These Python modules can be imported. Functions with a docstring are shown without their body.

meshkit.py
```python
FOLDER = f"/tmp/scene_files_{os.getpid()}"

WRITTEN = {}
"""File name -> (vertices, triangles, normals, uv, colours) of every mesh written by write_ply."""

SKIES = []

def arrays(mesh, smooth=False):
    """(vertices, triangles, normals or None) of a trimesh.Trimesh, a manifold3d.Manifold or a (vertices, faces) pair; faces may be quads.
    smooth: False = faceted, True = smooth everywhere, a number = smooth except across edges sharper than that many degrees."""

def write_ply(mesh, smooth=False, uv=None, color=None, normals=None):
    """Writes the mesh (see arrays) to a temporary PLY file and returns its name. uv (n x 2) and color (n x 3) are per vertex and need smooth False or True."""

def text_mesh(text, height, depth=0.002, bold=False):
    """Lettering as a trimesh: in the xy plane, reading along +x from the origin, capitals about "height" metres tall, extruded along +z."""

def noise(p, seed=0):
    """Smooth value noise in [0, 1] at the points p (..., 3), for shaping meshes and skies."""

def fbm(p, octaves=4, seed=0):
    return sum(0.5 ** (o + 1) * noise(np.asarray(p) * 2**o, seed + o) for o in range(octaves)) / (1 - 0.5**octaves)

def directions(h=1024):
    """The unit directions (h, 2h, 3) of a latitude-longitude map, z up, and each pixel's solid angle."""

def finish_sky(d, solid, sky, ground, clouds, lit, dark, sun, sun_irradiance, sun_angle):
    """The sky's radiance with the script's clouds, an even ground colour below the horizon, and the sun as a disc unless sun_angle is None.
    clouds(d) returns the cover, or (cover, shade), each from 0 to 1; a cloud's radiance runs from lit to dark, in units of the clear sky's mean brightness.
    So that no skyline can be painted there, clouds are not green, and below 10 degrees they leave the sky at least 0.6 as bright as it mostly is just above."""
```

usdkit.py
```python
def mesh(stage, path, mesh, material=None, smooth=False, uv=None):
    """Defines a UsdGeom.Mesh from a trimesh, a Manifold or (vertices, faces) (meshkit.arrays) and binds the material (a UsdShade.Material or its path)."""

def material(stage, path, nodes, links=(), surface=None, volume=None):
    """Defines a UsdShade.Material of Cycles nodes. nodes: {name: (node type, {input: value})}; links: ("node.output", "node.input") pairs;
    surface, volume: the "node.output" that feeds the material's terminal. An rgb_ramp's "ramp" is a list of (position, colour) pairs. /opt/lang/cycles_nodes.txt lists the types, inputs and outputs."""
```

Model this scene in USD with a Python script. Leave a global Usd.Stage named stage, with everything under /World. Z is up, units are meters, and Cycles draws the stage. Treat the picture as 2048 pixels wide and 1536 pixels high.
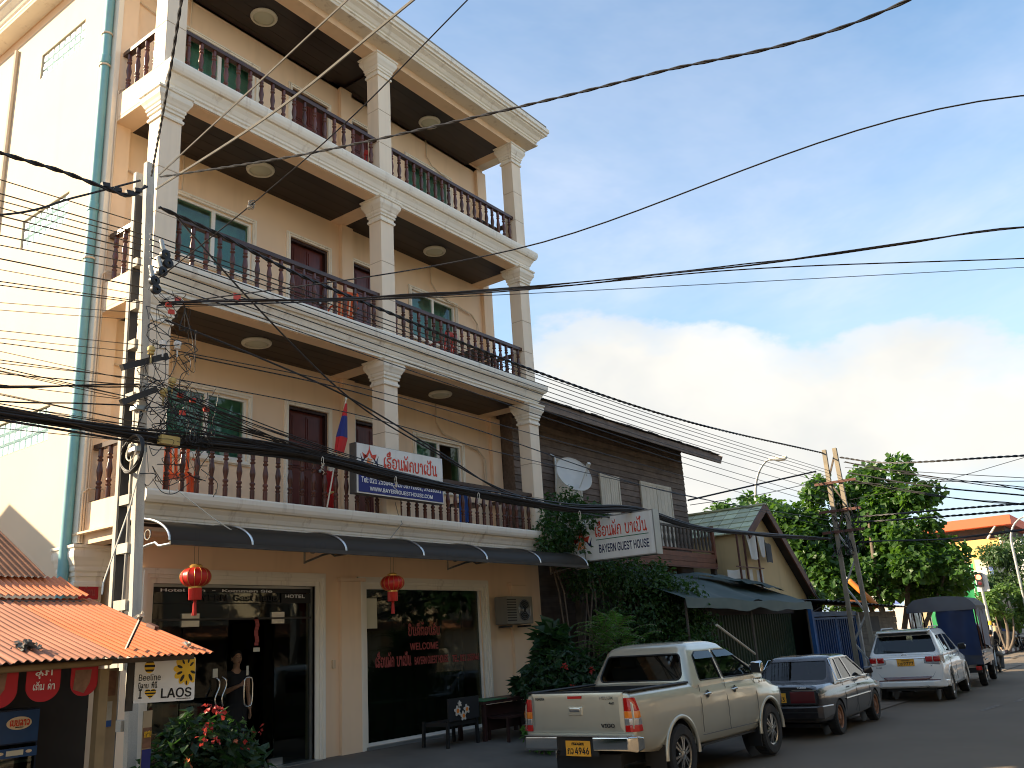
import math, random
import numpy as np, trimesh, usdkit, meshkit
import manifold3d as m3
import shapely
from shapely import affinity
from shapely.geometry import LineString, Polygon, Point, box as sbox
from pxr import Usd, UsdGeom, UsdLux, UsdShade, Gf, Sdf, Vt

PI = math.pi
stage = Usd.Stage.CreateInMemory()
UsdGeom.SetStageUpAxis(stage, UsdGeom.Tokens.z)
UsdGeom.SetStageMetersPerUnit(stage, 1.0)
world = UsdGeom.Xform.Define(stage, '/World'); stage.SetDefaultPrim(world.GetPrim())
UsdGeom.Scope.Define(stage, '/World/Looks')

# ------------------------------------------------------------------ camera
EYE = np.array([-6.2929, -10.6191, 1.6])
RIGHT = np.array([0.5965565, -0.80022974, -0.06125935])
UP = np.array([-0.19359157, -0.21755315, 0.95665717])
FWD = np.array([0.77887267, 0.55884076, 0.28470048])
cam = UsdGeom.Camera.Define(stage, '/World/camera')
cam.AddTransformOp().Set(Gf.Matrix4d(*RIGHT, 0, *UP, 0, *(-FWD), 0, *EYE, 1))
cam.CreateHorizontalApertureAttr(36.0); cam.CreateVerticalApertureAttr(27.0)
cam.CreateFocalLengthAttr(36.0 * 1756.06 / 2048)
cam.CreateClippingRangeAttr(Gf.Vec2f(0.05, 3000))
cam.CreateExposureAttr(EXPOSURE := 1.5)

# ------------------------------------------------------------------ sun and sky
SUN_EL, SUN_A = math.radians(27), math.radians(51)
SUN = np.array([-math.cos(SUN_EL) * math.cos(SUN_A), math.cos(SUN_EL) * math.sin(SUN_A), math.sin(SUN_EL)])
sun = UsdLux.DistantLight.Define(stage, '/World/sun')
zx = SUN; xx = np.cross([0, 0, 1], zx); xx /= np.linalg.norm(xx); yx = np.cross(zx, xx)
sun.AddTransformOp().Set(Gf.Matrix4d(*xx, 0, *yx, 0, *zx, 0, 0, 0, 0, 1))
sun.CreateAngleAttr(0.53); sun.CreateIntensityAttr(1.15); sun.CreateNormalizeAttr(True)
sun.CreateColorAttr(Gf.Vec3f(1.0, 0.82, 0.57))
dome = UsdLux.DomeLight.Define(stage, '/World/sky')
dome.GetPrim().SetCustomDataByKey('kind', 'structure')
sky_m = usdkit.material(stage, '/World/Looks/sky_air', {
    'tc': ('texture_coordinate', {}),
    'sky': ('sky_texture', {'sky_type': 'single_scattering', 'sun_disc': False, 'sun_elevation': SUN_EL, 'sun_rotation': math.atan2(SUN[0], SUN[1]), 'altitude': 200.0, 'air_density': 1.0, 'aerosol_density': 0.8, 'ozone_density': 1.2}),
    'sep': ('separate_xyz', {}),
    # clouds: a direction projected on a layer, billowing low, wispy high
    'zc': ('math', {'math_type': 'maximum', 'value2': 0.0}),
    'za': ('math', {'math_type': 'add', 'value2': 0.22}),
    'px': ('math', {'math_type': 'divide'}), 'py': ('math', {'math_type': 'divide'}),
    'flat': ('combine_xyz', {'z': 0.0}),
    'warp': ('mapping', {'location': (-3.54, -4.35, 0.0), 'scale': (1.0, 1.0, 1.0)}),
    'wisp': ('noise_texture', {'scale': 1.1, 'detail': 8.0, 'roughness': 0.6, 'distortion': 0.35}),
    'wr': ('rgb_ramp', {'ramp': [(0.38, (.08, .08, .08)), (0.56, (.30, .30, .30)), (0.74, (.66, .66, .66))]}),
    'bm': ('mapping', {'location': (-2.01, -1.39, -3.34), 'scale': (1.0, 1.0, 1.5)}),
    'bank': ('noise_texture', {'scale': 1.7, 'detail': 12.0, 'roughness': 0.56, 'distortion': 0.15}),
    'bz': ('math', {'math_type': 'subtract', 'value2': 0.18}), 'ba': ('math', {'math_type': 'absolute'}),
    'bh': ('math', {'math_type': 'multiply_add', 'value2': -2.1, 'value3': 0.25}),
    'bs': ('math', {'math_type': 'add'}),
    'br': ('rgb_ramp', {'ramp': [(0.515, (0, 0, 0)), (0.545, (.65, .65, .65)), (0.61, (.97, .97, .97))]}),
    'shade': ('noise_texture', {'scale': 4.5, 'detail': 6.0}),
    'sr': ('rgb_ramp', {'ramp': [(0.30, (.74, .79, .85)), (0.50, (.90, .92, .94)), (0.66, (1, 1, 1))]}),
    'tint': ('mix_color', {'blend_type': 'multiply', 'fac': 1.0, 'b': (0.78, 1.03, 1.08), 'use_clamp': False}),
    'cloudcol': ('mix_color', {'blend_type': 'multiply', 'fac': 1.0, 'a': (4.05, 3.85, 3.5), 'use_clamp': False}),
    'hz': ('rgb_ramp', {'ramp': [(0.0, (.92, .92, .92)), (0.10, (.80, .80, .80)), (0.24, (.30, .30, .30)), (0.40, (.05, .05, .05)), (0.6, (0, 0, 0))]}),
    'm0': ('mix_color', {'b': (2.35, 2.95, 3.45), 'use_clamp': False}),
    'm1': ('mix_color', {'b': (3.9, 3.9, 4.2), 'use_clamp': False}),
    'm2': ('mix_color', {'use_clamp': False}),
    'bg': ('background_shader', {'strength': 0.10}),
}, [('tc.generated', 'sep.vector'), ('sep.z', 'zc.value1'), ('zc.value', 'za.value1'), ('sep.x', 'px.value1'), ('za.value', 'px.value2'),
    ('sep.y', 'py.value1'), ('za.value', 'py.value2'), ('px.value', 'flat.x'), ('py.value', 'flat.y'), ('flat.vector', 'warp.vector'), ('warp.vector', 'wisp.vector'),
    ('wisp.fac', 'wr.fac'), ('tc.generated', 'bm.vector'), ('bm.vector', 'bank.vector'), ('zc.value', 'bz.value1'), ('bz.value', 'ba.value1'), ('ba.value', 'bh.value1'), ('bank.fac', 'bs.value1'), ('bh.value', 'bs.value2'),
    ('bs.value', 'br.fac'), ('bm.vector', 'shade.vector'), ('shade.fac', 'sr.fac'), ('sky.color', 'tint.a'), ('sr.color', 'cloudcol.b'),
    ('zc.value', 'hz.fac'), ('hz.color', 'm0.fac'), ('tint.result', 'm0.a'), ('m0.result', 'm1.a'), ('wr.color', 'm1.fac'), ('m1.result', 'm2.a'), ('cloudcol.result', 'm2.b'), ('br.color', 'm2.fac'), ('m2.result', 'bg.color')], surface='bg.background')
UsdShade.MaterialBindingAPI.Apply(dome.GetPrim()).Bind(sky_m)
# ------------------------------------------------------------------ materials
MATS = {}
def pm(name, col, rough=0.6, metallic=0.0, var=0.12, vscale=2.5, bump=0.0, bscale=60.0, spec=0.4, dirt=0.0, dcol=(.12, .09, .06), dscale=(5, 5, .35), dlo=.52, dhi=.75, coat=0.0, trans=0.0, coords='geometry.position', rnd=0.0, fine=0.0, fscale=140.0, sheen=0.0):
    """A principled material whose colour drifts with large noise, with optional streaked dirt, fine speckle and bump."""
    n = {'p': ('principled_bsdf', {'roughness': rough, 'metallic': metallic, 'specular_ior_level': spec, 'coat_weight': coat, 'coat_roughness': 0.06})}
    node = coords.split('.')[0]
    n[node] = (node, {})
    L = []
    c = np.array(col, float)
    n['nz'] = ('noise_texture', {'scale': vscale, 'detail': 6.0, 'roughness': 0.6})
    L.append((coords, 'nz.vector'))
    n['r'] = ('rgb_ramp', {'ramp': [(0.25, tuple(np.clip(c * (1 - var), 0, 1))), (0.5, tuple(c)), (0.75, tuple(np.clip(c * (1 + var), 0, 1)))]})
    L.append(('nz.fac', 'r.fac'))
    out = 'r.color'
    if fine:
        n['fn'] = ('noise_texture', {'scale': fscale, 'detail': 2.0}); L.append((coords, 'fn.vector'))
        n['fr'] = ('rgb_ramp', {'ramp': [(0.3, (1 - fine,) * 3), (0.7, (1 + fine * .5,) * 3)]}); L.append(('fn.fac', 'fr.fac'))
        n['fm'] = ('mix_color', {'blend_type': 'multiply', 'fac': 1.0}); L += [(out, 'fm.a'), ('fr.color', 'fm.b')]; out = 'fm.result'
    if dirt:
        n['dm'] = ('mapping', {'scale': dscale}); L.append((coords, 'dm.vector'))
        n['dn'] = ('noise_texture', {'scale': 1.0, 'detail': 8.0, 'roughness': 0.65}); L.append(('dm.vector', 'dn.vector'))
        n['dr'] = ('rgb_ramp', {'ramp': [(dlo, (0, 0, 0)), (dhi, (dirt,) * 3)]}); L.append(('dn.fac', 'dr.fac'))
        n['dx'] = ('mix_color', {'b': dcol}); L += [('dr.color', 'dx.fac'), (out, 'dx.a')]; out = 'dx.result'
    if rnd:
        n['oi'] = ('object_info', {})
        n['or'] = ('rgb_ramp', {'ramp': [(0, (1 - rnd,) * 3), (1, (1 + rnd,) * 3)]}); L.append(('oi.random', 'or.fac'))
        n['om'] = ('mix_color', {'blend_type': 'multiply', 'fac': 1.0, 'use_clamp': False}); L += [(out, 'om.a'), ('or.color', 'om.b')]; out = 'om.result'
    L.append((out, 'p.base_color'))
    if bump:
        n['bn'] = ('noise_texture', {'scale': bscale, 'detail': 4.0}); L.append((coords, 'bn.vector'))
        n['b'] = ('bump', {'strength': 0.6, 'distance': bump}); L += [('bn.fac', 'b.height'), ('b.normal', 'p.normal')]
    MATS[name] = usdkit.material(stage, '/World/Looks/' + name, n, L, surface='p.BSDF')
    return MATS[name]

def glass(name, tint, refl_rough=0.02, ior=1.5):
    MATS[name] = usdkit.material(stage, '/World/Looks/' + name, {
        't': ('transparent_bsdf', {'color': tint}), 'g': ('glossy_bsdf', {'color': (.95, .97, .97), 'roughness': refl_rough}), 'lw': ('layer_weight', {'blend': 0.5}), 'pw': ('math', {'math_type': 'power', 'value2': 5.0}), 'f': ('math', {'math_type': 'multiply_add', 'value2': 0.9, 'value3': ((ior - 1) / (ior + 1)) ** 2}), 'm': ('mix_closure', {})},
        [('lw.facing', 'pw.value1'), ('pw.value', 'f.value1'), ('f.value', 'm.fac'), ('t.BSDF', 'm.closure1'), ('g.BSDF', 'm.closure2')], surface='m.closure')

def leafmat(name, col, tcol, var=.35, vscale=1.2, rough=.45, tmix=.3):
    c = np.array(col)
    MATS[name] = usdkit.material(stage, '/World/Looks/' + name, {
        'g': ('geometry', {}), 'n': ('noise_texture', {'scale': vscale, 'detail': 3.0}),
        'r': ('rgb_ramp', {'ramp': [(0, tuple(c * (1 - var))), (.5, tuple(c)), (1, tuple(np.clip(c * (1 + var * 1.6), 0, 1)))]}),
        'ad': ('math', {'math_type': 'multiply_add', 'value2': 0.55, 'value3': -0.28}), 'sum': ('math', {'math_type': 'add'}),
        'p': ('principled_bsdf', {'roughness': rough, 'specular_ior_level': .45}), 't': ('translucent_bsdf', {'color': tcol}), 'm': ('mix_closure', {'fac': tmix})},
        [('g.position', 'n.vector'), ('g.random_per_island', 'ad.value1'), ('n.fac', 'sum.value1'), ('ad.value', 'sum.value2'), ('sum.value', 'r.fac'), ('r.color', 'p.base_color'), ('p.BSDF', 'm.closure1'), ('t.BSDF', 'm.closure2')], surface='m.closure')

def emit(name, col, s):
    MATS[name] = usdkit.material(stage, '/World/Looks/' + name, {'e': ('emission', {'color': col, 'strength': s})}, [], surface='e.emission')

pm('peach_render', (.86, .635, .425), .85, var=.05, vscale=.8, bump=.002, bscale=90, dirt=.35, dcol=(.50, .34, .20), dscale=(2.2, 2.2, .25), dlo=.52, dhi=.80)
pm('cream_render', (.64, .525, .385), .85, var=.05, vscale=.7, bump=.002, bscale=90, dirt=.30, dcol=(.55, .42, .28), dscale=(2.5, 2.5, .2), dlo=.56, dhi=.85)
pm('white_moulding', (.84, .77, .64), .75, var=.05, vscale=1.5, bump=.001, dirt=.75, dcol=(.34, .24, .15), dscale=(6, 6, .5), dlo=.56, dhi=.80)
pm('column_paint', (.84, .70, .53), .8, var=.05, vscale=1.2, bump=.0015, dirt=.25, dcol=(.5, .4, .28), dscale=(4, 4, .3))
pm('joint_brown', (.34, .25, .17), .9)  # even brown of the recessed column joints
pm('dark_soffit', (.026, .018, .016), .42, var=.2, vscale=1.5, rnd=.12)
pm('turned_wood', (.085, .026, .017), .28, var=.4, vscale=5, spec=.5, rnd=.35)
pm('rail_wood', (.055, .026, .018), .35, var=.35, vscale=4)
pm('door_wood', (.115, .028, .02), .3, var=.25, vscale=3, dscale=(30, 30, 1.2), dirt=.5, dcol=(.05, .012, .01), dlo=.4, dhi=.7)
pm('door_wood_dark', (.03, .012, .010), .45, var=.2)
pm('white_frame', (.80, .77, .70), .45, var=.04)
pm('curtain_teal', (.42, .52, .47), .9, var=.15, vscale=2)
pm('curtain_dark', (.085, .088, .062), .9, var=.3, vscale=2.5)
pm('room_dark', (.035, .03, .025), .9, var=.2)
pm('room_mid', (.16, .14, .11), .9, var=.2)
pm('lamp_glass', (.50, .50, .38), .25, var=.1, spec=.5)
pm('lamp_ring', (.62, .60, .50), .4, var=.1)
pm('pipe_blue', (.15, .37, .40), .5, var=.12, vscale=3, dirt=.5, dcol=(.30, .34, .30), dscale=(14, 14, .9), dlo=.45)
pm('conduit', (.66, .52, .36), .6, var=.08)
pm('steel', (.55, .55, .53), .28, metallic=1.0, var=.08)
pm('steel_dull', (.42, .42, .40), .45, metallic=1.0, var=.15)
pm('dark_steel', (.05, .045, .04), .5, metallic=.3, var=.3)
pm('ac_white', (.22, .20, .16), .5, var=.1, dirt=.4)
pm('black_plastic', (.015, .015, .015), .45, var=.2)
pm('black_rubber', (.02, .019, .018), .75, var=.25, dirt=.4, dcol=(.12, .09, .06), dscale=(3, 3, 3))
pm('cable_black', (.018, .016, .015), .5, var=.3, vscale=6)
pm('cable_bloom', (.075, .05, .028), .55, var=.3, vscale=6)  # brown stands in for glare of the bright wall around backlit wires
pm('cable_grey', (.20, .19, .17), .55, var=.2, vscale=6)
pm('cable_white', (.62, .58, .48), .5, var=.1)
pm('pole_concrete', (.54, .50, .42), .85, var=.10, vscale=4, bump=.003, bscale=70, dirt=.6, dcol=(.30, .26, .20), dscale=(8, 8, .8), dlo=.5, fine=.15)
pm('old_concrete', (.30, .25, .18), .9, var=.25, vscale=3, bump=.004, dirt=.7, dcol=(.16, .13, .10), dscale=(4, 4, .8), fine=.2)
pm('forecourt', (.145, .125, .10), .8, var=.25, vscale=.9, bump=.004, bscale=60, dirt=.5, dcol=(.07, .06, .05), dscale=(.8, .8, .8), fine=.25)
pm('asphalt', (.185, .140, .096), .82, var=.14, vscale=.45, bump=.006, bscale=220, dirt=.55, dcol=(.16, .125, .09), dscale=(.25, .9, .5), dlo=.5, dhi=.75, fine=.35, fscale=160, spec=.3)
pm('dust_verge', (.23, .175, .125), .95, var=.3, vscale=1.2, bump=.01, bscale=80, fine=.35, fscale=90)
pm('pavement', (.45, .36, .26), .9, var=.15, vscale=1, fine=.15, bump=.003)
pm('worn_paint', (.24, .19, .145), .85, var=.35, vscale=7, dirt=.95, dcol=(.13, .105, .08), dscale=(4, 9, 4), dlo=.40, dhi=.55)
pm('kerb_white', (.62, .57, .50), .8, var=.15, vscale=5, dirt=.5)
pm('kerb_dark', (.13, .07, .06), .8, var=.2, vscale=5)
pm('dark_plank', (.175, .130, .102), .75, var=.35, vscale=3, dirt=.5, dcol=(.035, .022, .016), dscale=(1.2, 20, 18), dlo=.4, rnd=.22, spec=.2)
pm('reddish_plank', (.15, .055, .03), .6, var=.3, vscale=3, rnd=.2)
pm('grey_timber', (.10, .085, .07), .8, var=.35, vscale=4, rnd=.2)
pm('shed_plank', (.20, .155, .105), .85, var=.35, vscale=3, dirt=.6, dcol=(.07, .05, .035), dscale=(1, 8, 14), rnd=.2)
pm('roof_dark', (.045, .036, .030), .7, var=.3, vscale=3)
pm('shutter_white', (.62, .55, .43), .7, var=.12, vscale=2, dirt=.4, dcol=(.3, .24, .17))
pm('dish_white', (.66, .63, .56), .5, var=.08, vscale=2)
pm('sign_white', (.80, .78, .72), .4, var=.06, vscale=2, dirt=.35, dcol=(.5, .44, .35))
pm('sign_blue', (.016, .024, .16), .4, var=.08)
pm('sign_side', (.10, .09, .08), .5, var=.3)
pm('paint_red', (.62, .055, .025), .5, var=.08)
pm('paint_crimson', (.42, .03, .035), .5, var=.08)
pm('paint_orange', (.70, .20, .03), .5, var=.08)
pm('paint_navy', (.012, .016, .06), .5, var=.05)
pm('paint_black', (.012, .012, .012), .5, var=.05)
pm('paint_white', (.80, .79, .76), .5, var=.04)
pm('paint_yellow', (.82, .50, .03), .5, var=.1, vscale=9)
pm('paint_green', (.03, .16, .07), .5, var=.1)
pm('sticker_red', (.34, .065, .055), .5, var=.1)
pm('sticker_pale', (.62, .58, .44), .6, var=.1)
pm('lantern_red', (.50, .022, .014), .38, var=.1, vscale=8)
pm('lantern_gold', (.65, .38, .10), .35, metallic=.6)
pm('corr_orange', (.58, .15, .042), .55, var=.16, vscale=1.6, dirt=.55, dcol=(.50, .20, .12), dscale=(.9, .4, .6), dlo=.44, dhi=.7, fine=.12, fscale=60, rnd=.08)
pm('corr_faded', (.40, .150, .078), .6, var=.2, vscale=1.6, dirt=.6, dcol=(.26, .12, .08), dscale=(1.2, .5, .6), dlo=.42, dhi=.7, fine=.15, fscale=60, rnd=.08)
pm('corr_rust', (.30, .125, .06), .7, var=.3, vscale=2.5, dirt=.75, dcol=(.11, .05, .03), dscale=(2.2, 1.2, 1.2), dlo=.42, dhi=.68, fine=.25, fscale=60)
pm('raw_timber', (.24, .165, .08), .8, var=.25, vscale=4, rnd=.15)
pm('board_tan', (.27, .20, .12), .8, var=.2, vscale=4, dirt=.4)
pm('poster_red', (.40, .012, .02), .45, var=.1)
pm('poster_brown', (.20, .10, .06), .5, var=.45, vscale=14)
pm('poster_pale', (.45, .45, .42), .5, var=.25, vscale=12)
pm('fridge_blue', (.018, .06, .16), .35, var=.35, vscale=3)
pm('fridge_dark', (.012, .022, .05), .3, var=.2)
pm('cream_print', (.72, .56, .36), .5, var=.1)
pm('skin', (.40, .225, .14), .55, var=.08, vscale=9, spec=.35)
pm('hair', (.012, .009, .008), .45, var=.2)
pm('cloth_black', (.012, .012, .013), .85, var=.2)
pm('plastic_orange', (.72, .105, .025), .4, var=.06)
pm('plastic_red', (.45, .03, .02), .4, var=.06)
pm('cloth_blue', (.03, .09, .32), .85, var=.15)
pm('cloth_white', (.68, .66, .60), .9, var=.08)
pm('cloth_grey', (.12, .12, .115), .9, var=.2)
pm('flag_red', (.52, .02, .018), .8, var=.1)
pm('flag_blue', (.022, .03, .17), .8, var=.1)
pm('tarp_green', (.040, .068, .058), .6, var=.2, vscale=1.2, dirt=.45, dcol=(.11, .13, .105), dscale=(1, 1.5, 2), dlo=.45)
pm('tarp_blue', (.010, .026, .085), .5, var=.22, vscale=2)
pm('shutter_green', (.009, .034, .018), .55, var=.2, rnd=.1)
pm('gate_blue', (.018, .055, .16), .5, var=.2, rnd=.1)
pm('gate_frame', (.03, .11, .30), .45, var=.15)
pm('yellow_wall', (.62, .46, .235), .85, var=.08, vscale=1, dirt=.4, dcol=(.35, .25, .13), dscale=(3, 3, .4))
pm('green_tile', (.58, .60, .38), .6, var=.2, vscale=3, rnd=.18, dirt=.3, dcol=(.12, .13, .09))
pm('barge_red', (.115, .045, .030), .6, var=.2)
pm('pickup_paint', (.57, .515, .39), .28, metallic=.55, var=.03, coat=1.0, coords='texture_coordinate.object', dirt=.18, dcol=(.30, .22, .13), dscale=(1.5, 3, 2), dlo=.5)
pm('sedan_paint', (.020, .017, .018), .25, metallic=.25, var=.08, coat=1.0, coords='texture_coordinate.object', dirt=.35, dcol=(.11, .085, .06), dscale=(2, 3, 3), dlo=.5)
pm('suv_paint', (.80, .775, .72), .3, var=.02, coat=1.0, coords='texture_coordinate.object', dirt=.2, dcol=(.5, .4, .27), dscale=(2, 3, 3), dlo=.55)
pm('truck_paint', (.018, .03, .06), .35, var=.2, coat=.6, coords='texture_coordinate.object')
pm('chrome', (.72, .72, .70), .10, metallic=1.0, var=.02)
pm('alloy', (.50, .49, .47), .3, metallic=1.0, var=.06)
pm('mud_steel', (.30, .14, .075), .8, var=.2, vscale=9)
pm('lamp_red', (.45, .010, .008), .12, var=.1, coat=1.0)
pm('lamp_amber', (.75, .20, .02), .15, var=.1, coat=1.0)
pm('lamp_clear', (.42, .40, .38), .12, metallic=.6, var=.15, coat=1.0)
pm('lamp_maroon', (.10, .012, .014), .15, var=.15, coat=1.0)
pm('plate_yellow', (.78, .36, .03), .45, var=.06)
pm('interior', (.05, .048, .045), .8, var=.2)
pm('seat_cloth', (.16, .15, .14), .9, var=.2)
pm('insulator', (.75, .72, .66), .25, var=.05)
pm('insulator_yellow', (.50, .37, .13), .35, var=.15)
pm('tag_red', (.62, .07, .04), .5, var=.1)
pm('tag_orange', (.72, .24, .05), .5, var=.1)
pm('bark', (.13, .10, .075), .9, var=.35, vscale=6, bump=.01, bscale=30)
pm('opposite_wall', (.62, .54, .40), .85, var=.1, vscale=.3)
pm('opposite_dark', (.46, .38, .27), .85, var=.1, vscale=.3)
pm('far_cream', (.66, .58, .44), .85, var=.06, vscale=.3)
pm('far_yellow', (.74, .47, .16), .85, var=.06, vscale=.3)
pm('far_orange', (.66, .13, .055), .7, var=.06, vscale=.4)
pm('far_white', (.70, .68, .62), .8, var=.06, vscale=.4)
pm('far_dark', (.06, .05, .045), .8, var=.2)
pm('netting_green', (.02, .22, .075), .8, var=.4, vscale=.9)
pm('hoarding_blue', (.12, .17, .42), .6, var=.4, vscale=1.2)
pm('hoarding_pale', (.55, .50, .44), .7, var=.15, vscale=.6)
pm('hoarding_tan', (.42, .33, .20), .7, var=.12, vscale=.8)
pm('galvanised', (.42, .41, .38), .45, metallic=.5, var=.1)
pm('grass_mat', (.07, .10, .03), .95, var=.3)
glass('pane_green', (.58, .74, .70))
glass('pane_dark', (.34, .40, .36))
glass('pane_shop', (.52, .56, .52))
glass('car_glass', (.16, .19, .18), ior=1.55)
glass('car_glass_light', (.40, .46, .46), ior=1.55)
leafmat('almond_leaf', (.045, .108, .018), (.15, .32, .03), vscale=.7, tmix=.32)
leafmat('vine_leaf', (.032, .085, .018), (.10, .24, .03), vscale=1.6, tmix=.25)
leafmat('fern_leaf', (.11, .27, .04), (.16, .36, .04), vscale=2.5, tmix=.3)
leafmat('shrub_leaf', (.022, .060, .020), (.07, .18, .03), vscale=2.5, tmix=.22)
leafmat('far_leaf', (.05, .095, .028), (.14, .26, .05), vscale=.5, tmix=.28)
leafmat('far_leaf_bright', (.085, .16, .03), (.24, .40, .06), vscale=.5, tmix=.3)
leafmat('petal_red', (.62, .05, .04), (.6, .08, .06), vscale=6, tmix=.25)
leafmat('petal_orange', (.68, .18, .07), (.6, .2, .08), vscale=6, tmix=.25)
leafmat('petal_white', (.78, .72, .62), (.6, .5, .4), var=.1, vscale=6, tmix=.2)
MATS['glass_block'] = usdkit.material(stage, '/World/Looks/glass_block', {
    'g': ('geometry', {}), 'v': ('voronoi_texture', {'scale': 26.0}), 'b': ('bump', {'strength': .5, 'distance': .02}),
    'p': ('principled_bsdf', {'base_color': (.60, .74, .74), 'roughness': .16, 'specular_ior_level': .6})}, [('g.position', 'v.vector'), ('v.distance', 'b.height'), ('b.normal', 'p.normal')], surface='p.BSDF')
MATS['smoked_sheet'] = usdkit.material(stage, '/World/Looks/smoked_sheet', {
    't': ('transparent_bsdf', {'color': (.13, .10, .07)}), 'g': ('principled_bsdf', {'base_color': (.040, .032, .022), 'roughness': .5, 'specular_ior_level': .25}), 'm': ('mix_closure', {'fac': .72})},
    [('t.BSDF', 'm.closure1'), ('g.BSDF', 'm.closure2')], surface='m.closure')
emit('signal_red', (1.0, .10, .04), 6.0)

# ------------------------------------------------------------------ names, things and parts
COUNT, ORIGIN = {}, {}
def numbered(parent, name):
    k = COUNT.get((parent, name), 0); COUNT[(parent, name)] = k + 1
    return f'{parent}/{name}' + (f'_{k:03d}' if k else '')
def meta(prim, label=None, cat=None, group=None, kind=None):
    for k, v in (('label', label), ('category', cat), ('group', group), ('kind', kind)):
        if v: prim.SetCustomDataByKey(k, v)
    return prim
def thing(name, label, cat, loc=(0, 0, 0), group=None, kind=None, rz=0.0):
    p = numbered('/World', name); x = UsdGeom.Xform.Define(stage, p)
    x.AddTranslateOp().Set(Gf.Vec3d(*map(float, loc)))
    if rz: x.AddRotateZOp().Set(math.degrees(rz))
    ORIGIN[p] = (np.array(loc, float), rz)
    meta(x.GetPrim(), label, cat, group, kind); return p
def top(p): return '/'.join(p.split('/')[:3])
def localise(v, p):
    o, rz = ORIGIN.get(top(p), (np.zeros(3), 0.0)); v = np.asarray(v, float) - o
    if rz:
        c, s = math.cos(-rz), math.sin(-rz); v = np.stack([v[:, 0] * c - v[:, 1] * s, v[:, 0] * s + v[:, 1] * c, v[:, 2]], 1)
    return v
def part(parent, name, mesh, mat, label=None, smooth=False, local=False, kind=None):
    """One Mesh prim under a thing or part. Coordinates are the world's unless local."""
    p = numbered(parent, name)
    if isinstance(mesh, MB): mesh = mesh.arrays()
    v, f = mesh if isinstance(mesh, tuple) else ((mesh.vertices, mesh.faces) if hasattr(mesh, 'vertices') else meshkit.arrays(mesh)[:2])
    v = np.asarray(v, float); f = np.asarray(f, int)
    if not local: v = localise(v, p)
    m = usdkit.mesh(stage, p, trimesh.Trimesh(v, f, process=False), MATS[mat], smooth=smooth)
    meta(m.GetPrim(), label, None, None, kind); return p
def holder(parent, name, label=None):
    p = numbered(parent, name); x = UsdGeom.Xform.Define(stage, p); meta(x.GetPrim(), label); return p
def solo(name, mesh, mat, label, cat, group=None, kind=None, smooth=False, loc=None):
    """A thing that is one mesh."""
    p = numbered('/World', name)
    v, f = mesh.arrays() if isinstance(mesh, MB) else (mesh if isinstance(mesh, tuple) else (mesh.vertices, mesh.faces))
    v = np.asarray(v, float)
    o = np.array(loc, float) if loc is not None else np.array([*(v[:, :2].min(0) + v[:, :2].max(0)) / 2, v[:, 2].min()])
    m = usdkit.mesh(stage, p, trimesh.Trimesh(v - o, np.asarray(f, int), process=False), MATS[mat], smooth=smooth)
    m.AddTranslateOp().Set(Gf.Vec3d(*map(float, o)))
    meta(m.GetPrim(), label, cat, group, kind); return p
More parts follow.
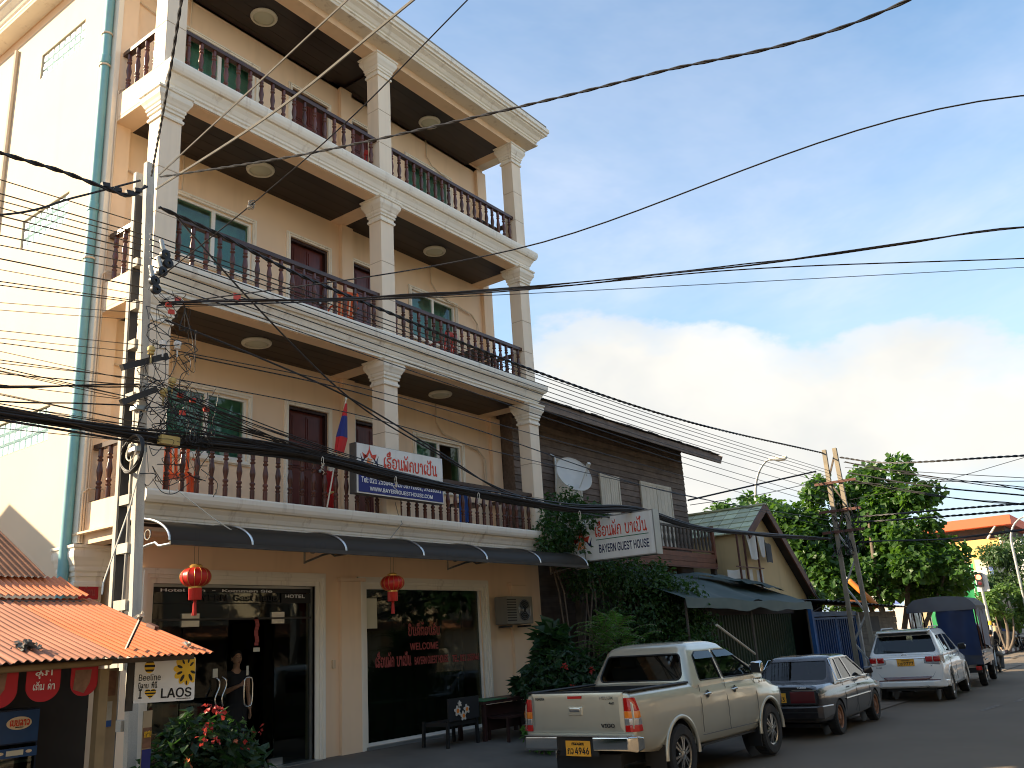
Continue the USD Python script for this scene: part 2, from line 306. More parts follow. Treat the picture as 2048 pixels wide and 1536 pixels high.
def copy_of(src, loc, rz=0.0, label=None, cat=None, group=None):
    name = src.split('/')[-1].rstrip('0123456789').rstrip('_') if src[-4:-3] == '_' else src.split('/')[-1]
    p = numbered('/World', name); x = UsdGeom.Xform.Define(stage, p)
    x.GetPrim().GetReferences().AddInternalReference(src); x.GetPrim().SetInstanceable(True)
    x.ClearXformOpOrder(); x.AddTranslateOp().Set(Gf.Vec3d(*map(float, loc)))
    x.AddRotateZOp().Set(math.degrees(rz))
    meta(x.GetPrim(), label, cat, group); return p

class MB:
    """Gathers shapes into one mesh."""
    def __init__(s): s.v, s.f, s.n = [], [], 0
    def add(s, v, f):
        v = np.asarray(v, float).reshape(-1, 3); f = np.asarray(f, int)
        if f.shape[1] == 4: f = np.vstack([f[:, [0, 1, 2]], f[:, [0, 2, 3]]])
        s.v.append(v); s.f.append(f + s.n); s.n += len(v); return s
    def arrays(s): return np.vstack(s.v), np.vstack(s.f)
    def box(s, x0, x1, y0, y1, z0, z1):
        x0, x1 = sorted((x0, x1)); y0, y1 = sorted((y0, y1)); z0, z1 = sorted((z0, z1))
        v = [(x, y, z) for x in (x0, x1) for y in (y0, y1) for z in (z0, z1)]
        return s.add(v, [(0, 1, 3, 2), (4, 6, 7, 5), (0, 4, 5, 1), (2, 3, 7, 6), (0, 2, 6, 4), (1, 5, 7, 3)])
    def obox(s, a, b, w, h, up=(0, 0, 1), roll=0.0):
        """A bar from a to b, w wide sideways and h along up."""
        a, b = np.array(a, float), np.array(b, float); d = b - a; d /= np.linalg.norm(d)
        r = np.cross(d, up); r = r / np.linalg.norm(r) if np.linalg.norm(r) > 1e-6 else np.array([1.0, 0, 0]); u = np.cross(r, d)
        if roll: r, u = r * math.cos(roll) + u * math.sin(roll), u * math.cos(roll) - r * math.sin(roll)
        v = [p + r * sx * w / 2 + u * sz * h / 2 for p in (a, b) for sx in (-1, 1) for sz in (-1, 1)]
        return s.add(v, [(0, 1, 3, 2), (4, 6, 7, 5), (0, 4, 5, 1), (2, 3, 7, 6), (0, 2, 6, 4), (1, 5, 7, 3)])
    def quad(s, a, b, c, d): return s.add([a, b, c, d], [(0, 1, 2, 3)])
    def tube(s, pts, r, n=6, caps=True, closed=False):
        pts = np.asarray(pts, float); m = len(pts); r = np.broadcast_to(np.asarray(r, float), (m,))
        t = np.roll(pts, -1, 0) - np.roll(pts, 1, 0) if closed else np.gradient(pts, axis=0)
        t /= np.maximum(np.linalg.norm(t, axis=1, keepdims=True), 1e-9)
        u = np.cross(t[0], [0, 0, 1.0]); u = u if np.linalg.norm(u) > 1e-3 else np.cross(t[0], [1.0, 0, 0]); u /= np.linalg.norm(u)
        us = []
        for k in range(m):
            u = u - t[k] * (u @ t[k]); u /= max(np.linalg.norm(u), 1e-9); us.append(u)
        us = np.array(us); ws = np.cross(t, us); a = np.arange(n) * 2 * PI / n
        v = (pts[:, None] + r[:, None, None] * (us[:, None] * np.cos(a)[None, :, None] + ws[:, None] * np.sin(a)[None, :, None])).reshape(-1, 3)
        f = [(i * n + j, i * n + (j + 1) % n, ((i + 1) % m) * n + (j + 1) % n, ((i + 1) % m) * n + j) for i in range(m if closed else m - 1) for j in range(n)]
        s.add(v, f)
        if caps and not closed:
            s.add(np.vstack([v[:n], pts[:1]]), [((j + 1) % n, j, n) for j in range(n)])
            s.add(np.vstack([v[-n:], pts[-1:]]), [(j, (j + 1) % n, n) for j in range(n)])
        return s
    def lathe(s, prof, c=(0, 0, 0), n=12, axis='z'):
        prof = np.asarray(prof, float); a = np.arange(n) * 2 * PI / n
        v = np.stack([prof[:, None, 0] * np.cos(a), prof[:, None, 0] * np.sin(a), np.repeat(prof[:, None, 1], n, 1)], -1).reshape(-1, 3)
        if axis == 'y': v = v[:, [0, 2, 1]] * [1, 1, -1]
        if axis == 'x': v = v[:, [2, 0, 1]]
        f = [(i * n + j, i * n + (j + 1) % n, (i + 1) * n + (j + 1) % n, (i + 1) * n + j) for i in range(len(prof) - 1) for j in range(n)]
        return s.add(v + np.array(c, float), f)
    def prism(s, poly, o, ax, ay, az, depth):
        """A shapely polygon (2D) placed at o on axes ax, ay and extruded by depth along az."""
        o, ax, ay, az = (np.array(q, float) for q in (o, ax, ay, az))
        for g in getattr(poly, 'geoms', [poly]):
            if g.is_empty or g.area < 1e-9: continue
            m = trimesh.creation.extrude_polygon(g, depth, engine='earcut'); v = m.vertices
            f = m.faces if np.dot(np.cross(ax, ay), az) > 0 else m.faces[:, ::-1]
            s.add(o + v[:, :1] * ax + v[:, 1:2] * ay + v[:, 2:] * az, f)
        return s
    def sweep(s, prof, path, closed_prof=True, cap=True):
        """prof: list of (out, up) pairs; path: list of (point, out vector, up vector)."""
        prof = np.asarray(prof, float); n = len(prof)
        v = np.vstack([np.array(p, float) + prof[:, :1] * np.array(o, float) + prof[:, 1:] * np.array(u, float) for p, o, u in path])
        m = len(path); k = n if closed_prof else n - 1
        s.add(v, [(i * n + j, i * n + (j + 1) % n, (i + 1) * n + (j + 1) % n, (i + 1) * n + j) for i in range(m - 1) for j in range(k)])
        if cap:
            tri = trimesh.creation.triangulate_polygon(Polygon(prof), engine='earcut')
            tv, tf = tri
            key = [int(np.argmin(((prof - q) ** 2).sum(1))) for q in tv]
            for base in (0, (m - 1) * n): s.add(v[base:base + n], [[key[i] for i in t] for t in tf])
        return s

def rod(a, b, r=.02, n=8): return MB().tube([a, b], r, n)
def wall_holes(mb, a0, a1, z0, z1, holes, place):
    """A wall cut into boxes round rectangular holes; place(a0, a1, z0, z1) adds one box."""
    xs = sorted({a0, a1, *[h[0] for h in holes], *[h[1] for h in holes]}); 
    for x, X in zip(xs[:-1], xs[1:]):
        if x < a0 or X > a1: continue
        cuts = sorted((h[2], h[3]) for h in holes if h[0] <= x + 1e-6 and h[1] >= X - 1e-6); z = z0
        for c0, c1 in cuts:
            if c0 > z + 1e-6: place(x, X, z, c0)
            z = max(z, c1)
        if z < z1 - 1e-6: place(x, X, z, z1)

# ------------------------------------------------------------------ lettering
GL = {
 'ເ': (.5, [[(.34, 1.0), (.2, .85), (.17, .25), (.24, .04), (.42, .06), (.44, .22), (.32, .3), (.2, .22)]]),
 'ແ': (1.0, [[(.34, 1.0), (.2, .85), (.17, .25), (.24, .04), (.42, .06), (.44, .22), (.2, .25)], [(.84, 1.0), (.7, .85), (.67, .25), (.74, .04), (.92, .06), (.94, .22), (.7, .25)]]),
 'ຮ': (.85, [[(.78, 1.1), (.62, .98), (.32, .98), (.16, .82), (.28, .64), (.58, .56), (.74, .34), (.62, .05), (.34, .02), (.16, .18), (.26, .36), (.42, .28)]]),
 'ອ': (.9, [[(.36, .62), (.2, .68), (.18, .86), (.46, 1.0), (.78, .84), (.82, .4), (.7, .08), (.42, .0), (.18, .16), (.2, .36), (.38, .36)]]),
 'ນ': (.95, [[(.3, .84), (.16, .84), (.18, 1.0), (.32, .97), (.32, .08), (.46, .0), (.74, .14), (.74, 1.0)], [(.74, .2), (.9, .16), (.9, 0), (.74, .04)]]),
 'ພ': (1.0, [[(.28, .86), (.14, .84), (.16, 1.0), (.26, .96), (.2, .1), (.34, .0), (.5, .62), (.66, .0), (.82, .1), (.84, 1.0)]]),
 'ກ': (.9, [[(.1, .12), (.22, .0), (.26, .2), (.2, .5), (.2, .78), (.42, 1.0), (.7, .92), (.76, .7), (.76, .0)], [(.2, .66), (.42, .56)]]),
 'ບ': (.92, [[(.28, .86), (.14, .84), (.16, 1.0), (.26, .96), (.2, .16), (.36, .0), (.64, .0), (.78, .16), (.78, 1.0)]]),
 'າ': (.7, [[(.28, .74), (.14, .78), (.2, .98), (.42, 1.0), (.54, .84), (.54, .0)]]),
 'ຢ': (.95, [[(.3, .86), (.16, .84), (.18, 1.0), (.3, .9), (.34, .62), (.18, .46), (.18, .14), (.36, .0), (.66, .0), (.8, .16), (.8, 1.3), (.92, 1.42)]]),
 'ຍ': (.95, [[(.3, .86), (.16, .84), (.18, 1.0), (.3, .9), (.34, .62), (.18, .46), (.18, .14), (.36, .0), (.66, .0), (.8, .16), (.8, 1.0)]]),
 'ດ': (.9, [[(.36, .3), (.22, .24), (.26, .08), (.42, .14), (.42, .42), (.2, .58), (.2, .82), (.46, 1.0), (.72, .88), (.76, .6), (.76, .0)]]),
 'ຄ': (.9, [[(.42, .4), (.3, .3), (.4, .2), (.5, .34), (.42, .5), (.2, .6), (.2, .84), (.46, 1.0), (.72, .88), (.76, .6), (.76, .0)], [(.2, .6), (.2, .0)]]),
 'ຕ': (.95, [[(.36, .2), (.2, .2), (.24, .04), (.4, .1), (.4, .4), (.16, .6), (.18, .9), (.34, 1.0), (.48, .84), (.62, 1.0), (.8, .86), (.82, .0)]]),
 'ສ': (.95, [[(.2, .9), (.46, 1.0), (.66, .84), (.6, .5), (.5, .1), (.28, .02), (.16, .24), (.3, .46), (.6, .44), (.8, .3), (.8, .0)], [(.6, .8), (.86, 1.12)]]),
 'ມ': (.95, [[(.3, .86), (.16, .84), (.18, 1.0), (.3, .94), (.24, .2), (.16, .02), (.36, .02), (.4, .16), (.8, .1)], [(.8, 1.0), (.8, .0)]]),
 'ວ': (.85, [[(.2, .86), (.44, 1.0), (.7, .8), (.7, .26), (.5, .0), (.26, .06), (.28, .26), (.44, .24)]]),
 'ທ': (.95, [[(.3, .84), (.16, .84), (.18, 1.0), (.3, .94), (.24, .0), (.34, .5), (.54, .98), (.74, .9), (.78, .0)]]),
 'ລ': (.9, [[(.2, .9), (.46, 1.0), (.66, .84), (.6, .5), (.5, .1), (.28, .02), (.16, .24), (.3, .46), (.6, .44), (.76, .3), (.76, .0)]]),
 'ຂ': (.85, [[(.3, .7), (.18, .8), (.3, .98), (.44, .84), (.3, .6), (.24, .2), (.4, .0), (.68, .1), (.72, 1.0)]]),
 ' ': (.6, []),
}
ABOVE = {'ິ': [[(-.7, 1.2), (-.66, 1.38), (-.46, 1.46), (-.26, 1.34), (-.24, 1.2), (-.7, 1.2)]],
 'ີ': [[(-.7, 1.2), (-.66, 1.38), (-.46, 1.46), (-.26, 1.34), (-.24, 1.2), (-.7, 1.2)], [(-.24, 1.2), (-.2, 1.5)]],
 'ື': [[(-.72, 1.2), (-.66, 1.4), (-.46, 1.48), (-.28, 1.36), (-.24, 1.2), (-.72, 1.2)], [(-.34, 1.44), (-.34, 1.62)], [(-.2, 1.3), (-.18, 1.6)]],
 'ັ': [[(-.66, 1.46), (-.6, 1.24), (-.44, 1.2), (-.3, 1.28), (-.16, 1.52)]],
 '້': [[(-.62, 1.5), (-.5, 1.56), (-.42, 1.44), (-.28, 1.4), (-.14, 1.62)]],
 '່': [[(-.4, 1.5), (-.4, 1.75)]], 'ຸ': [[(-.52, -.16), (-.42, -.2), (-.42, -.44)]]}
def lao_shape(txt, stroke=.115):
    x, out = 0.0, []
    for ch in txt:
        if ch in ABOVE:
            for pl in ABOVE[ch]: out.append(LineString([(x + a, b) for a, b in pl]).buffer(stroke / 2 * .85, quad_segs=3))
        else:
            w, pls = GL[ch]
            for pl in pls: out.append(LineString([(x + a, b) for a, b in pl]).buffer(stroke / 2, quad_segs=3))
            x += w
    return shapely.union_all(out).simplify(.012), x
def lettering(parent, name, txt, o, ax, ay, height, width, mat, lao=False, stroke=.13, depth=.003, bold=True, outline=0.0):
    """Raised letters whose baseline starts at o, along ax, with capitals of the height; stretched to the width when given."""
    o, ax, ay = (np.array(q, float) for q in (o, ax, ay)); az = np.cross(ax, ay)
    if lao:
        shp, w = lao_shape(txt, stroke)
        sx = width / w if width else height
        mb = MB(); shp = affinity.scale(shp, sx, height, origin=(0, 0))
        if outline: shp = shp.difference(shp.buffer(-outline))
        mb.prism(shp, o, ax, ay, az, depth)
        v, f = mb.arrays()
    else:
        m = meshkit.text_mesh(txt, height, depth, bold=bold); v = m.vertices.copy()
        if width: v[:, 0] *= width / v[:, 0].max()
        v = o + v[:, :1] * ax + v[:, 1:2] * ay + v[:, 2:] * az; f = m.faces
    return part(parent, name, (v, f), mat)
X3, Y3, Z3 = np.eye(3)
# ================================================================== ground
def road_z(x): return -0.27 - 0.0085 * np.asarray(x, float)
def sheet(x0, x1, y0, y1, zf, nx=24, ny=12):
    xs, ys = np.linspace(x0, x1, nx), np.linspace(y0, y1, ny)
    g = np.stack(np.meshgrid(xs, ys, indexing='ij'), -1).reshape(-1, 2)
    z = zf(g[:, 0], g[:, 1])
    f = [(i * ny + j, (i + 1) * ny + j, (i + 1) * ny + j + 1, i * ny + j + 1) for i in range(nx - 1) for j in range(ny - 1)]
    mb = MB(); return mb.add(np.column_stack([g, z]), f)
solo('ground', sheet(-900, 1500, -900, 900, lambda x, y: -.34 - .0085 * x, 4, 4), 'dust_verge', 'dusty earth ground spreading out beyond the street', 'ground', kind='structure', loc=(0, 0, 0))
solo('road', sheet(-60, 49.5, -15.5, -2.9, lambda x, y: road_z(x) + .0, 60, 10), 'asphalt', 'worn brown grey asphalt street along the parked cars', 'road', kind='structure', loc=(0, 0, 0))
solo('side_road', sheet(49.5, 400, -60, -2.4, lambda x, y: road_z(x), 8, 8), 'asphalt', 'asphalt of the street beyond the junction', 'road', kind='structure', loc=(0, 0, 0))
def apron(x, y):
    t = np.clip((y + 4.1) / 3.6, 0, 1); t = t * t * (3 - 2 * t)
    return (road_z(x) + .012) * (1 - t) + .115 * t
solo('forecourt', sheet(-4.9, 11.0, -4.1, .6, apron, 24, 20), 'forecourt', 'dark concrete forecourt sloping from the guest house to the street', 'forecourt', kind='structure', loc=(0, 0, 0))
solo('verge', sheet(11.0, 40, -4.3, 2.0, lambda x, y: road_z(x) + .02 + .1 * np.clip((y + 4.0) / 2, 0, 1), 24, 10), 'dust_verge', 'dusty verge in front of the wooden house and sheds', 'verge', kind='structure', loc=(0, 0, 0))
solo('alley', sheet(-16, -.2, .3, 30, lambda x, y: .05 + 0 * x, 4, 8), 'forecourt', 'concrete alley beside the guest house', 'alley', kind='structure', loc=(0, 0, 0))
# worn line of paint and dust along the parking strip
mb = MB(); rr = random.Random(4)
for a, b, y in ((16.2, 17.8, -6.62), (18.6, 20.8, -6.95)):
    mb.add([(a, y, road_z(a) + .006), (b, y - .12, road_z(b) + .006), (b, y + .02, road_z(b) + .006), (a, y + .13, road_z(a) + .006)], [(0, 1, 2, 3)])
solo('road_marking', mb, 'worn_paint', 'worn pale line of paint along the street', 'marking', kind='structure')

# ================================================================== guest house
GH = thing('guest_house', 'four storey peach guest house with turned wooden balcony railings and cream columns', 'guest house', (4.7, .5, 0))
XL, XR = -.08, 9.74                    # side walls
COLX = (0.0, 4.587, 9.065); CW, CD = .342, .306
WALLY = 1.40
FL = [(3.85, 3.41, 6.68), (7.15, 6.68, 9.93), (10.42, 9.93, 13.15)]      # slab top, beam bottom, ceiling of each balcony storey
# ---- upper front walls, with openings
OPEN = []
for top_, _, ceil in FL:
    OPEN.append(dict(lw=(1.15, 2.72, top_ + .95, top_ + 2.03), d1=(3.58, 4.52, top_, top_ + 2.1), d2=(5.19, 6.12, top_, top_ + 2.1), rw=(6.9, 8.38, top_ + .95, top_ + 2.02)))
for (top_, bb, ceil), op in zip(FL, OPEN):
    mb = MB()
    wall_holes(mb, XL, XR, top_ - .4, ceil + .1, list(op.values()), lambda a, A, z, Z: mb.box(a, A, WALLY, WALLY + .2, z, Z))
    part(GH, 'wall', mb, 'peach_render')
# side wall with three bands of glass blocks
blocks = [(2.40, 3.90, 11.92, 12.43), (2.42, 3.96, 8.56, 9.10), (2.40, 4.62, 4.94, 5.50)]
mb = MB()
wall_holes(mb, 1.60, 15.0, 0.0, 13.12, [(a, b, c, d) for a, b, c, d in blocks], lambda a, A, z, Z: mb.box(XL, XL + .2, a, A, z, Z))
part(GH, 'wall', mb, 'cream_render', label='sunlit side wall of the guest house')
mb = MB().box(XR - .2, XR, 1.6, 15, 0, 13.12).box(XL + .2, XR - .2, 14.8, 15, 0, 13.12).box(XL, XR, 1.4, 15, 13.12, 13.3)
part(GH, 'wall', mb, 'peach_render')
mb = MB().box(XL + .2, XR - .2, 3.2, 3.3, .1, 13.1)
part(GH, 'wall', mb, 'room_mid', label='wall inside the rooms')
for (a, b, c, d) in blocks:
    w = holder(GH, 'window', 'window of glass blocks in the side wall')
    part(w, 'recess', MB().box(XL + .12, XL + .16, a, b, c, d), 'white_moulding')
    ny, nz = round((b - a) / .188), 3
    for i in range(ny):
        for k in range(nz):
            sy, sz = (b - a) / ny, (d - c) / nz; y0, z0 = a + i * sy + .006, c + k * sz + .006
            m = MB(); y1, z1 = y0 + sy - .012, z0 + sz - .012; e = .02
            m.add([(XL + .11, y0, z0), (XL + .11, y1, z0), (XL + .11, y1, z1), (XL + .11, y0, z1), (XL + .03, y0 + e, z0 + e), (XL + .03, y1 - e, z0 + e), (XL + .03, y1 - e, z1 - e), (XL + .03, y0 + e, z1 - e)],
                  [(0, 1, 5, 4), (1, 2, 6, 5), (2, 3, 7, 6), (3, 0, 4, 7), (4, 5, 6, 7)])
            part(w, 'glass_block', m, 'glass_block')
# pilasters on the balcony wall
for (top_, bb, ceil) in FL:
    for x0, x1 in ((0.0, .27), (4.82, 5.12), (9.40, XR)):
        part(GH, 'pilaster', MB().box(x0, x1, WALLY - .09, WALLY - .002, top_, ceil - .002), 'peach_render')
part(GH, 'pilaster', MB().box(XL - .006, -.002, 1.30, 1.598, 3.3, 13.1), 'white_moulding', label='pale strip of wall at the sunlit corner')

# ---- doors and windows of the balcony storeys
def frame_of(par, x0, x1, z0, z1, y, mat='white_moulding', w=.085, sill=True):
    f = MB()
    for k, (o, t, d) in enumerate(((0.0, w * .45, .035), (w * .45, w * .3, .05), (w * .75, w * .25, .028))):
        a, b = x0 - o - t, x1 + o + t; Z = z1 + o + t
        f.box(a, x0 - o, y - d, y, z0 - (o + t if sill else 0), Z); f.box(x1 + o, b, y - d, y, z0 - (o + t if sill else 0), Z)
        f.box(x0 - o, x1 + o, y - d, y, z1 + o, Z)
        if sill: f.box(x0 - o, x1 + o, y - d, y, z0 - o - t, z0 - o)
    part(par, 'frame', f, mat)
def curtain(par, x0, x1, z0, z1, y, mat, seed, amp=.02, step=.055):
    rr = random.Random(seed); n = max(6, int((x1 - x0) / step)) ; xs = np.linspace(x0, x1, n)
    ys = [y + amp * math.sin(i * 1.9 + rr.random()) for i in range(n)]
    v = [(x, yy, z) for x, yy in zip(xs, ys) for z in (z0, z1)]
    part(par, 'curtain', (np.array(v), np.array([(2 * i, 2 * i + 2, 2 * i + 3) for i in range(n - 1)] + [(2 * i, 2 * i + 3, 2 * i + 1) for i in range(n - 1)])), mat, smooth=True)
def sliding_window(x0, x1, z0, z1, y, seed, open_right=False, tint='pane_green'):
    w = holder(GH, 'window'); frame_of(w, x0, x1, z0, z1, y)
    fw = .05; xm = (x0 + x1) / 2; f = MB()
    for a, b in ((x0, x0 + fw), (x1 - fw, x1), (xm - .035, xm + .035)): f.box(a, b, y + .02, y + .09, z0, z1)
    for c, d in ((z0, z0 + fw), (z1 - fw, z1)): f.box(x0 + fw, xm - .035, y + .022, y + .088, c, d); f.box(xm + .035, x1 - fw, y + .022, y + .088, c, d)
    part(w, 'sash', f, 'white_frame')
    part(w, 'pane', MB().box(x0 + fw, xm - .035, y + .05, y + .056, z0 + fw, z1 - fw), tint)
    if not open_right: part(w, 'pane', MB().box(xm + .035, x1 - fw, y + .062, y + .068, z0 + fw, z1 - fw), tint)
    else: part(w, 'pane', MB().box(xm + .62 * (x1 - xm), x1 - fw, y + .062, y + .068, z0 + fw, z1 - fw), tint)
    if open_right: curtain(w, x0, xm, z0 - .05, z1 + .05, y + .30, 'curtain_teal', seed)
    else: curtain(w, x0 - .05, x1 + .05, z0 - .05, z1 + .05, y + .26, 'curtain_teal', seed)
def panel_door(x0, x1, z0, z1, y):
    d = holder(GH, 'door'); frame_of(d, x0, x1, z0, z1, y, sill=False)
    j = MB().box(x0, x0 + .05, y + .02, y + .14, z0, z1).box(x1 - .05, x1, y + .02, y + .14, z0, z1).box(x0 + .05, x1 - .05, y + .02, y + .14, z1 - .06, z1)
    part(d, 'jamb', j, 'door_wood_dark')
    part(d, 'leaf', MB().box(x0 + .05, x1 - .05, y + .10, y + .14, z0, z1 - .06), 'door_wood')
    m = MB(); W = (x1 - x0 - .1)
    for i in range(2):
        a = x0 + .05 + W * (.10 + .43 * i); b = a + W * .36
        for c, e in ((.10, .42), (.48, .66), (.72, .94)):
            c, e = z0 + c * (z1 - z0), z0 + e * (z1 - z0)
            m.box(a, b, y + .088, y + .099, c, e); m.box(a + .035, b - .035, y + .076, y + .088, c + .035, e - .035)
    part(d, 'panel', m, 'door_wood')
    part(d, 'handle', MB().lathe([(0, 0), (.03, .004), (.028, .04), (0, .05)], (x1 - .13, y + .06, z0 + 1.0), 10, 'y'), 'steel_dull')
for i, op in enumerate(OPEN):
    sliding_window(*op['lw'], WALLY, i); panel_door(*op['d1'], WALLY); panel_door(*op['d2'], WALLY); sliding_window(*op['rw'], WALLY, i + 7, open_right=(i == 0))
# surface conduits that feed the old air conditioners
rr = random.Random(3)
for (top_, bb, ceil) in FL:
    pts = [(7.55, 1.37, ceil), (7.56, 1.37, ceil - .42), (7.75, 1.36, ceil - .62), (8.3, 1.36, ceil - .72), (8.9, 1.36, ceil - .80), (9.12, 1.36, ceil - .98), (9.16, 1.36, ceil - 1.9)]
    part(GH, 'conduit', MB().tube(pts, .014, 6), 'conduit')
    part(GH, 'conduit', MB().tube([(x + .03, y - .02, z - .035 + rr.uniform(-.02, .02)) for x, y, z in pts[2:]], .011, 5), 'conduit')
    pts = [(.30, 1.37, ceil - .70), (.6, 1.36, ceil - .76), (1.1, 1.36, ceil - .74), (1.26, 1.36, ceil - .66), (1.28, 1.37, ceil)]
    part(GH, 'conduit', MB().tube(pts, .013, 6), 'conduit')
for z0, z1 in ((3.3, 10.55), (3.3, 7.35), (3.3, 4.05)):
    k = {10.55: 0, 7.35: 1, 4.05: 2}[z1]; x = .06 - .035 * k
    part(GH, 'conduit', MB().tube([(x - .06, 1.27, z0), (x - .06, 1.27, z1 - .06), (x + .0, 1.25, z1), (x + .32, 1.25, z1 + .01)], .013, 6), 'conduit')
part(GH, 'conduit', MB().tube([(XL - .03, 4.9, 13.0), (XL - .03, 4.9, 5.0), (XL - .03, 4.9, 1)], .045, 8), 'conduit', label='pale drain pipe on the side wall')

# ---- slabs, beams, ceilings
def cornice(z0, z1, out, x0, x1, name='cornice', left=None, mat='white_moulding', yb=0.0):
    """A moulded band along the front with returns; profile from bottom to top."""
    h = z1 - z0
    P = [(0, 0), (.10, 0), (.10, .10), (.22, .14), (.22, .22), (.30, .26), (.42, .40), (.60, .52), (.62, .58), (.80, .60), (.92, .68), (1.0, .80), (1.0, .94), (.94, 1.0), (0, 1.0)]
    prof = [(a * out, b * h) for a, b in P]
    m = MB(); path = []
    if left is not None: path += [((x0, left, z0), (-1, 0, 0), (0, 0, 1)), ((x0, yb, z0), (-1, -1, 0), (0, 0, 1))]
    else: path += [((x0, yb, z0), (0, -1, 0), (0, 0, 1))]
    path += [((x1, yb, z0), (1, -1, 0), (0, 0, 1)), ((x1, 1.40, z0), (1, 0, 0), (0, 0, 1))]
    m.sweep(prof, path); part(GH, name, m, mat)
for i, (top_, bb, ceil) in enumerate(FL):
    x1 = COLX[2] + CW
    part(GH, 'slab', MB().box(0.003, x1, .003, 1.40, bb + .06, top_), 'peach_render')
    part(GH, 'beam', MB().box(0.003, x1 - .003, .003, .27, bb, bb + .058), 'peach_render')
    for cx in COLX:
        part(GH, 'beam', MB().box(cx + .006, cx + CW - .006, .272, 1.40, bb, bb + .058), 'peach_render')
    cornice(bb + .012, top_ - .006, .20, 0.0, x1)
    if i == 0:
        cornice(bb - .09, bb + .06, .05, 0.0, x1)
# dark boarded soffits under the slabs and the roof, in two bays
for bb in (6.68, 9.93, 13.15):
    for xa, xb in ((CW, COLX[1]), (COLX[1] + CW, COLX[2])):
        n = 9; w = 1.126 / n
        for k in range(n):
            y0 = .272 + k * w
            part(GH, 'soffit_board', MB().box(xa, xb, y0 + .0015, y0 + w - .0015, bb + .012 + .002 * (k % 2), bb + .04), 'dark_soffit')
# round ceiling lamps
for bb in (6.68, 9.93, 13.15):
    for x in (2.42, 7.05):
        y = .80
        l = holder(GH, 'ceiling_lamp')
        part(l, 'ring', MB().lathe([(.235, .01), (.25, -.015), (.235, -.045), (.195, -.05), (.19, -.03), (.19, .01)], (x, y, bb + .01), 24), 'lamp_ring', smooth=30)
        part(l, 'diffuser', MB().lathe([(.188, -.03), (.15, -.052), (.08, -.066), (.0, -.07)], (x, y, bb + .01), 24), 'lamp_glass', smooth=60)
# ---- columns with capitals
def column(cx, z0, z1, cy=0.0, w=CW, d=CD, par=GH, cap=.46, name='column', mat='column_paint', prj=.13, joints=True):
    c = holder(par, name); zc = z1 - cap
    zs = [z0]; step = .74
    while zs[-1] + step < zc - .25: zs.append(zs[-1] + step)
    m = MB(); g = .012
    zz = zs + [zc + .02]
    for a, b in zip(zz[:-1], zz[1:]):
        m.box(cx, cx + w, cy, cy + d, a + (g if a > z0 and joints else 0), b)
    part(c, 'shaft', m, mat)
    if joints and len(zs) > 1:
        j = MB()
        for a in zs[1:]: j.box(cx + .008, cx + w - .008, cy + .008, cy + d - .008, a - .002, a + g + .002)
        part(c, 'joint', j, 'joint_brown')
    if cap:
        m = MB()
        P = [(-.004, 0), (.028, .0), (.034, .03), (.028, .05), (.008, .06), (.008, .11), (.035, .115), (.035, .15), (.02, .155), (.05, .175), (.055, .20), (.05, .22), (.07, .24), (.09, .28), (.12, .32), (.128, .36), (.128, .385), (.118, .39), (.118, .415), (.145, .425), (.15, .455), (-.004, .455)]
        P = [(a * prj / .15, b * cap / .46) for a, b in P]
        path = [((cx, cy, zc), (-1, -1, 0), Z3), ((cx + w, cy, zc), (1, -1, 0), Z3), ((cx + w, cy + d, zc), (1, 1, 0), Z3), ((cx, cy + d, zc), (-1, 1, 0), Z3), ((cx, cy, zc), (-1, -1, 0), Z3)]
        m.sweep(P, path, cap=False); m.box(cx + .004, cx + w - .004, cy + .004, cy + d - .004, zc, z1 - .006)
        part(c, 'capital', m, 'white_moulding')
for cx in COLX:
    for top_, bb, ceil in FL: column(cx, top_, ceil)
column(-.06, .1, 3.28, cy=1.32, w=.38, d=.42, name='pilaster', joints=False, mat='cream_render', cap=.56, prj=.11)
part(GH, 'beam', MB().box(.002, .25, .05, 1.318, 3.275, 3.409), 'peach_render'); part(GH, 'beam', MB().box(.252, 9.4, .05, .30, 3.29, 3.408), 'peach_render')
# ---- railings
BAL = [(.034, 0), (.036, .16), (.030, .165), (.030, .18), (.040, .19), (.040, .205), (.027, .215), (.027, .235), (.041, .25), (.041, .275), (.024, .29), (.030, .33), (.042, .40), (.043, .43), (.030, .52), (.023, .56), (.040, .575), (.040, .595), (.026, .605), (.026, .62), (.038, .635), (.033, .655), (.035, .76)]
BALV, BALF = MB().lathe(BAL, (0, 0, 0), 9).arrays()
def railing(a, b, z, n, label=None):
    a, b = np.array(a, float), np.array(b, float)
    r = holder(GH, 'railing', label)
    part(r, 'handrail', MB().obox([*a, z + .80], [*b, z + .80], .095, .07), 'rail_wood')
    part(r, 'bottom_rail', MB().obox([*a, z + .018], [*b, z + .018], .07, .03), 'rail_wood')
    for k in range(n):
        p = a + (b - a) * (k + .5) / n
        part(r, 'baluster', (BALV * [1, 1, 1.0] + [p[0], p[1], z + .02], BALF), 'turned_wood', smooth=50)
for top_, bb, ceil in FL:
    railing((CW, .11), (COLX[1], .11), top_, 18); railing((COLX[1] + CW, .11), (COLX[2], .11), top_, 19)
    railing((.10, CD), (.10, WALLY - .09), top_, 4, 'short railing at the sunny end of the balcony'); railing((COLX[2] + .22, CD), (COLX[2] + .22, WALLY - .09), top_, 4)

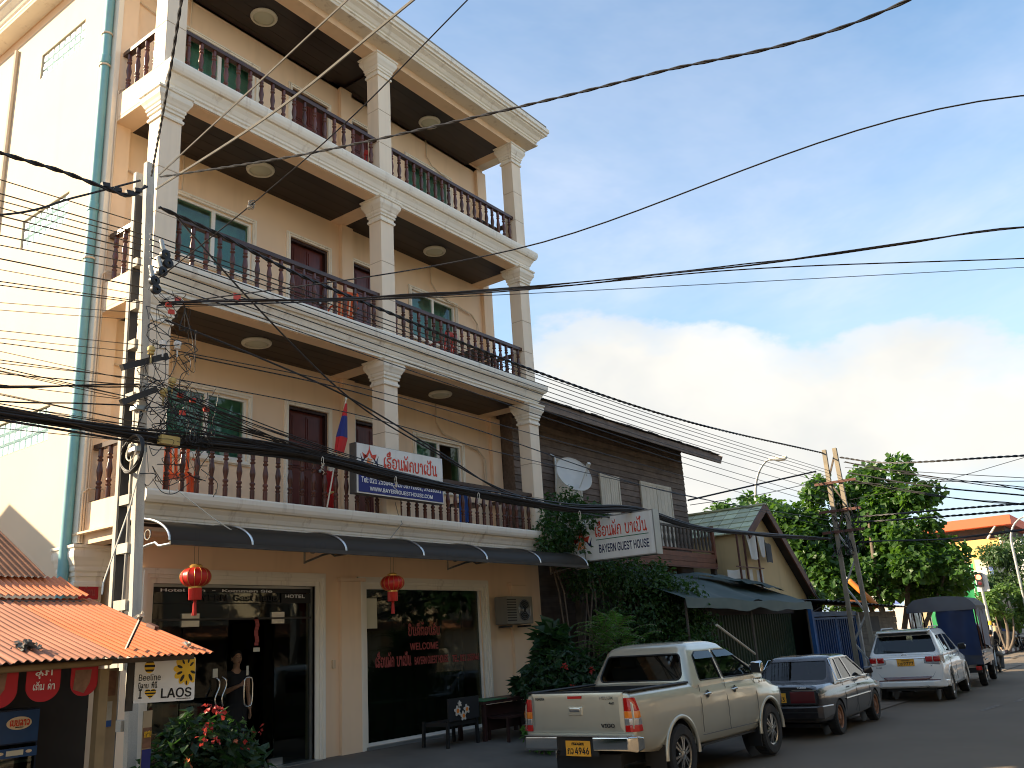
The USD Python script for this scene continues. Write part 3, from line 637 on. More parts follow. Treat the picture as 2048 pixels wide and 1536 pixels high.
# ---- roof
part(GH, 'fascia', MB().box(XL - .02, 9.50, -.02, .30, 13.152, 13.45).box(XL - .02, .262, .302, 15.0, 13.302, 13.45).box(9.2, 9.5, .302, 15.0, 13.302, 13.45), 'peach_render')
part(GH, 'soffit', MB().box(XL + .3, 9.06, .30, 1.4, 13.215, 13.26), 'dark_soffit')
for mm, (z0, z1, out) in enumerate(((13.30, 13.78, .52),)):
    h = z1 - z0
    P = [(0, 0), (.55, .02), (.58, .08), (.50, .10), (.50, .20), (.56, .22), (.56, .30), (.62, .34), (.70, .46), (.84, .56), (.86, .62), (.93, .64), (.93, .76), (1.0, .80), (1.0, 1.0), (0, 1.0)]
    m = MB(); prof = [(a * out, b * h) for a, b in P]
    m.sweep(prof, [((XL - .02, 15.0, z0), (-1, 0, 0), Z3), ((XL - .02, -.02, z0), (-1, -1, 0), Z3), ((9.5, -.02, z0), (1, -1, 0), Z3), ((9.5, 15.0, z0), (1, 0, 0), Z3)])
    part(GH, 'cornice', m, 'white_moulding', label='deep moulded roof cornice')
part(GH, 'roof', MB().box(XL - .5, 10.0, -.48, 15.4, 13.781, 13.90), 'old_concrete')
# ---- drain pipe with collars
dp = holder(GH, 'drain_pipe')
PX, PY = -.155, 1.47
part(dp, 'pipe', MB().tube([(PX, PY, z) for z in (-.1, 3, 6, 9, 13.2)], .072, 14), 'pipe_blue', smooth=40)
for z in (11.0, 8.35, 5.0, 2.2): part(dp, 'socket', MB().lathe([(.072, 0), (.084, .01), (.084, .14), (.072, .16)], (PX, PY, z), 14), 'pipe_blue', smooth=40)
for z in (11.55, 10.95, 7.55, 4.85): part(dp, 'bracket', MB().lathe([(.074, 0), (.088, 0), (.088, .03), (.074, .03)], (PX, PY, z), 14).box(PX, PX + .1, PY + .03, PY + .07, z, z + .03), 'conduit')

# ---- ground storey
GY = .50
mb = MB()
wall_holes(mb, .42, XR, .08, 3.40, [(.58, 3.42, .08, 2.74), (4.54, 7.68, .16, 2.71)], lambda a, A, z, Z: mb.box(a, A, GY, GY + .2, z, Z))
part(GH, 'wall', mb, 'peach_render', label='shaded ground floor wall')
part(GH, 'wall', MB().box(.42, .62, GY + .2, 1.74, .08, 3.3), 'peach_render')
part(GH, 'ceiling', MB().box(-.1, XR, .02, 1.6, 3.412, 3.44), 'peach_render')
for a, b in ((3.93, 4.42), (8.62, 9.10)): part(GH, 'pilaster', MB().box(a, b, GY - .07, GY - .002, .1, 2.78).box(a - .04, b + .04, GY - .10, GY - .003, 2.783, 2.84), 'peach_render')
def surround(x0, x1, z1, z0=.10):
    m = MB()
    for o, t, d in ((0.0, .07, .03), (.07, .05, .055), (.12, .05, .075), (.17, .03, .045)):
        m.box(x0 - o - t, x0 - o, GY - d, GY - .002, z0, z1 + o + t).box(x1 + o, x1 + o + t, GY - d, GY - .002, z0, z1 + o + t).box(x0 - o, x1 + o, GY - d, GY - .002, z1 + o, z1 + o + t)
    part(GH, 'surround', m, 'white_moulding')
surround(.58, 3.42, 2.70); surround(4.54, 7.68, 2.67)
# dark rooms behind the shop glass
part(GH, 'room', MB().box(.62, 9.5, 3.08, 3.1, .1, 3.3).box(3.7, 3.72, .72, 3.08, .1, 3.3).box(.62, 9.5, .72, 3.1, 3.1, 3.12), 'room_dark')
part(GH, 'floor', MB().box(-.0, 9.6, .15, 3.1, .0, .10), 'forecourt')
part(GH, 'step', MB().box(.60, 3.42, .30, .70, .1002, .125).box(4.5, 7.7, .42, .52, .1002, .16), 'steel_dull')
# door wall: fixed panes, transom, two leaves (the right one held open)
sf = holder(GH, 'shopfront')
part(sf, 'mullion', MB().box(.58, .62, GY + .04, GY + .10, .12, 2.70).box(3.38, 3.42, GY + .04, GY + .10, .12, 2.70).box(.62, 3.38, GY + .04, GY + .10, 2.66, 2.70).box(3.42, 3.44, GY - .01, GY + .05, .12, 2.7), 'steel_dull')
part(sf, 'pane', MB().box(.62, 3.38, GY + .065, GY + .075, 2.23, 2.66), 'pane_shop', label='transom pane')
part(sf, 'pane', MB().box(.62, 1.10, GY + .065, GY + .075, .12, 2.225), 'pane_shop')
part(sf, 'pane', MB().box(2.70, 3.38, GY + .065, GY + .075, .12, 2.225), 'pane_shop')
part(sf, 'rail', MB().box(.62, 3.38, GY + .03, GY + .062, 2.205, 2.232), 'dark_steel')
part(sf, 'door_leaf', MB().box(1.12, 1.86, GY + .065, GY + .077, .14, 2.20), 'pane_shop', label='closed glass door leaf')
ang = math.radians(68); hx, hy = 2.68, GY + .08; d = np.array([-math.cos(ang), math.sin(ang), 0]); 
part(sf, 'door_leaf', MB().obox((hx, hy, 1.17), np.array([hx, hy, 1.17]) + d * .80, .012, 2.06, up=(0, 0, 1)), 'pane_shop', label='open glass door leaf')
part(sf, 'patch_fitting', MB().box(1.08, 1.36, GY + .045, GY + .095, 2.12, 2.30), 'steel')
part(sf, 'patch_fitting', MB().box(2.62, 2.86, GY + .045, GY + .095, 2.14, 2.31), 'steel')
part(sf, 'patch_fitting', MB().box(2.62, 2.86, GY + .045, GY + .095, .13, .23), 'steel')
def pull(x, y):
    for s in (-1, 1):
        t = np.linspace(-1, 1, 17)
        part(sf, 'handle', MB().tube([(x + s * .055 + .035 * math.sin(k * PI), y - .07 + .05 * (abs(k) > .97), 1.22 + .20 * k) for k in t], .012, 8), 'chrome', smooth=60)
pull(1.69, GY + .03)
q = np.array([hx, hy, 0]) + d * .60
def pull2():
    t = np.linspace(0, 2 * PI, 25)
    part(sf, 'handle', MB().tube([(2.20 + .075 * math.copysign(abs(math.cos(k)) ** .5, math.cos(k)) , GY + .02, 1.19 + .20 * math.copysign(abs(math.sin(k)) ** .6, math.sin(k))) for k in t[:-1]], .012, 8, closed=True), 'chrome', smooth=60)
pull2()
part(sf, 'sticker', MB().box(1.62, 1.70, GY + .056, GY + .060, 1.42, 1.54), 'sticker_pale'); part(sf, 'sticker', MB().box(2.16, 2.20, GY + .02, GY + .024, 1.42, 1.55), 'sticker_pale')
sc = MB(); 
for k in range(9): sc.box(2.30 + .012 * math.sin(k * 1.3), 2.37 + .012 * math.sin(k * 1.3), GY + .03, GY + .033, 1.83 + k * .045, 1.873 + k * .045)
part(sf, 'hanging_scroll', sc, 'sticker_red'); part(sf, 'notice', MB().box(2.28, 2.40, GY + .03, GY + .034, 1.74, 1.80), 'sticker_pale')
# lettered band over the door
part(sf, 'lettering_band', MB().box(.62, 3.38, GY + .045, GY + .05, 2.595, 2.66), 'paint_black')
lettering(sf, 'lettering', 'Hotel  Inn  -  Kommen Sie', (.72, GY + .043, 2.60), X3, Z3, .036, 1.9, 'paint_white', depth=.002)
lettering(sf, 'lettering', 'BAYERN  Gast Haus', (1.16, GY + .058, 2.475), X3, Z3, .085, 1.56, 'paint_black', depth=.003)
lettering(sf, 'lettering', 'HOTEL', (2.86, GY + .043, 2.52), X3, Z3, .05, .40, 'paint_white', depth=.002)
part(sf, 'lettering_band', MB().box(2.80, 3.37, GY + .046, GY + .051, 2.44, 2.585), 'paint_black')
part(sf, 'lettering_band', MB().box(.62, 2.80, GY + .047, GY + .051, 2.435, 2.448), 'paint_black')
curtain(sf, .62, 1.15, .12, 2.2, GY + .5, 'curtain_dark', 33, .03)
# big window with drapes and red lettering
bw = holder(GH, 'shop_window')
part(bw, 'frame', MB().box(4.54, 4.58, GY + .03, GY + .09, .16, 2.71).box(7.64, 7.68, GY + .03, GY + .09, .16, 2.71).box(4.58, 7.64, GY + .03, GY + .09, 2.67, 2.71).box(4.58, 7.64, GY + .03, GY + .09, .16, .21), 'white_frame')
part(bw, 'pane', MB().box(4.58, 7.64, GY + .055, GY + .063, .21, 2.67), 'pane_shop')
curtain(bw, 4.56, 7.66, .16, 2.7, GY + .45, 'curtain_dark', 5, .05, .08)
part(bw, 'notice', MB().box(4.60, 4.86, GY + .049, GY + .053, 2.02, 2.52), 'sticker_pale')
yy = GY + .052
lettering(bw, 'lettering', 'ຍິນດີຕ້ອນຮັບ', (5.62, yy, 1.88), X3, Z3, .135, .86, 'sticker_red', lao=True, stroke=.20, outline=.014)
lettering(bw, 'lettering', 'WELCOME', (5.66, yy, 1.63), X3, Z3, .115, .76, 'sticker_red')
lettering(bw, 'lettering', 'ເຮືອນພັກ ບາເຢັນ', (4.80, yy, 1.38), X3, Z3, .15, .88, 'sticker_red', lao=True, stroke=.20, outline=.014)
lettering(bw, 'lettering', 'BAYERN GUEST HOUSE', (5.77, yy, 1.38), X3, Z3, .125, .92, 'sticker_red')
lettering(bw, 'lettering', 'TEL: 021 255046', (6.80, yy, 1.375), X3, Z3, .115, .80, 'sticker_red')
# small red plate on the corner pilaster, switch box
pl = holder(GH, 'name_plate')
part(pl, 'plate', MB().box(.00, .27, 1.30, 1.318, 2.55, 2.74), 'poster_red')
lettering(pl, 'lettering', 'ບ້ານ', (.06, 1.297, 2.605), X3, Z3, .07, .16, 'sticker_red', lao=True, stroke=.18)
part(GH, 'switch_box', MB().box(3.78, 3.84, GY - .03, GY - .001, 1.42, 1.55), 'conduit')
# ---- smoked awning on steel ribs
aw = holder(GH, 'awning')
def awn(t): a = t * PI / 2; return -.02 - .93 * math.sin(a), 3.06 + .36 * math.cos(a)
A0, A1 = -.12, 9.45
ts = np.linspace(0, 1, 13)
v = [(x, *awn(t)) for x in (A0, A1) for t in ts]; n = len(ts)
part(aw, 'sheet', (np.array(v), np.array([(i, i + 1, n + i + 1) for i in range(n - 1)] + [(i, n + i + 1, n + i) for i in range(n - 1)])), 'smoked_sheet', smooth=True)
ribs = [A0, 1.10, 2.76, 4.45, 6.10, 7.75, A1]
for x in ribs:
    part(aw, 'rib', MB().tube([(x, y, z + .012) for y, z in map(awn, ts)], .016, 6), 'steel')
part(aw, 'edge_bar', MB().box(A0, A1, -.975, -.945, 3.02, 3.075), 'dark_steel')
part(aw, 'edge_bar', MB().box(A0, A1, -.04, -.012, 3.37, 3.43), 'dark_steel')
for x in (A0 + .02, 2.76, 6.10, A1 - .02):
    b = MB().tube([(x, -.03, 3.36), (x, -.03, 2.98)], .016, 6).tube([(x, -.03, 3.0), (x, -.45, 3.07), (x, -.62, 3.08), (x, -.70, 3.03), (x, -.95, 3.03)], .018, 6)
    for yc, r in ((-.22, .085), (-.44, .062)): b.tube([(x, yc + r * math.cos(k), 3.20 + r * math.sin(k)) for k in np.linspace(0, 2 * PI, 19)[:-1]], .010, 6, closed=True)
    part(aw, 'bracket', b, 'steel', smooth=40)
# ================================================================== vehicles (local frame: x forward from the rear bumper, left +y, z up from the road)
def to_man(v, f):
    m = trimesh.Trimesh(v, f, process=True); m.merge_vertices(); trimesh.repair.fix_normals(m)
    return m3.Manifold(m3.Mesh(np.asarray(m.vertices, np.float32), np.asarray(m.faces, np.uint32)))
def man_arrays(m):
    k = m.to_mesh(); return np.array(k.vert_properties[:, :3], float), np.array(k.tri_verts, int)
def ring_loft(rings):
    """Closed solid through rings of equal counts."""
    n = len(rings[0]); v = np.vstack(rings); mb = MB()
    f = [(i * n + j, i * n + (j + 1) % n, (i + 1) * n + (j + 1) % n, (i + 1) * n + j) for i in range(len(rings) - 1) for j in range(n)]
    tri = []
    for q in f: tri += [(q[0], q[1], q[2]), (q[0], q[2], q[3])]
    for base, flip in ((0, True), ((len(rings) - 1) * n, False)):
        c = len(v); v = np.vstack([v, v[base:base + n].mean(0)])
        for j in range(n): tri.append((base + (j + 1) % n, base + j, c) if flip else (base + j, base + (j + 1) % n, c))
    return v, np.array(tri)
def body_station(u, wb, wm, wt, zb, zm, zt, crown=.02, sh=.06):
    h = [(0, zb), (wb - .06, zb), (wb, zb + .05), ((wb + wm) / 2 + .015, (zb + zm) / 2), (wm, zm), (wm - .008, zm + (zt - zm) * .55), (wt, zt - sh), (wt - .02, zt - .02), (wt - .09, zt), (wt * .5, zt + crown * .75), (0, zt + crown)]
    return np.array([(u, -y, z) for y, z in h] + [(u, y, z) for y, z in h[-2:0:-1]])
def cab_ring(z, u0, u1, wr, wf, rad, bow0=.0, bow1=.0):
    pts = []
    rear = [(u0 - bow0 * (1 - (k / 3) ** 2), -k / 3 * (wr - rad)) for k in range(0, 3)]
    side = [(u0 + rad + (u1 - u0 - 2 * rad) * t, -(wr + (wf - wr) * t)) for t in np.linspace(0, 1, 9)[1:-1]]
    front = [(u1 + bow1 * (1 - (k / 3) ** 2), -k / 3 * (wf - rad)) for k in (2, 1, 0)]
    c1 = [(u0 + rad - rad * math.cos(a), -(wr - rad) - rad * math.sin(a)) for a in np.linspace(0, PI / 2, 5)]
    c2 = [(u1 - rad + rad * math.sin(a), -(wf - rad) - rad * math.cos(a)) for a in np.linspace(0, PI / 2, 5)]
    half = rear + c1 + side + c2 + front
    full = half + [(x, -y) for x, y in half[-2:0:-1]]
    return np.array([(x, y, z) for x, y in full])
def cyl_y(cx, cz, r, y0, y1, n=40):
    m = m3.Manifold.cylinder(abs(y1 - y0), r, r, n).rotate([-90, 0, 0]); return m.translate([cx, min(y0, y1), cz])
def prism_y(poly, y0, y1):
    m = trimesh.creation.extrude_polygon(poly, abs(y1 - y0), engine='earcut'); v = m.vertices
    return to_man(np.stack([v[:, 0], min(y0, y1) + v[:, 2], v[:, 1]], 1), m.faces)
def prism_x(poly, x0, x1):
    m = trimesh.creation.extrude_polygon(poly, abs(x1 - x0), engine='earcut'); v = m.vertices
    return to_man(np.stack([min(x0, x1) + v[:, 2], v[:, 0], v[:, 1]], 1), m.faces)
def rounded(pts, r=.04): return Polygon(pts).buffer(-r).buffer(r, quad_segs=4)
class Car:
    def __init__(s, name, label, cat, loc, rz, paint, group=None):
        s.t = thing(name, label, cat, loc, group=group, rz=rz); s.paint = paint
    def p(s, name, mesh, mat, parent=None, **k):
        if isinstance(mesh, m3.Manifold): mesh = man_arrays(mesh)
        return part(parent or s.t, name, mesh, mat, local=True, **k)
    def body(s, stations, axles, arch, wz, cuts=()):
        m = to_man(*ring_loft([body_station(*q) for q in stations]))
        for u in axles:
            for sg in (-1, 1): m = m - cyl_y(u, wz, arch, sg * .52, sg * 1.2)
        for c in cuts: m = m - c
        s.p('body', m, s.paint, smooth=38); s.m = m
        for u in axles:
            for sg in (-1, 1):
                a = np.linspace(-.25, PI + .25, 20); mb = MB(); w0 = sg * .52; w1 = sg * (s.W - .055)
                mb.add([(u + (arch - .006) * math.cos(k), w, wz + (arch - .006) * math.sin(k)) for k in a for w in (w0, w1)], [(2 * i, 2 * i + 1, 2 * i + 3, 2 * i + 2) for i in range(19)])
                mb.add([(u, w0 + sg * .005, wz)] + [(u + arch * math.cos(k), w0 + sg * .005, wz + arch * math.sin(k)) for k in np.linspace(0, 2 * PI, 24)], [(0, i, i + 1) for i in range(1, 24)])
                s.p('wheel_well', mb, 'black_plastic')
    def cab(s, belt, top_, roof, win_side, win_rear, win_front, inset=.045, mat=None):
        z0, u0, u1, wr, wf, r0 = belt; z1, U0, U1, Wr, Wf, r1 = top_
        s.zb, s.zt = z0, z1
        def lerp(z, a, b): return a + (b - a) * (z - z0) / (z1 - z0)
        s.side_v = lambda u, z: lerp(z, wr, Wr) + (lerp(z, wf, Wf) - lerp(z, wr, Wr)) * np.clip((u - lerp(z, u0, U0)) / (lerp(z, u1, U1) - lerp(z, u0, U0)), 0, 1)
        s.rear_u = lambda z: lerp(z, u0, U0); s.front_u = lambda z: lerp(z, u1, U1)
        rings = [cab_ring(z0 - .06, u0 - .0, u1 + .02, wr, wf, r0), cab_ring(z0, u0, u1, wr, wf, r0), cab_ring(z1, U0, U1, Wr, Wf, r1)] + [cab_ring(*q) for q in roof]
        v, f = ring_loft(rings); m = to_man(v, f)
        i = inset
        inner = [cab_ring(z0 - .02, u0 + i, u1 - i, wr - i, wf - i, r0 * .8), cab_ring(z1, U0 + i, U1 - i, Wr - i, Wf - i, r1 * .8), cab_ring(z1 + .05, U0 + i + .12, U1 - i - .12, Wr - i - .08, Wf - i - .08, r1 * .7)]
        m = m - to_man(*ring_loft(inner))
        for q in win_side: m = m - prism_y(Polygon(q).buffer(0), -1.5, 1.5)
        um = (U0 + U1) / 2
        if win_rear is not None: m = m - prism_x(win_rear, u0 - .3, um)
        if win_front is not None: m = m - prism_x(win_front, um, u1 + .3)
        s.p('cab', m, mat or s.paint, smooth=35)
    def side_pane(s, poly, mat='car_glass', inset=.012, name='window'):
        tri_v, tri_f = trimesh.creation.triangulate_polygon(poly.segmentize(.15), engine='earcut')
        for sg in (-1, 1):
            v = np.array([(a, sg * (s.side_v(a, b) - inset), b) for a, b in tri_v]); s.p(name, (v, tri_f), mat)
    def end_pane(s, poly, ufun, mat='car_glass', name='rear_window'):
        tri_v, tri_f = trimesh.creation.triangulate_polygon(poly, engine='earcut')
        s.p(name, (np.array([(ufun(b), a, b) for a, b in tri_v]), tri_f), mat)
    def wheel(s, u, v, r, rimr, w=.22, spokes=6, rim='alloy', sg=-1, steel=False):
        h = holder(s.t, 'wheel'); y = sg * v
        P = [(rimr, -w / 2 + .02), (rimr + .02, -w / 2), (r - .03, -w / 2), (r - .005, -w / 2 + .03), (r, -w / 4), (r, w / 4), (r - .005, w / 2 - .03), (r - .03, w / 2), (rimr + .02, w / 2), (rimr, w / 2 - .02)]
        k = MB().lathe(P, (u, y, r), 36, 'y')
        for a in np.linspace(0, 2 * PI, 42)[:-1]:
            c, q = math.cos(a), math.sin(a); k.obox((u + (r - .004) * c, y - w * .36, r + (r - .004) * q), (u + (r - .004) * c, y + w * .36, r + (r - .004) * q), .018, .014, up=(c, 0, q))
        s.p('tyre', k, 'black_rubber', parent=h, smooth=30)
        f = y + sg * (w / 2 - .03)
        m = MB().lathe([(rimr - .015, -w * .4 * sg + sg * .04), (rimr - .02, 0), (rimr, .012 * sg), (rimr + .005, 0)], (u, f, r), 30, 'y')
        d = MB().lathe([(0, 0), (rimr - .01, 0)], (u, f - sg * .075, r), 30, 'y')
        s.p('brake_disc', d, 'black_plastic', parent=h)
        if steel:
            m.lathe([(0, .012 * sg), (.05, .012 * sg), (.07, -.02 * sg), (.12, -.012 * sg), (.14, -.035 * sg), (rimr - .02, -.04 * sg)], (u, f, r), 30, 'y')
            for a in np.linspace(0, 2 * PI, 11)[:-1]: m.lathe([(0, .002 * sg), (.018, 0)], (u + .105 * math.cos(a), f - sg * .008, r + .105 * math.sin(a)), 8, 'y')
        else:
            for a in np.linspace(0, 2 * PI, spokes + 1)[:-1] + .3:
                c, q = math.cos(a), math.sin(a); t = np.array([-q, 0, c])
                for o in (-1, 1):
                    A = np.array([u + .05 * c, f + sg * .005, r + .05 * q]) + t * o * .014; B = np.array([u + (rimr - .01) * c, f - sg * .012, r + (rimr - .01) * q]) + t * o * .034
                    m.obox(A, B, .030, .026, up=(0, 1, 0))
            m.lathe([(0, .018 * sg), (.035, .016 * sg), (.06, .004 * sg), (.075, -.02 * sg)], (u, f, r), 16, 'y')
        s.p('rim', m, rim, parent=h, smooth=30)
    def seam(s, pts, r=.004, name='door_seam', mat='black_plastic'): s.p(name, MB().tube(pts, r, 4), mat)
    def plate(s, u, y, z, w, h, txt, slant=0.0, lead=None):
        k = holder(s.t, 'number_plate')
        s.p('backing', MB().box(u - .006, u, y - w / 2, y + w / 2, z, z + h), 'plate_yellow', parent=k)
        o = (u - .009, y + w * .44, z + h * .14)
        lw = .30 if lead else 0.0
        if lead:
            mb = MB(); shp, ww = lao_shape(lead, .15); sx = w * .26 / ww
            mb.prism(affinity.scale(shp, sx, h * .36, origin=(0, 0)), np.array(o), (0, -1, 0), (0, 0, 1), (-1, 0, 0), .003); s.p('lettering', mb, 'paint_black', parent=k)
        m = meshkit.text_mesh(txt, h * .42, .003, bold=True); v = m.vertices.copy(); v[:, 0] *= (w * (.88 - lw)) / v[:, 0].max()
        s.p('lettering', (np.stack([o[0] - v[:, 2], o[1] - w * lw - v[:, 0], o[2] + v[:, 1]], 1), m.faces), 'paint_black', parent=k)
        mb = MB(); shp, ww = lao_shape('ກຳແພງນະຄອນ'.replace('ຳ', 'າ').replace('ງ', 'ວ').replace('ະ', 'ສ'), .16)
        mb.prism(affinity.scale(shp, w * .5 / ww, h * .16, origin=(0, 0)), (u - .009, y + w * .25, z + h * .72), (0, -1, 0), (0, 0, 1), (-1, 0, 0), .003); s.p('lettering', mb, 'paint_black', parent=k)
    def badge(s, txt, u, y, z, h, w, mat='chrome', name='badge', bold=True):
        m = meshkit.text_mesh(txt, h, .005, bold=bold); v = m.vertices.copy(); v[:, 0] *= w / v[:, 0].max()
        s.p(name, (np.stack([u - v[:, 2], y - v[:, 0], z + v[:, 1]], 1), m.faces), mat)
    def side_badge(s, txt, u, y, z, h, w, mat='chrome'):
        m = meshkit.text_mesh(txt, h, .005, bold=True); v = m.vertices.copy(); v[:, 0] *= w / v[:, 0].max()
        s.p('badge', (np.stack([u + v[:, 0], y - v[:, 2], z + v[:, 1]], 1), m.faces), mat)
    def seats(s, us, z, w=.5):
        for u in us:
            for y in (-.34, .34):
                m = MB().obox((u, y, z - .1), (u - .12, y, z + .22), w, .12, up=(1, 0, 0)); m.obox((u - .13, y, z + .24), (u - .16, y, z + .38), .24, .09, up=(1, 0, 0)); s.p('seat', m, 'seat_cloth')

def blob(pts, r=.02, iters=0):
    """Rounded hull of points with a radius each."""
    s = m3.Manifold.sphere(1.0, 12); rs = np.broadcast_to(r, (len(pts),))
    return m3.Manifold.batch_hull([s.scale([q] * 3).translate([float(c) for c in p]) for p, q in zip(pts, rs)])

# ---- silver gold pickup
PKZ = float(road_z(6.4)) + .004
c = Car('pickup_truck', 'silver gold double cab pickup with chrome step bumper parked nearest', 'pickup', (3.899, -3.937, PKZ), math.radians(-1.05), 'pickup_paint', None); c.W = .88
ST = [(.10, .80, .845, .80, .74, .95, 1.24), (.14, .82, .865, .815, .56, .93, 1.265), (.6, .825, .875, .825, .50, .92, 1.265), (1.29, .825, .88, .83, .46, .92, 1.265), (1.75, .825, .88, .83, .44, .92, 1.265), (1.80, .825, .88, .835, .44, .92, 1.262), (2.8, .83, .885, .845, .42, .90, 1.245), (3.9, .83, .885, .84, .42, .90, 1.225), (4.38, .83, .885, .82, .44, .90, 1.185), (4.85, .80, .87, .76, .46, .86, 1.10), (5.05, .72, .82, .66, .48, .80, 1.02), (5.18, .55, .68, .5, .52, .74, .92)]
bed = m3.Manifold.cube([1.52, 1.50, .6]).translate([.20, -.75, .86])
c.body(ST, (1.29, 4.375), .445, .40, (bed,))
c.p('bed_liner', MB().box(.205, 1.715, -.745, .745, .862, .872).box(.201, .215, -.745, .745, .872, 1.25).box(1.70, 1.716, -.745, .745, .872, 1.25).box(.215, 1.70, -.747, -.735, .872, 1.25).box(.215, 1.70, .735, .747, .872, 1.25), 'black_plastic')
for sg in (-1, 1): c.p('bed_rail', blob([(.14, sg * .80, 1.275), (1.74, sg * .80, 1.272), (.14, sg * .74, 1.275), (1.74, sg * .74, 1.272)], .016), 'black_plastic', smooth=50)
c.p('bed_rail', blob([(.125, -.72, 1.268), (.125, .72, 1.268), (.19, .72, 1.268), (.19, -.72, 1.268)], .013), 'black_plastic', smooth=50)
c.p('tailgate', blob([(.098, y, z) for y in (-.705, .705) for z in (.79, 1.255)] + [(.085, y, z) for y in (-.66, .66) for z in (.86, 1.20)] + [(.14, y, z) for y in (-.705, .705) for z in (.79, 1.255)], .012), c.paint, smooth=20)
c.p('tailgate_handle', blob([(.073, y, z) for y in (-.095, .095) for z in (1.005, 1.085)], .018), c.paint, smooth=40)
c.p('tailgate_handle', blob([(.054, y, z) for y in (-.075, .075) for z in (1.045, 1.075)], .010), 'chrome', smooth=40)
c.p('brake_lamp', MB().box(.062, .072, -.11, .11, 1.198, 1.232), 'lamp_red')
c.badge('TOYOTA', .0675, .64, 1.185, .028, .15, 'black_plastic'); c.badge('HILUX', .0675, -.38, 1.185, .032, .21, 'chrome'); c.badge('4x2', .0675, -.52, 1.125, .026, .075, 'black_plastic'); c.badge('VIGO', .0675, -.38, .845, .045, .20, 'black_plastic')
for sg in (-1, 1):
    l = holder(c.t, 'tail_lamp')
    ys = sorted((sg * .722, sg * .845)); 
    def lens(za, zb, mat, d=.0):
        P = []
        for z in (za, zb):
            k = (z - .78) / .43; out = .872 - .055 * max(0, k - .55) * 2
            P += [(.088 - d, sg * .735, z), (.088 - d, sg * (.80 - .02 * k), z), (.145, sg * (out + .012), z), (.235 - .07 * k, sg * (out + .014), z), (.16, sg * .73, z)]
        c.p('lens', blob(P, .008), mat, parent=l, smooth=35)
    lens(.80, .865, 'lamp_red'); lens(.88, .945, 'lamp_clear', .003); lens(.96, 1.03, 'lamp_amber', .002); lens(1.045, 1.19, 'lamp_red', .001)
rb = blob([(.02, y, z) for y in (-.78, .78) for z in (.60, .72)] + [(.10, y, z) for y in (-.86, .86) for z in (.58, .72)] + [(.24, y, z) for y in (-.86, .86) for z in (.60, .70)], .025)
rb = rb - m3.Manifold.cube([.3, .56, .4]).translate([-.2, -.28, .40])
c.p('rear_bumper', rb, 'chrome', smooth=30)
c.p('bumper_step', MB().box(.0, .16, -.80, .80, .745, .752), 'steel_dull')
c.p('bumper_recess', MB().box(.075, .10, -.30, .30, .50, .735), 'black_plastic')
c.p('chassis', MB().box(.3, 4.9, -.45, .45, .36, .50).box(.28, .34, -.5, .5, .30, .5).box(1.15, 1.43, -.6, .6, .30, .44), 'black_plastic')
c.plate(.07, .0, .50, .38, .185, '4946', lead='ກວ')
sw1 = rounded([(2.06, 1.275), (2.78, 1.265), (2.78, 1.66), (2.27, 1.665), (2.17, 1.62)], .03)
sw2 = rounded([(2.87, 1.265), (4.06, 1.255), (3.92, 1.35), (3.36, 1.655), (2.87, 1.66)], .03)
rw = rounded([(-.70, 1.30), (.70, 1.30), (.60, 1.655), (-.60, 1.655)], .07)
fw = rounded([(-.72, 1.26), (.72, 1.26), (.58, 1.66), (-.58, 1.66)], .05)
c.cab((1.24, 1.76, 4.38, .845, .83, .10), (1.69, 1.98, 3.36, .675, .665, .11), [(1.755, 2.04, 3.26, .64, .63, .12), (1.80, 2.16, 3.12, .55, .54, .14), (1.82, 2.36, 2.98, .42, .42, .16)], [sw1, sw2], rw, fw)
c.side_pane(sw1); c.side_pane(sw2); c.end_pane(rw, lambda z: c.rear_u(z) + .02, 'car_glass'); c.end_pane(fw, lambda z: c.front_u(z) - .02, 'car_glass_light', 'windscreen')
for q in (sw1, sw2):
    vis = q.intersection(sbox(0, 1.565, 6, 2)); tv, tf = trimesh.creation.triangulate_polygon(vis.segmentize(.1), engine='earcut')
    for sg in (-1, 1): c.p('rain_visor', (np.array([(a, sg * (c.side_v(a, b) + .006 + .03 * (1.68 - b) / .12), b) for a, b in tv]), tf), 'car_glass_light')
for q in (sw1, sw2):
    ex = list(q.exterior.coords)
    for sg in (-1, 1): c.p('window_rubber', MB().tube([(a, sg * (c.side_v(a, b) - .002), b) for a, b in ex[:-1]], .011, 5, closed=True), 'black_plastic')
c.p('window_rubber', MB().tube([(c.rear_u(b) + .004, a, b) for a, b in list(rw.exterior.coords)[:-1]], .013, 5, closed=True), 'black_plastic')
c.p('rib_panel', MB().box(1.752, 1.763, -.56, .56, 1.252, 1.262), c.paint)
c.seats((3.05,), 1.30); c.seats((2.25,), 1.26, .6); c.p('dashboard', MB().box(3.95, 4.25, -.70, .70, 1.10, 1.27), 'interior'); c.p('cabin_floor', MB().box(1.85, 4.2, -.76, .76, 1.205, 1.222), 'interior')
for u in (1.29, 4.375):
    for sg in (-1, 1): c.wheel(u, .76, .385, .235, .24, 6, 'alloy', sg)
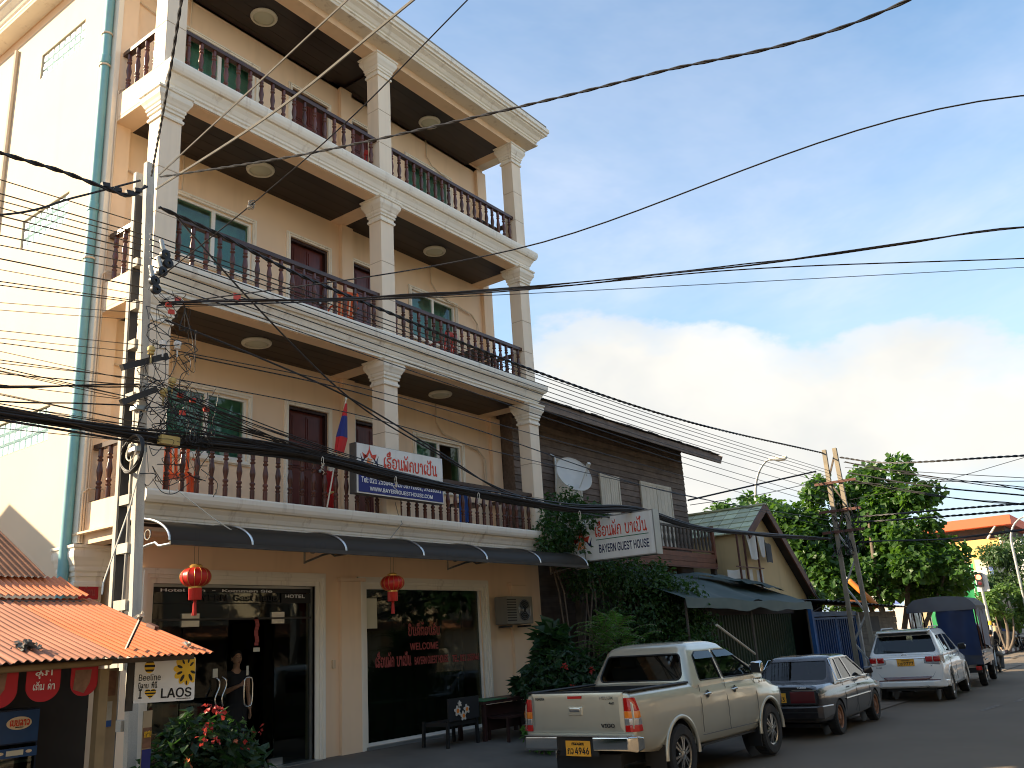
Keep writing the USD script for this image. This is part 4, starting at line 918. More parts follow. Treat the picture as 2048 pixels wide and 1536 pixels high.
for sg in (-1, 1):
    y = sg * .884
    c.seam([(1.93, y, .60), (1.95, sg * .887, .95), (1.98, sg * .85, 1.22)]); c.seam([(2.80, y + sg * .004, .55), (2.81, sg * .892, .92), (2.82, sg * .85, 1.24)]); c.seam([(3.88, y + sg * .003, .55), (3.90, sg * .891, .92), (3.92, sg * .845, 1.21)]); c.seam([(1.93, sg * .868, .56), (3.88, sg * .868, .54)])
    for u in (2.10, 3.02): c.p('door_handle', blob([(u, sg * .892, 1.085), (u + .15, sg * .892, 1.09)], .016), 'chrome', smooth=50); c.p('door_handle', MB().lathe([(0, 0), (.045, -sg * .004), (.055, -sg * .002)], (u + .075, sg * .886, 1.085), 12, 'y'), 'black_plastic')
    k = holder(c.t, 'mirror'); c.p('shell', blob([(3.88, sg * 1.0, 1.30), (3.90, sg * 1.0, 1.40), (3.86, sg * .88, 1.32), (3.88, sg * .88, 1.39), (3.96, sg * .95, 1.35)], .05), 'chrome', parent=k, smooth=50); c.p('mirror_glass', MB().box(3.803, 3.808, sg * .88, sg * 1.03, 1.28, 1.42), 'black_plastic', parent=k); c.p('arm', rod((3.92, sg * .82, 1.29), (3.90, sg * .90, 1.31), .025), 'black_plastic', parent=k)
    for u in (1.29, 4.375):
        a = np.linspace(-.08, PI + .08, 24)
        c.p('wheel_arch', MB().tube([(u + .462 * math.cos(q), sg * .868, .40 + .462 * math.sin(q)) for q in a], [.030] * 24, 8), c.paint, smooth=60)
    c.p('mud_flap', MB().box(.80, .815, sg * .62, sg * .86, .16, .56), 'black_plastic')
    c.p('mud_flap', MB().box(3.90, 3.915, sg * .64, sg * .86, .18, .52), 'black_plastic')
c.p('sill', MB().box(1.80, 3.88, -.80, -.74, .40, .43).box(1.80, 3.88, .74, .80, .40, .43), 'black_plastic')
c.side_badge('D4-D', 4.00, -.888, 1.11, .035, .16, 'chrome'); c.side_badge('VN', 4.20, -.886, 1.11, .035, .08, 'chrome')
c.p('radio_aerial', rod((4.15, -.80, 1.15), (4.0, -.82, 1.25), .006), 'black_plastic')

# ---- dark old saloon
SDZ = float(road_z(12.5)) + .004
c = Car('saloon_car', 'old dark saloon car with mud coloured wheels between pickup and white car', 'car', (10.414, -4.195, SDZ), math.radians(1.16), 'sedan_paint', None); c.W = .83
ST = [(.0, .70, .78, .70, .34, .70, .90), (.06, .76, .805, .745, .30, .70, .935), (.5, .78, .83, .78, .26, .66, .945), (1.05, .79, .838, .79, .24, .66, .945), (2.4, .79, .842, .80, .22, .66, .93), (3.6, .79, .838, .785, .23, .66, .91), (4.2, .77, .82, .74, .26, .62, .83), (4.48, .72, .77, .67, .32, .58, .74), (4.60, .6, .66, .56, .36, .52, .66)]
c.body(ST, (1.03, 3.64), .345, .30)
sw1 = rounded([(1.30, .965), (1.58, .965), (1.80, 1.325), (1.72, 1.325)], .015); sw2 = rounded([(1.63, .965), (2.22, .96), (2.22, 1.33), (1.85, 1.33)], .02); sw3 = rounded([(2.30, .96), (3.28, .955), (2.78, 1.32), (2.30, 1.33)], .03)
rw = rounded([(-.66, .98), (.66, .98), (.56, 1.31), (-.56, 1.31)], .05); fw = rounded([(-.66, .97), (.66, .97), (.54, 1.31), (-.54, 1.31)], .05)
c.cab((.935, .92, 3.42, .795, .785, .09), (1.345, 1.50, 2.76, .60, .60, .10), [(1.385, 1.58, 2.66, .57, .57, .11), (1.41, 1.75, 2.5, .47, .47, .13), (1.42, 1.95, 2.3, .35, .35, .15)], [sw1, sw2, sw3], rw, fw)
for q in (sw1, sw2, sw3): c.side_pane(q, 'car_glass_light')
c.end_pane(rw, lambda z: c.rear_u(z) + .015, 'car_glass'); c.end_pane(fw, lambda z: c.front_u(z) - .015, 'car_glass_light', 'windscreen')
for sg in (-1, 1): c.p('chrome_strip', MB().tube([(a, sg * (c.side_v(a, b) + .002), b) for a, b in ((1.22, .95), (1.45, 1.345), (1.9, 1.35), (2.72, 1.345), (3.36, .945))], .009, 5), 'chrome'); c.p('chrome_strip', MB().tube([(1.22, sg * .80, .95), (2.3, sg * .802, .945), (3.36, sg * .79, .935)], .009, 5), 'chrome')
c.seats((2.35,), .96); c.seats((1.75,), .82, .6); c.p('dashboard', MB().box(3.0, 3.25, -.62, .62, .85, .98), 'interior')
c.p('tail_panel', MB().box(-.012, .0, -.74, .74, .62, .85), 'black_plastic')
for sg in (-1, 1): 
    l = holder(c.t, 'tail_lamp'); c.p('lens', blob([(-.006, sg * y, z) for y in (.26, .70) for z in (.645, .835)] + [(.10, sg * .795, z) for z in (.645, .835)], .008), 'lamp_maroon', parent=l, smooth=30)
c.p('chrome_strip', MB().box(-.02, -.004, -.75, .75, .606, .622), 'chrome'); c.p('chrome_strip', MB().box(-.016, -.004, .26, .75, .852, .864).box(-.016, -.004, -.75, -.30, .852, .864), 'chrome')
c.p('rear_bumper', blob([(-.06, y, z) for y in (-.74, .74) for z in (.40, .56)] + [(.0, y, z) for y in (-.81, .81) for z in (.38, .57)] + [(.6, y, z) for y in (-.825, .825) for z in (.42, .55)], .02) - cyl_y(1.03, .30, .37, -1, 1), c.paint, smooth=35)
c.p('bumper_strip', MB().box(-.086, -.072, -.74, .74, .475, .495), 'black_plastic')
c.plate(-.015, .02, .65, .40, .17, '7433', lead='ກຂ'); c.badge('TURBO', -.005, -.40, .89, .03, .17, 'paint_white')
for u in (1.03, 3.64):
    for sg in (-1, 1): c.wheel(u, .73, .315, .20, .19, 5, 'mud_steel', sg, steel=True)
for sg in (-1, 1):
    c.seam([(1.42, sg * .835, .40), (1.50, sg * .845, .66), (1.46, sg * .80, .93)]); c.seam([(2.26, sg * .832, .30), (2.27, sg * .85, .66), (2.26, sg * .805, .93)]); c.seam([(3.20, sg * .83, .30), (3.24, sg * .845, .66), (3.30, sg * .795, .92)])
    for u in (1.62, 2.42): c.p('door_handle', blob([(u, sg * .84, .80), (u + .14, sg * .84, .80)], .013), 'black_plastic', smooth=50)
    c.p('rubbing_strip', MB().tube([(1.45, sg * .846, .60), (3.22, sg * .846, .60)], .016, 6), c.paint)
    k = holder(c.t, 'mirror'); c.p('shell', blob([(3.08, sg * .84, 1.0), (3.12, sg * .96, 1.0), (3.10, sg * .95, 1.07), (3.08, sg * .85, 1.06)], .035), 'sedan_paint', parent=k, smooth=50)
c.p('floor_pan', MB().box(.4, 4.3, -.6, .6, .18, .24), 'black_plastic')
c.p('window_sticker', MB().prism(Point(0, 0).buffer(.055), (1.0, .66, 1.06), (0, -1, 0), (.5, 0, .86), (-.86, 0, .5), .003), 'paint_white')

# ---- white sport utility car
SVZ = float(road_z(20.5)) + .004
c = Car('white_suv', 'white four wheel drive estate with split red tail lamps and chrome strip', 'car', (18.868, -4.482, SVZ), math.radians(3.17), 'suv_paint', None); c.W = .92
ST = [(.02, .78, .84, .74, .44, .70, 1.12), (.09, .86, .895, .83, .36, .72, 1.165), (.5, .88, .915, .86, .34, .78, 1.175), (.99, .885, .925, .87, .34, .80, 1.17), (2.4, .885, .92, .87, .34, .80, 1.15), (3.74, .885, .925, .85, .36, .82, 1.12), (4.3, .84, .89, .76, .38, .78, 1.04), (4.6, .70, .76, .62, .42, .70, .94), (4.70, .5, .6, .45, .46, .64, .84)]
c.body(ST, (.99, 3.74), .435, .385)
sw1 = rounded([(.45, 1.21), (1.15, 1.205), (1.15, 1.62), (.75, 1.61)], .03); sw2 = rounded([(1.23, 1.205), (1.98, 1.195), (1.98, 1.63), (1.23, 1.62)], .03); sw3 = rounded([(2.06, 1.195), (3.30, 1.18), (2.70, 1.60), (2.06, 1.63)], .03)
rw = rounded([(-.78, 1.22), (.78, 1.22), (.66, 1.64), (-.66, 1.64)], .06); fw = rounded([(-.74, 1.2), (.74, 1.2), (.6, 1.62), (-.6, 1.62)], .05)
c.cab((1.165, .10, 3.62, .88, .85, .09), (1.66, .42, 2.72, .71, .68, .10), [(1.745, .40, 2.6, .68, .65, .11), (1.79, .50, 2.45, .58, .57, .13), (1.805, .7, 2.2, .42, .42, .15)], [sw1, sw2, sw3], rw, fw)
for q in (sw1, sw2, sw3): c.side_pane(q)
c.end_pane(rw, lambda z: c.rear_u(z) + .015, 'car_glass'); c.end_pane(fw, lambda z: c.front_u(z) - .015, 'car_glass_light', 'windscreen')
c.p('spoiler', blob([(.28, -.62, 1.745), (.28, .62, 1.745), (.5, .66, 1.77), (.5, -.66, 1.77)], .022), c.paint, smooth=40)
c.p('spoiler_lip', MB().box(.33, .40, -.6, .6, 1.66, 1.72), 'black_plastic')
for sg in (-1, 1):
    c.p('roof_rail', MB().tube([(.75, sg * .60, 1.79), (.85, sg * .60, 1.84), (2.2, sg * .58, 1.84), (2.3, sg * .58, 1.79)], .018, 6), 'steel_dull')
    l = holder(c.t, 'tail_lamp')
    c.p('housing', blob([(.03, sg * .47, .96), (.035, sg * .47, 1.11), (.02, sg * .82, .925), (.03, sg * .82, 1.14), (.24, sg * .915, .96), (.24, sg * .90, 1.14)], .014), 'lamp_clear', parent=l, smooth=35)
    for y, u in ((.59, .012), (.775, .008)): c.p('lens', blob([(u, sg * (y + a * .06), 1.055 + b * .045) for a in (-1, 1) for b in (-1, 1)] , .022), 'lamp_red', parent=l, smooth=50)
    c.p('reflector', blob([(.02, sg * .50, .555), (.03, sg * .78, .545)], .014), 'lamp_maroon')
    c.p('wheel_arch', MB().tube([(.99 + .45 * math.cos(q), sg * .905, .385 + .45 * math.sin(q)) for q in np.linspace(-.05, PI + .05, 22)], .032, 8), c.paint, smooth=60)
    c.p('wheel_arch', MB().tube([(3.74 + .45 * math.cos(q), sg * .905, .385 + .45 * math.sin(q)) for q in np.linspace(-.05, PI + .05, 22)], .032, 8), c.paint, smooth=60)
    c.p('side_step', MB().box(1.5, 3.2, sg * .84, sg * .94, .36, .40), 'black_plastic')
    for u in (1.32, 2.20): c.p('door_handle', blob([(u, sg * .918, 1.03), (u + .16, sg * .918, 1.03)], .016), 'chrome', smooth=50)
    c.seam([(1.24, sg * .922, .75), (1.22, sg * .925, .95), (1.19, sg * .875, 1.17)]); c.seam([(2.02, sg * .915, .45), (2.02, sg * .925, .8), (2.02, sg * .875, 1.16)]); c.seam([(3.08, sg * .915, .45), (3.10, sg * .925, .8), (3.16, sg * .87, 1.14)])
    k = holder(c.t, 'mirror'); c.p('shell', blob([(3.16, sg * .94, 1.20), (3.18, sg * 1.06, 1.20), (3.16, sg * 1.04, 1.30), (3.15, sg * .94, 1.29)], .04), 'black_plastic', parent=k, smooth=50); c.p('cap', blob([(3.22, sg * .98, 1.24), (3.22, sg * 1.06, 1.25)], .045), 'chrome', parent=k, smooth=50)
c.p('garnish', blob([(.025, -.50, 1.085), (.025, .50, 1.085), (.04, -.50, 1.10), (.04, .50, 1.10)], .014), 'chrome', smooth=40)
c.p('tailgate_seam', MB().tube([(.03, -.72, 1.0), (.025, -.72, .78), (.02, -.62, .63), (.0, 0, .62), (.02, .62, .63), (.025, .72, .78), (.03, .72, 1.0)], .005, 4), 'black_plastic')
c.p('bumper_insert', blob([(.01, -.56, .615), (.01, .56, .615), (.0, -.46, .57), (.0, .46, .57)], .022), 'lamp_maroon', smooth=40)
c.p('rear_bumper', blob([(-.02, y, z) for y in (-.62, .62) for z in (.42, .50)] + [(.10, y, z) for y in (-.88, .88) for z in (.40, .52)] + [(.5, y, z) for y in (-.90, .90) for z in (.42, .50)], .03), c.paint, smooth=35)
c.p('exhaust', MB().lathe([(.03, 0), (.035, -.06), (.03, -.08)], (.02, -.46, .40), 10, 'x'), 'black_plastic')
c.p('wiper', rod((.14, .02, 1.24), (.155, .50, 1.29), .010), 'black_plastic'); c.p('emblem', MB().tube([(.055, .065 * math.cos(a), 1.145 + .042 * math.sin(a)) for a in np.linspace(0, 2 * PI, 19)[:-1]], .008, 5, closed=True), 'chrome')
c.p('floor_pan', MB().box(.2, 4.3, -.6, .6, .28, .35), 'black_plastic')
c.plate(.012, -.02, .90, .42, .175, '9777', lead='ບຂ'); c.badge('D-4D', .014, .73, .86, .035, .15, 'chrome'); c.badge('V', .014, -.60, .88, .035, .05, 'chrome')
c.seats((2.1,), 1.25); c.seats((1.3,), 1.22, .6); c.p('dashboard', MB().box(3.1, 3.4, -.7, .7, 1.05, 1.2), 'interior')
for u in (.99, 3.74):
    for sg in (-1, 1): c.wheel(u, .80, .385, .235, .24, 6, 'alloy', sg)

# ---- blue covered pick-up taxi
TKZ = float(road_z(26)) + .004
c = Car('covered_truck', 'small dark truck with blue tarpaulin cover parked beyond the white car', 'truck', (24.5, -4.45, TKZ), math.radians(4.0), 'truck_paint', None); c.W = .85
c.p('chassis', MB().box(.2, 4.6, -.40, .40, .42, .60).box(.15, .22, -.80, .80, .42, .56), 'black_plastic')
c.p('bed', MB().box(.0, 2.9, -.92, .92, .66, .72).box(.0, .05, -.92, .92, .72, 1.08).box(.05, 2.85, -.92, -.87, .72, 1.08).box(.05, 2.85, .87, .92, .72, 1.08), c.paint)
for z in (.82, .93): c.p('bed_rib', MB().box(.2, 2.8, -.945, -.921, z, z + .05), 'truck_paint')
c.p('panel_mark', MB().box(.5, 1.0, -.945, -.924, .96, 1.02), 'paint_white'); c.p('panel_mark', MB().box(.55, 1.2, -.945, -.924, .76, .79), 'paint_white')
hoop = lambda y: 2.58 + .12 * (1 - (y / .98) ** 2)
for u in (.02, 1.0, 2.0, 2.85):
    c.p('hoop', MB().tube([(u, -.94, 1.08), (u, -.96, 2.35), (u, -.88, 2.52), (u, -.5, hoop(.5)), (u, 0, hoop(0)), (u, .5, hoop(.5)), (u, .88, 2.52), (u, .96, 2.35), (u, .94, 1.08)], .025, 6), 'barge_red')
ys = np.linspace(-.99, .99, 13); mb = MB()
pr = [(-1.0, 2.28), (-1.0, 2.40), (-.9, 2.545)] + [(y, hoop(y) + .03) for y in np.linspace(-.75, .75, 9)] + [(.9, 2.545), (1.0, 2.40), (1.0, 2.28)]
n = len(pr); mb.add([(u, y, z) for u in (-.06, 1.0, 2.0, 2.95) for y, z in pr], [(i * n + j, i * n + j + 1, (i + 1) * n + j + 1, (i + 1) * n + j) for i in range(3) for j in range(n - 1)])
c.p('canopy', mb, 'roof_dark', smooth=30)
c.p('canopy_valance', MB().add([(-.06, y, z) for y, z in pr] + [(-.06, y, 2.28) for y, z in pr], [(j, j + 1, n + j + 1, n + j) for j in range(n - 1)]), 'truck_paint')
def drape(y0, y1, zt0, zt1, zb0, zb1, u, seed, m='tarp_blue', along='y', uu=None):
    rr = np.random.RandomState(seed); nx, nz = 12, 8; V = []
    for i in range(nx):
        for k in range(nz):
            a, b = i / (nx - 1), k / (nz - 1); q = y0 + (y1 - y0) * a; z = (zt0 + (zt1 - zt0) * a) * (1 - b) + (zb0 + (zb1 - zb0) * a) * b
            w = .035 * math.sin(a * 9 + b * 2 + seed) + rr.uniform(-.008, .008)
            V.append((u + w, q, z) if along == 'y' else (q, u + w, z))
    c.p('tarpaulin', (np.array(V), np.array([t for i in range(nx - 1) for k in range(nz - 1) for t in ((i * nz + k, (i + 1) * nz + k, (i + 1) * nz + k + 1), (i * nz + k, (i + 1) * nz + k + 1, i * nz + k + 1))])), m, smooth=True)
drape(.16, -.92, 2.30, 2.34, 1.0, .92, -.03, 1); drape(.95, .30, 1.85, 1.70, 1.10, 1.05, -.02, 2); drape(.05, 2.85, 2.32, 2.32, 1.35, 1.0, -.97, 3, 'tarp_blue', 'x'); drape(.02, 2.9, 2.32, 2.30, 1.05, 1.05, .97, 4, 'truck_paint', 'x')
c.p('bench', MB().box(.2, 2.8, -.85, -.5, 1.02, 1.10).box(.2, 2.8, .5, .85, 1.02, 1.10), 'seat_cloth')
c.p('cab', to_man(*ring_loft([cab_ring(.5, 2.95, 4.55, .82, .80, .08), cab_ring(1.2, 2.95, 4.65, .84, .82, .08), cab_ring(1.75, 2.98, 4.1, .70, .68, .08), cab_ring(1.85, 3.1, 3.9, .58, .56, .1)])) - cyl_y(3.85, .33, .38, -1.2, -.5) - cyl_y(3.85, .33, .38, .5, 1.2), c.paint, smooth=35)
for sg in (-1, 1):
    c.p('window', MB().add([(3.1, sg * .835, 1.25), (4.2, sg * .825, 1.25), (3.95, sg * .725, 1.68), (3.12, sg * .735, 1.68)], [(0, 1, 2, 3)]), 'car_glass')
    c.p('tail_lamp', MB().box(-.02, .0, sg * .68, sg * .84, .50, .62), 'lamp_red'); c.p('mirror', blob([(4.2, sg * .98, 1.30), (4.2, sg * 1.08, 1.30), (4.2, sg * 1.03, 1.5)], .04), 'black_plastic', smooth=50)
    c.wheel(.85, .74, .33, .19, .20, 5, 'steel_dull', sg, steel=True); c.wheel(3.85, .74, .33, .19, .20, 5, 'steel_dull', sg, steel=True)
SHADE_TREES = []  # unseen trees added behind the viewer to block sky light
# ================================================================== wooden house next door
WH = thing('wooden_house', 'two storey house of dark brown planks with pale shutters and dark eaves', 'house', (14.2, 1.0, 0))
WX0, WX1, WY = 9.78, 18.72, 1.0
rr = random.Random(11)
part(WH, 'wall', MB().box(WX0, WX1, WY + .03, 9.0, .0, 7.16), 'dark_plank')
z = 3.5
while z < 7.1:
    p = .168; m = MB(); y0 = WY - .012; y1 = WY + .006
    m.add([(WX0, y0, z), (WX1, y0, z), (WX1, y1, z + p - .006), (WX0, y1, z + p - .006), (WX0, WY + .029, z), (WX1, WY + .029, z), (WX1, WY + .029, z + p - .006), (WX0, WY + .029, z + p - .006)], [(0, 1, 2, 3), (0, 1, 5, 4), (3, 2, 6, 7), (0, 3, 7, 4), (1, 2, 6, 5)])
    part(WH, 'plank', m, 'dark_plank'); z += p
def shutter(x0, x1, z0, z1, leaves=2, ajar=False):
    w = holder(WH, 'window'); f = MB()
    f.box(x0 - .07, x0, WY - .06, WY - .015, z0, z1 + .07).box(x1, x1 + .07, WY - .06, WY - .015, z0, z1 + .07).box(x0, x1, WY - .06, WY - .015, z1, z1 + .07)
    part(w, 'frame', f, 'shutter_white')
    for k in range(leaves):
        a = x0 + (x1 - x0) * k / leaves + .008; b = x0 + (x1 - x0) * (k + 1) / leaves - .008
        if ajar and k == leaves - 1:
            part(w, 'shutter', MB().obox((b, WY - .03, (z0 + z1) / 2), (b - .12, WY - .35, (z0 + z1) / 2), .03, z1 - z0), 'shutter_white'); part(w, 'opening', MB().box(a, b, WY - .018, WY - .012, z0, z1), 'room_dark'); continue
        n = 4
        for q in range(n):
            aa = a + (b - a) * q / n; part(w, 'shutter_board', MB().box(aa + .004, aa + (b - a) / n - .004, WY - .05, WY - .02, z0, z1), 'shutter_white')
shutter(11.48, 12.5, 4.1, 5.87); shutter(13.58, 14.46, 4.0, 5.72, ajar=False); shutter(15.80, 17.56, 4.0, 5.76)
# roof
def eave_z(y): return 6.78 + (y - .18) * .46
m = MB(); xa, xb = 9.55, 19.75
m.add([(xa, .18, 6.90), (xb, .18, 6.90), (xb, 5.5, 6.90 + 5.32 * .46), (xa, 5.5, 6.90 + 5.32 * .46), (xa, .18, 6.80), (xb, .18, 6.80), (xb, 5.5, 6.80 + 5.32 * .46), (xa, 5.5, 6.80 + 5.32 * .46)], [(0, 1, 2, 3), (4, 5, 6, 7), (0, 1, 5, 4), (1, 2, 6, 5), (0, 3, 7, 4)])
m.add([(xa, 5.5, 9.347), (xb, 5.5, 9.347), (xb, 10.8, 6.9), (xa, 10.8, 6.9)], [(0, 1, 2, 3)])
part(WH, 'roof', m, 'roof_dark')
part(WH, 'fascia_board', MB().box(xa, xb, .135, .172, 6.70, 6.92), 'dark_plank'); part(WH, 'barge_board', MB().obox((xb + .02, .13, 6.80), (xb + .02, 5.5, 9.27), .05, .24), 'dark_plank')
for k in range(34):
    x = xa + .15 + k * .295; part(WH, 'eave_tile', MB().box(x - .135, x + .135, .08, .42, 6.925 + rr.uniform(0, .02), 6.945 + rr.uniform(.0, .03)), 'roof_dark')
part(WH, 'gable_wall', MB().add([(WX1, 1.0, 6.9), (WX1, 9, 6.9), (WX1, 5.4, 9.1), (WX1 - .1, 1.0, 6.9), (WX1 - .1, 9, 6.9), (WX1 - .1, 5.4, 9.1)], [(0, 1, 2), (3, 4, 5)]), 'dark_plank')
# small balcony
part(WH, 'balcony_floor', MB().box(10.6, 18.1, .02, .98, 3.66, 3.73), 'reddish_plank')
for k in range(3): part(WH, 'band_board', MB().box(10.6, 18.12, -.012 - .008 * (k % 2), .018, 3.38 + k * .125, 3.50 + k * .125), 'reddish_plank')
part(WH, 'trim', MB().box(10.6, 18.12, -.02, .0, 3.34, 3.375), 'barge_red')
rl = holder(WH, 'railing')
part(rl, 'handrail', MB().box(10.6, 18.1, -.01, .06, 4.40, 4.46), 'grey_timber'); part(rl, 'bottom_rail', MB().box(10.6, 18.1, .0, .05, 3.80, 3.85), 'reddish_plank')
x = 10.8
while x < 18.0:
    part(rl, 'baluster', MB().lathe([(.03, 3.85), (.035, 3.95), (.05, 4.05), (.03, 4.18), (.045, 4.28), (.03, 4.40)], (x, .025, 0), 8), 'grey_timber', smooth=40); x += .235
for x in (12.9, 18.02): part(rl, 'post', MB().box(x, x + .11, -.02, .09, 3.4, 4.58), 'reddish_plank')
for x in (10.6, 14.3, 18.0): part(WH, 'post', MB().box(x, x + .14, .03, .17, -.2, 3.37), 'grey_timber')
part(WH, 'wall', MB().box(9.75, 10.6, 1.45, 1.6, 3.4, 6.65), 'board_tan', label='plain tan wall end beside the guest house')
# dish
ds = thing('satellite_dish', 'pale satellite dish on a bent pipe in front of the brown plank wall', 'satellite dish', (11.0, .5, 4.6))
nrm = np.array([-.42, -.75, .50]); nrm /= np.linalg.norm(nrm); ax = np.cross([0, 0, 1], nrm); ax /= np.linalg.norm(ax); ay = np.cross(nrm, ax)
cc = np.array([11.32, .42, 5.36]); R = .48; mb = MB(); V = [cc - nrm * .0]; F = []
for k in range(1, 7):
    for j in range(28):
        a = j * 2 * PI / 28; r_ = R * k / 6; V.append(cc + ax * r_ * math.cos(a) * .92 + ay * r_ * math.sin(a) * 1.08 + nrm * (.10 * (k / 6) ** 2))
for j in range(28): F.append((0, 1 + j, 1 + (j + 1) % 28))
for k in range(5):
    for j in range(28): a, b = 1 + k * 28 + j, 1 + k * 28 + (j + 1) % 28; F += [(a, b, b + 28), (a, b + 28, a + 28)]
part(ds, 'reflector', (np.array(V), np.array(F)), 'dish_white', smooth=60)
rim = V[-28:]; part(ds, 'rim', MB().tube(rim, .012, 5, closed=True), 'dish_white')
part(ds, 'mast', MB().tube([(10.72, .90, 4.55), (10.72, .55, 4.7), (10.74, .5, 5.5), (10.76, .52, 5.78), (10.70, .6, 5.85)], .028, 8), 'steel_dull', smooth=40)
part(ds, 'arm', MB().tube([cc - ay * R * .95, cc + nrm * .50 + ax * .16 - ay * .12], .014, 6).tube([cc + ax * R * .8, cc + nrm * .50 + ax * .16 - ay * .12], .010, 6), 'dish_white')
part(ds, 'receiver', MB().obox(cc + nrm * .46 + ax * .16 - ay * .12, cc + nrm * .60 + ax * .16 - ay * .10, .07, .07), 'dish_white')

# ================================================================== signs
def logo(par, o, ax, ay, s):
    """A small roof shaped emblem with flame like ends."""
    o, ax, ay = np.array(o, float), np.array(ax, float), np.array(ay, float); az = np.cross(ax, ay)
    def st(pts, w): return LineString(pts).buffer(w, cap_style='flat')
    red = Polygon([(.5, 1.0), (.53, .78), (.66, .56), (.86, .44), (.92, .62), (.80, .34), (.60, .46), (.5, .66), (.40, .46), (.20, .34), (.08, .62), (.14, .44), (.34, .56), (.47, .78)])
    blk = shapely.union_all([Polygon([(.30, .44), (.14, .22), (.0, .12), (.04, .32), (-.02, .55), (.12, .30), (.22, .42)]), Polygon([(.70, .44), (.86, .22), (1.0, .12), (.96, .32), (1.02, .55), (.88, .30), (.78, .42)])])
    thin = shapely.union_all([st([(.30, .08), (.42, .40), (.36, .10)], .02), st([(.44, .1), (.44, .4), (.52, .36), (.45, .26), (.53, .18), (.44, .1)], .018), st([(.66, .36), (.58, .38), (.57, .14), (.66, .12), (.66, .22)], .018)])
    for shp, mat in ((red, 'paint_red'), (blk, 'paint_navy'), (thin, 'paint_orange')):
        part(par, 'emblem', MB().prism(affinity.scale(shp, s, s, origin=(0, 0)), o, ax, ay, az, .003), mat)
SG = thing('balcony_sign', 'white and blue guest house light box sign hung on the first balcony railing', 'sign', (4.75, -.30, 4.1))
part(SG, 'box', MB().box(3.58, 5.74, -.30, -.16, 4.11, 4.95), 'sign_side')
part(SG, 'face', MB().box(3.60, 5.72, -.318, -.302, 4.465, 4.94), 'sign_white'); part(SG, 'face', MB().box(3.60, 5.72, -.318, -.302, 4.115, 4.46), 'sign_white')
part(SG, 'blue_panel', MB().box(3.625, 5.70, -.323, -.319, 4.135, 4.43), 'sign_blue')
logo(SG, (3.68, -.319, 4.55), X3, Z3, .40)
lettering(SG, 'lettering', 'ເຮືອນພັກບາເຢັນ', (4.20, -.319, 4.60), X3, Z3, .17, 1.36, 'paint_red', lao=True, stroke=.17)
part(SG, 'underline', MB().box(4.05, 5.62, -.322, -.3185, 4.515, 4.522), 'paint_green')
lettering(SG, 'lettering', 'Tel: 021 255046; 020 58992082, 59328551', (3.68, -.324, 4.30), X3, Z3, .088, 1.97, 'paint_white')
lettering(SG, 'lettering', 'WWW.BAYERNGUESTHOUSE.COM', (3.87, -.324, 4.175), X3, Z3, .062, 1.55, 'paint_white')
for x in (3.9, 5.5): part(SG, 'bracket', MB().box(x, x + .03, -.17, .08, 4.60, 4.63), 'dark_steel')
S2 = thing('projecting_sign', 'white guest house light box sign projecting over the vines', 'sign', (10.2, -1.3, 3.2))
SX = 9.98
part(S2, 'box', MB().box(SX + .01, SX + .24, -2.26, .02, 3.22, 4.09), 'sign_white'); part(S2, 'edge_trim', MB().box(SX - .003, SX + .25, -2.29, -2.262, 3.20, 4.11).box(SX - .003, SX + .25, -2.26, .04, 4.092, 4.11).box(SX - .003, SX + .25, -2.26, .04, 3.20, 3.218), 'steel_dull')
part(S2, 'face', MB().box(SX - .0, SX + .009, -2.255, .01, 3.225, 4.085), 'sign_white')
NY = -Y3
logo(S2, (SX - .001, -.25, 3.42), NY, Z3, .52)
lettering(S2, 'lettering', 'ເຮືອນພັກ ບາເຢັນ', (SX - .001, -.86, 3.70), NY, Z3, .20, 1.25, 'paint_red', lao=True, stroke=.15)
part(S2, 'underline', MB().box(SX - .004, SX - .0005, -2.14, -.88, 3.625, 3.642), 'paint_green')
lettering(S2, 'lettering', 'BAYERN GUEST HOUSE', (SX - .001, -.93, 3.36), NY, Z3, .165, 1.20, 'paint_navy')
part(S2, 'bracket', MB().box(SX + .10, SX + .14, .02, 1.0, 3.95, 3.99).box(SX + .10, SX + .14, .02, 1.0, 3.35, 3.39), 'dark_steel')

# ================================================================== tarpaulin awning and sheds
def cloth(P, nx, ny, seed, amp, mat, sag=0.0):
    """A creased sheet over four corners (a b along x, then c d)."""
    a, b, c_, d = (np.array(q, float) for q in P); rr = np.random.RandomState(seed); V = []
    ph = rr.uniform(0, 6, 4)
    for i in range(nx):
        for k in range(ny):
            s, t = i / (nx - 1), k / (ny - 1); q = (a * (1 - s) + b * s) * (1 - t) + (d * (1 - s) + c_ * s) * t
            w = amp * (math.sin(s * 17 + ph[0] + 2 * t) + .6 * math.sin(s * 31 + ph[1]) * t + .5 * math.sin(t * 7 + s * 6 + ph[2])) + rr.uniform(-.25, .25) * amp - sag * math.sin(PI * ((s * 4) % 1.0)) * t
            V.append(q + np.array([0, 0, w]))
    return np.array(V), np.array([t for i in range(nx - 1) for k in range(ny - 1) for t in ((i * ny + k, (i + 1) * ny + k, (i + 1) * ny + k + 1), (i * ny + k, (i + 1) * ny + k + 1, i * ny + k + 1))])
TP = thing('tarpaulin_awning', 'faded green tarpaulin awning sagging over the dark shop front', 'awning', (15, -1, 2.3))
part(TP, 'sheet', cloth([(11.4, .0, 3.22), (19.0, -.0, 3.12), (19.5, -2.1, 2.24), (11.2, -2.2, 2.36)], 44, 12, 3, .030, 'tarp_green', .08), 'tarp_green', smooth=True)
part(TP, 'valance', cloth([(11.2, -2.2, 2.36), (19.5, -2.1, 2.24), (19.5, -2.13, 2.06), (11.2, -2.23, 2.16)], 44, 4, 3, .022, 'tarp_green', .05), 'tarp_green', smooth=True)
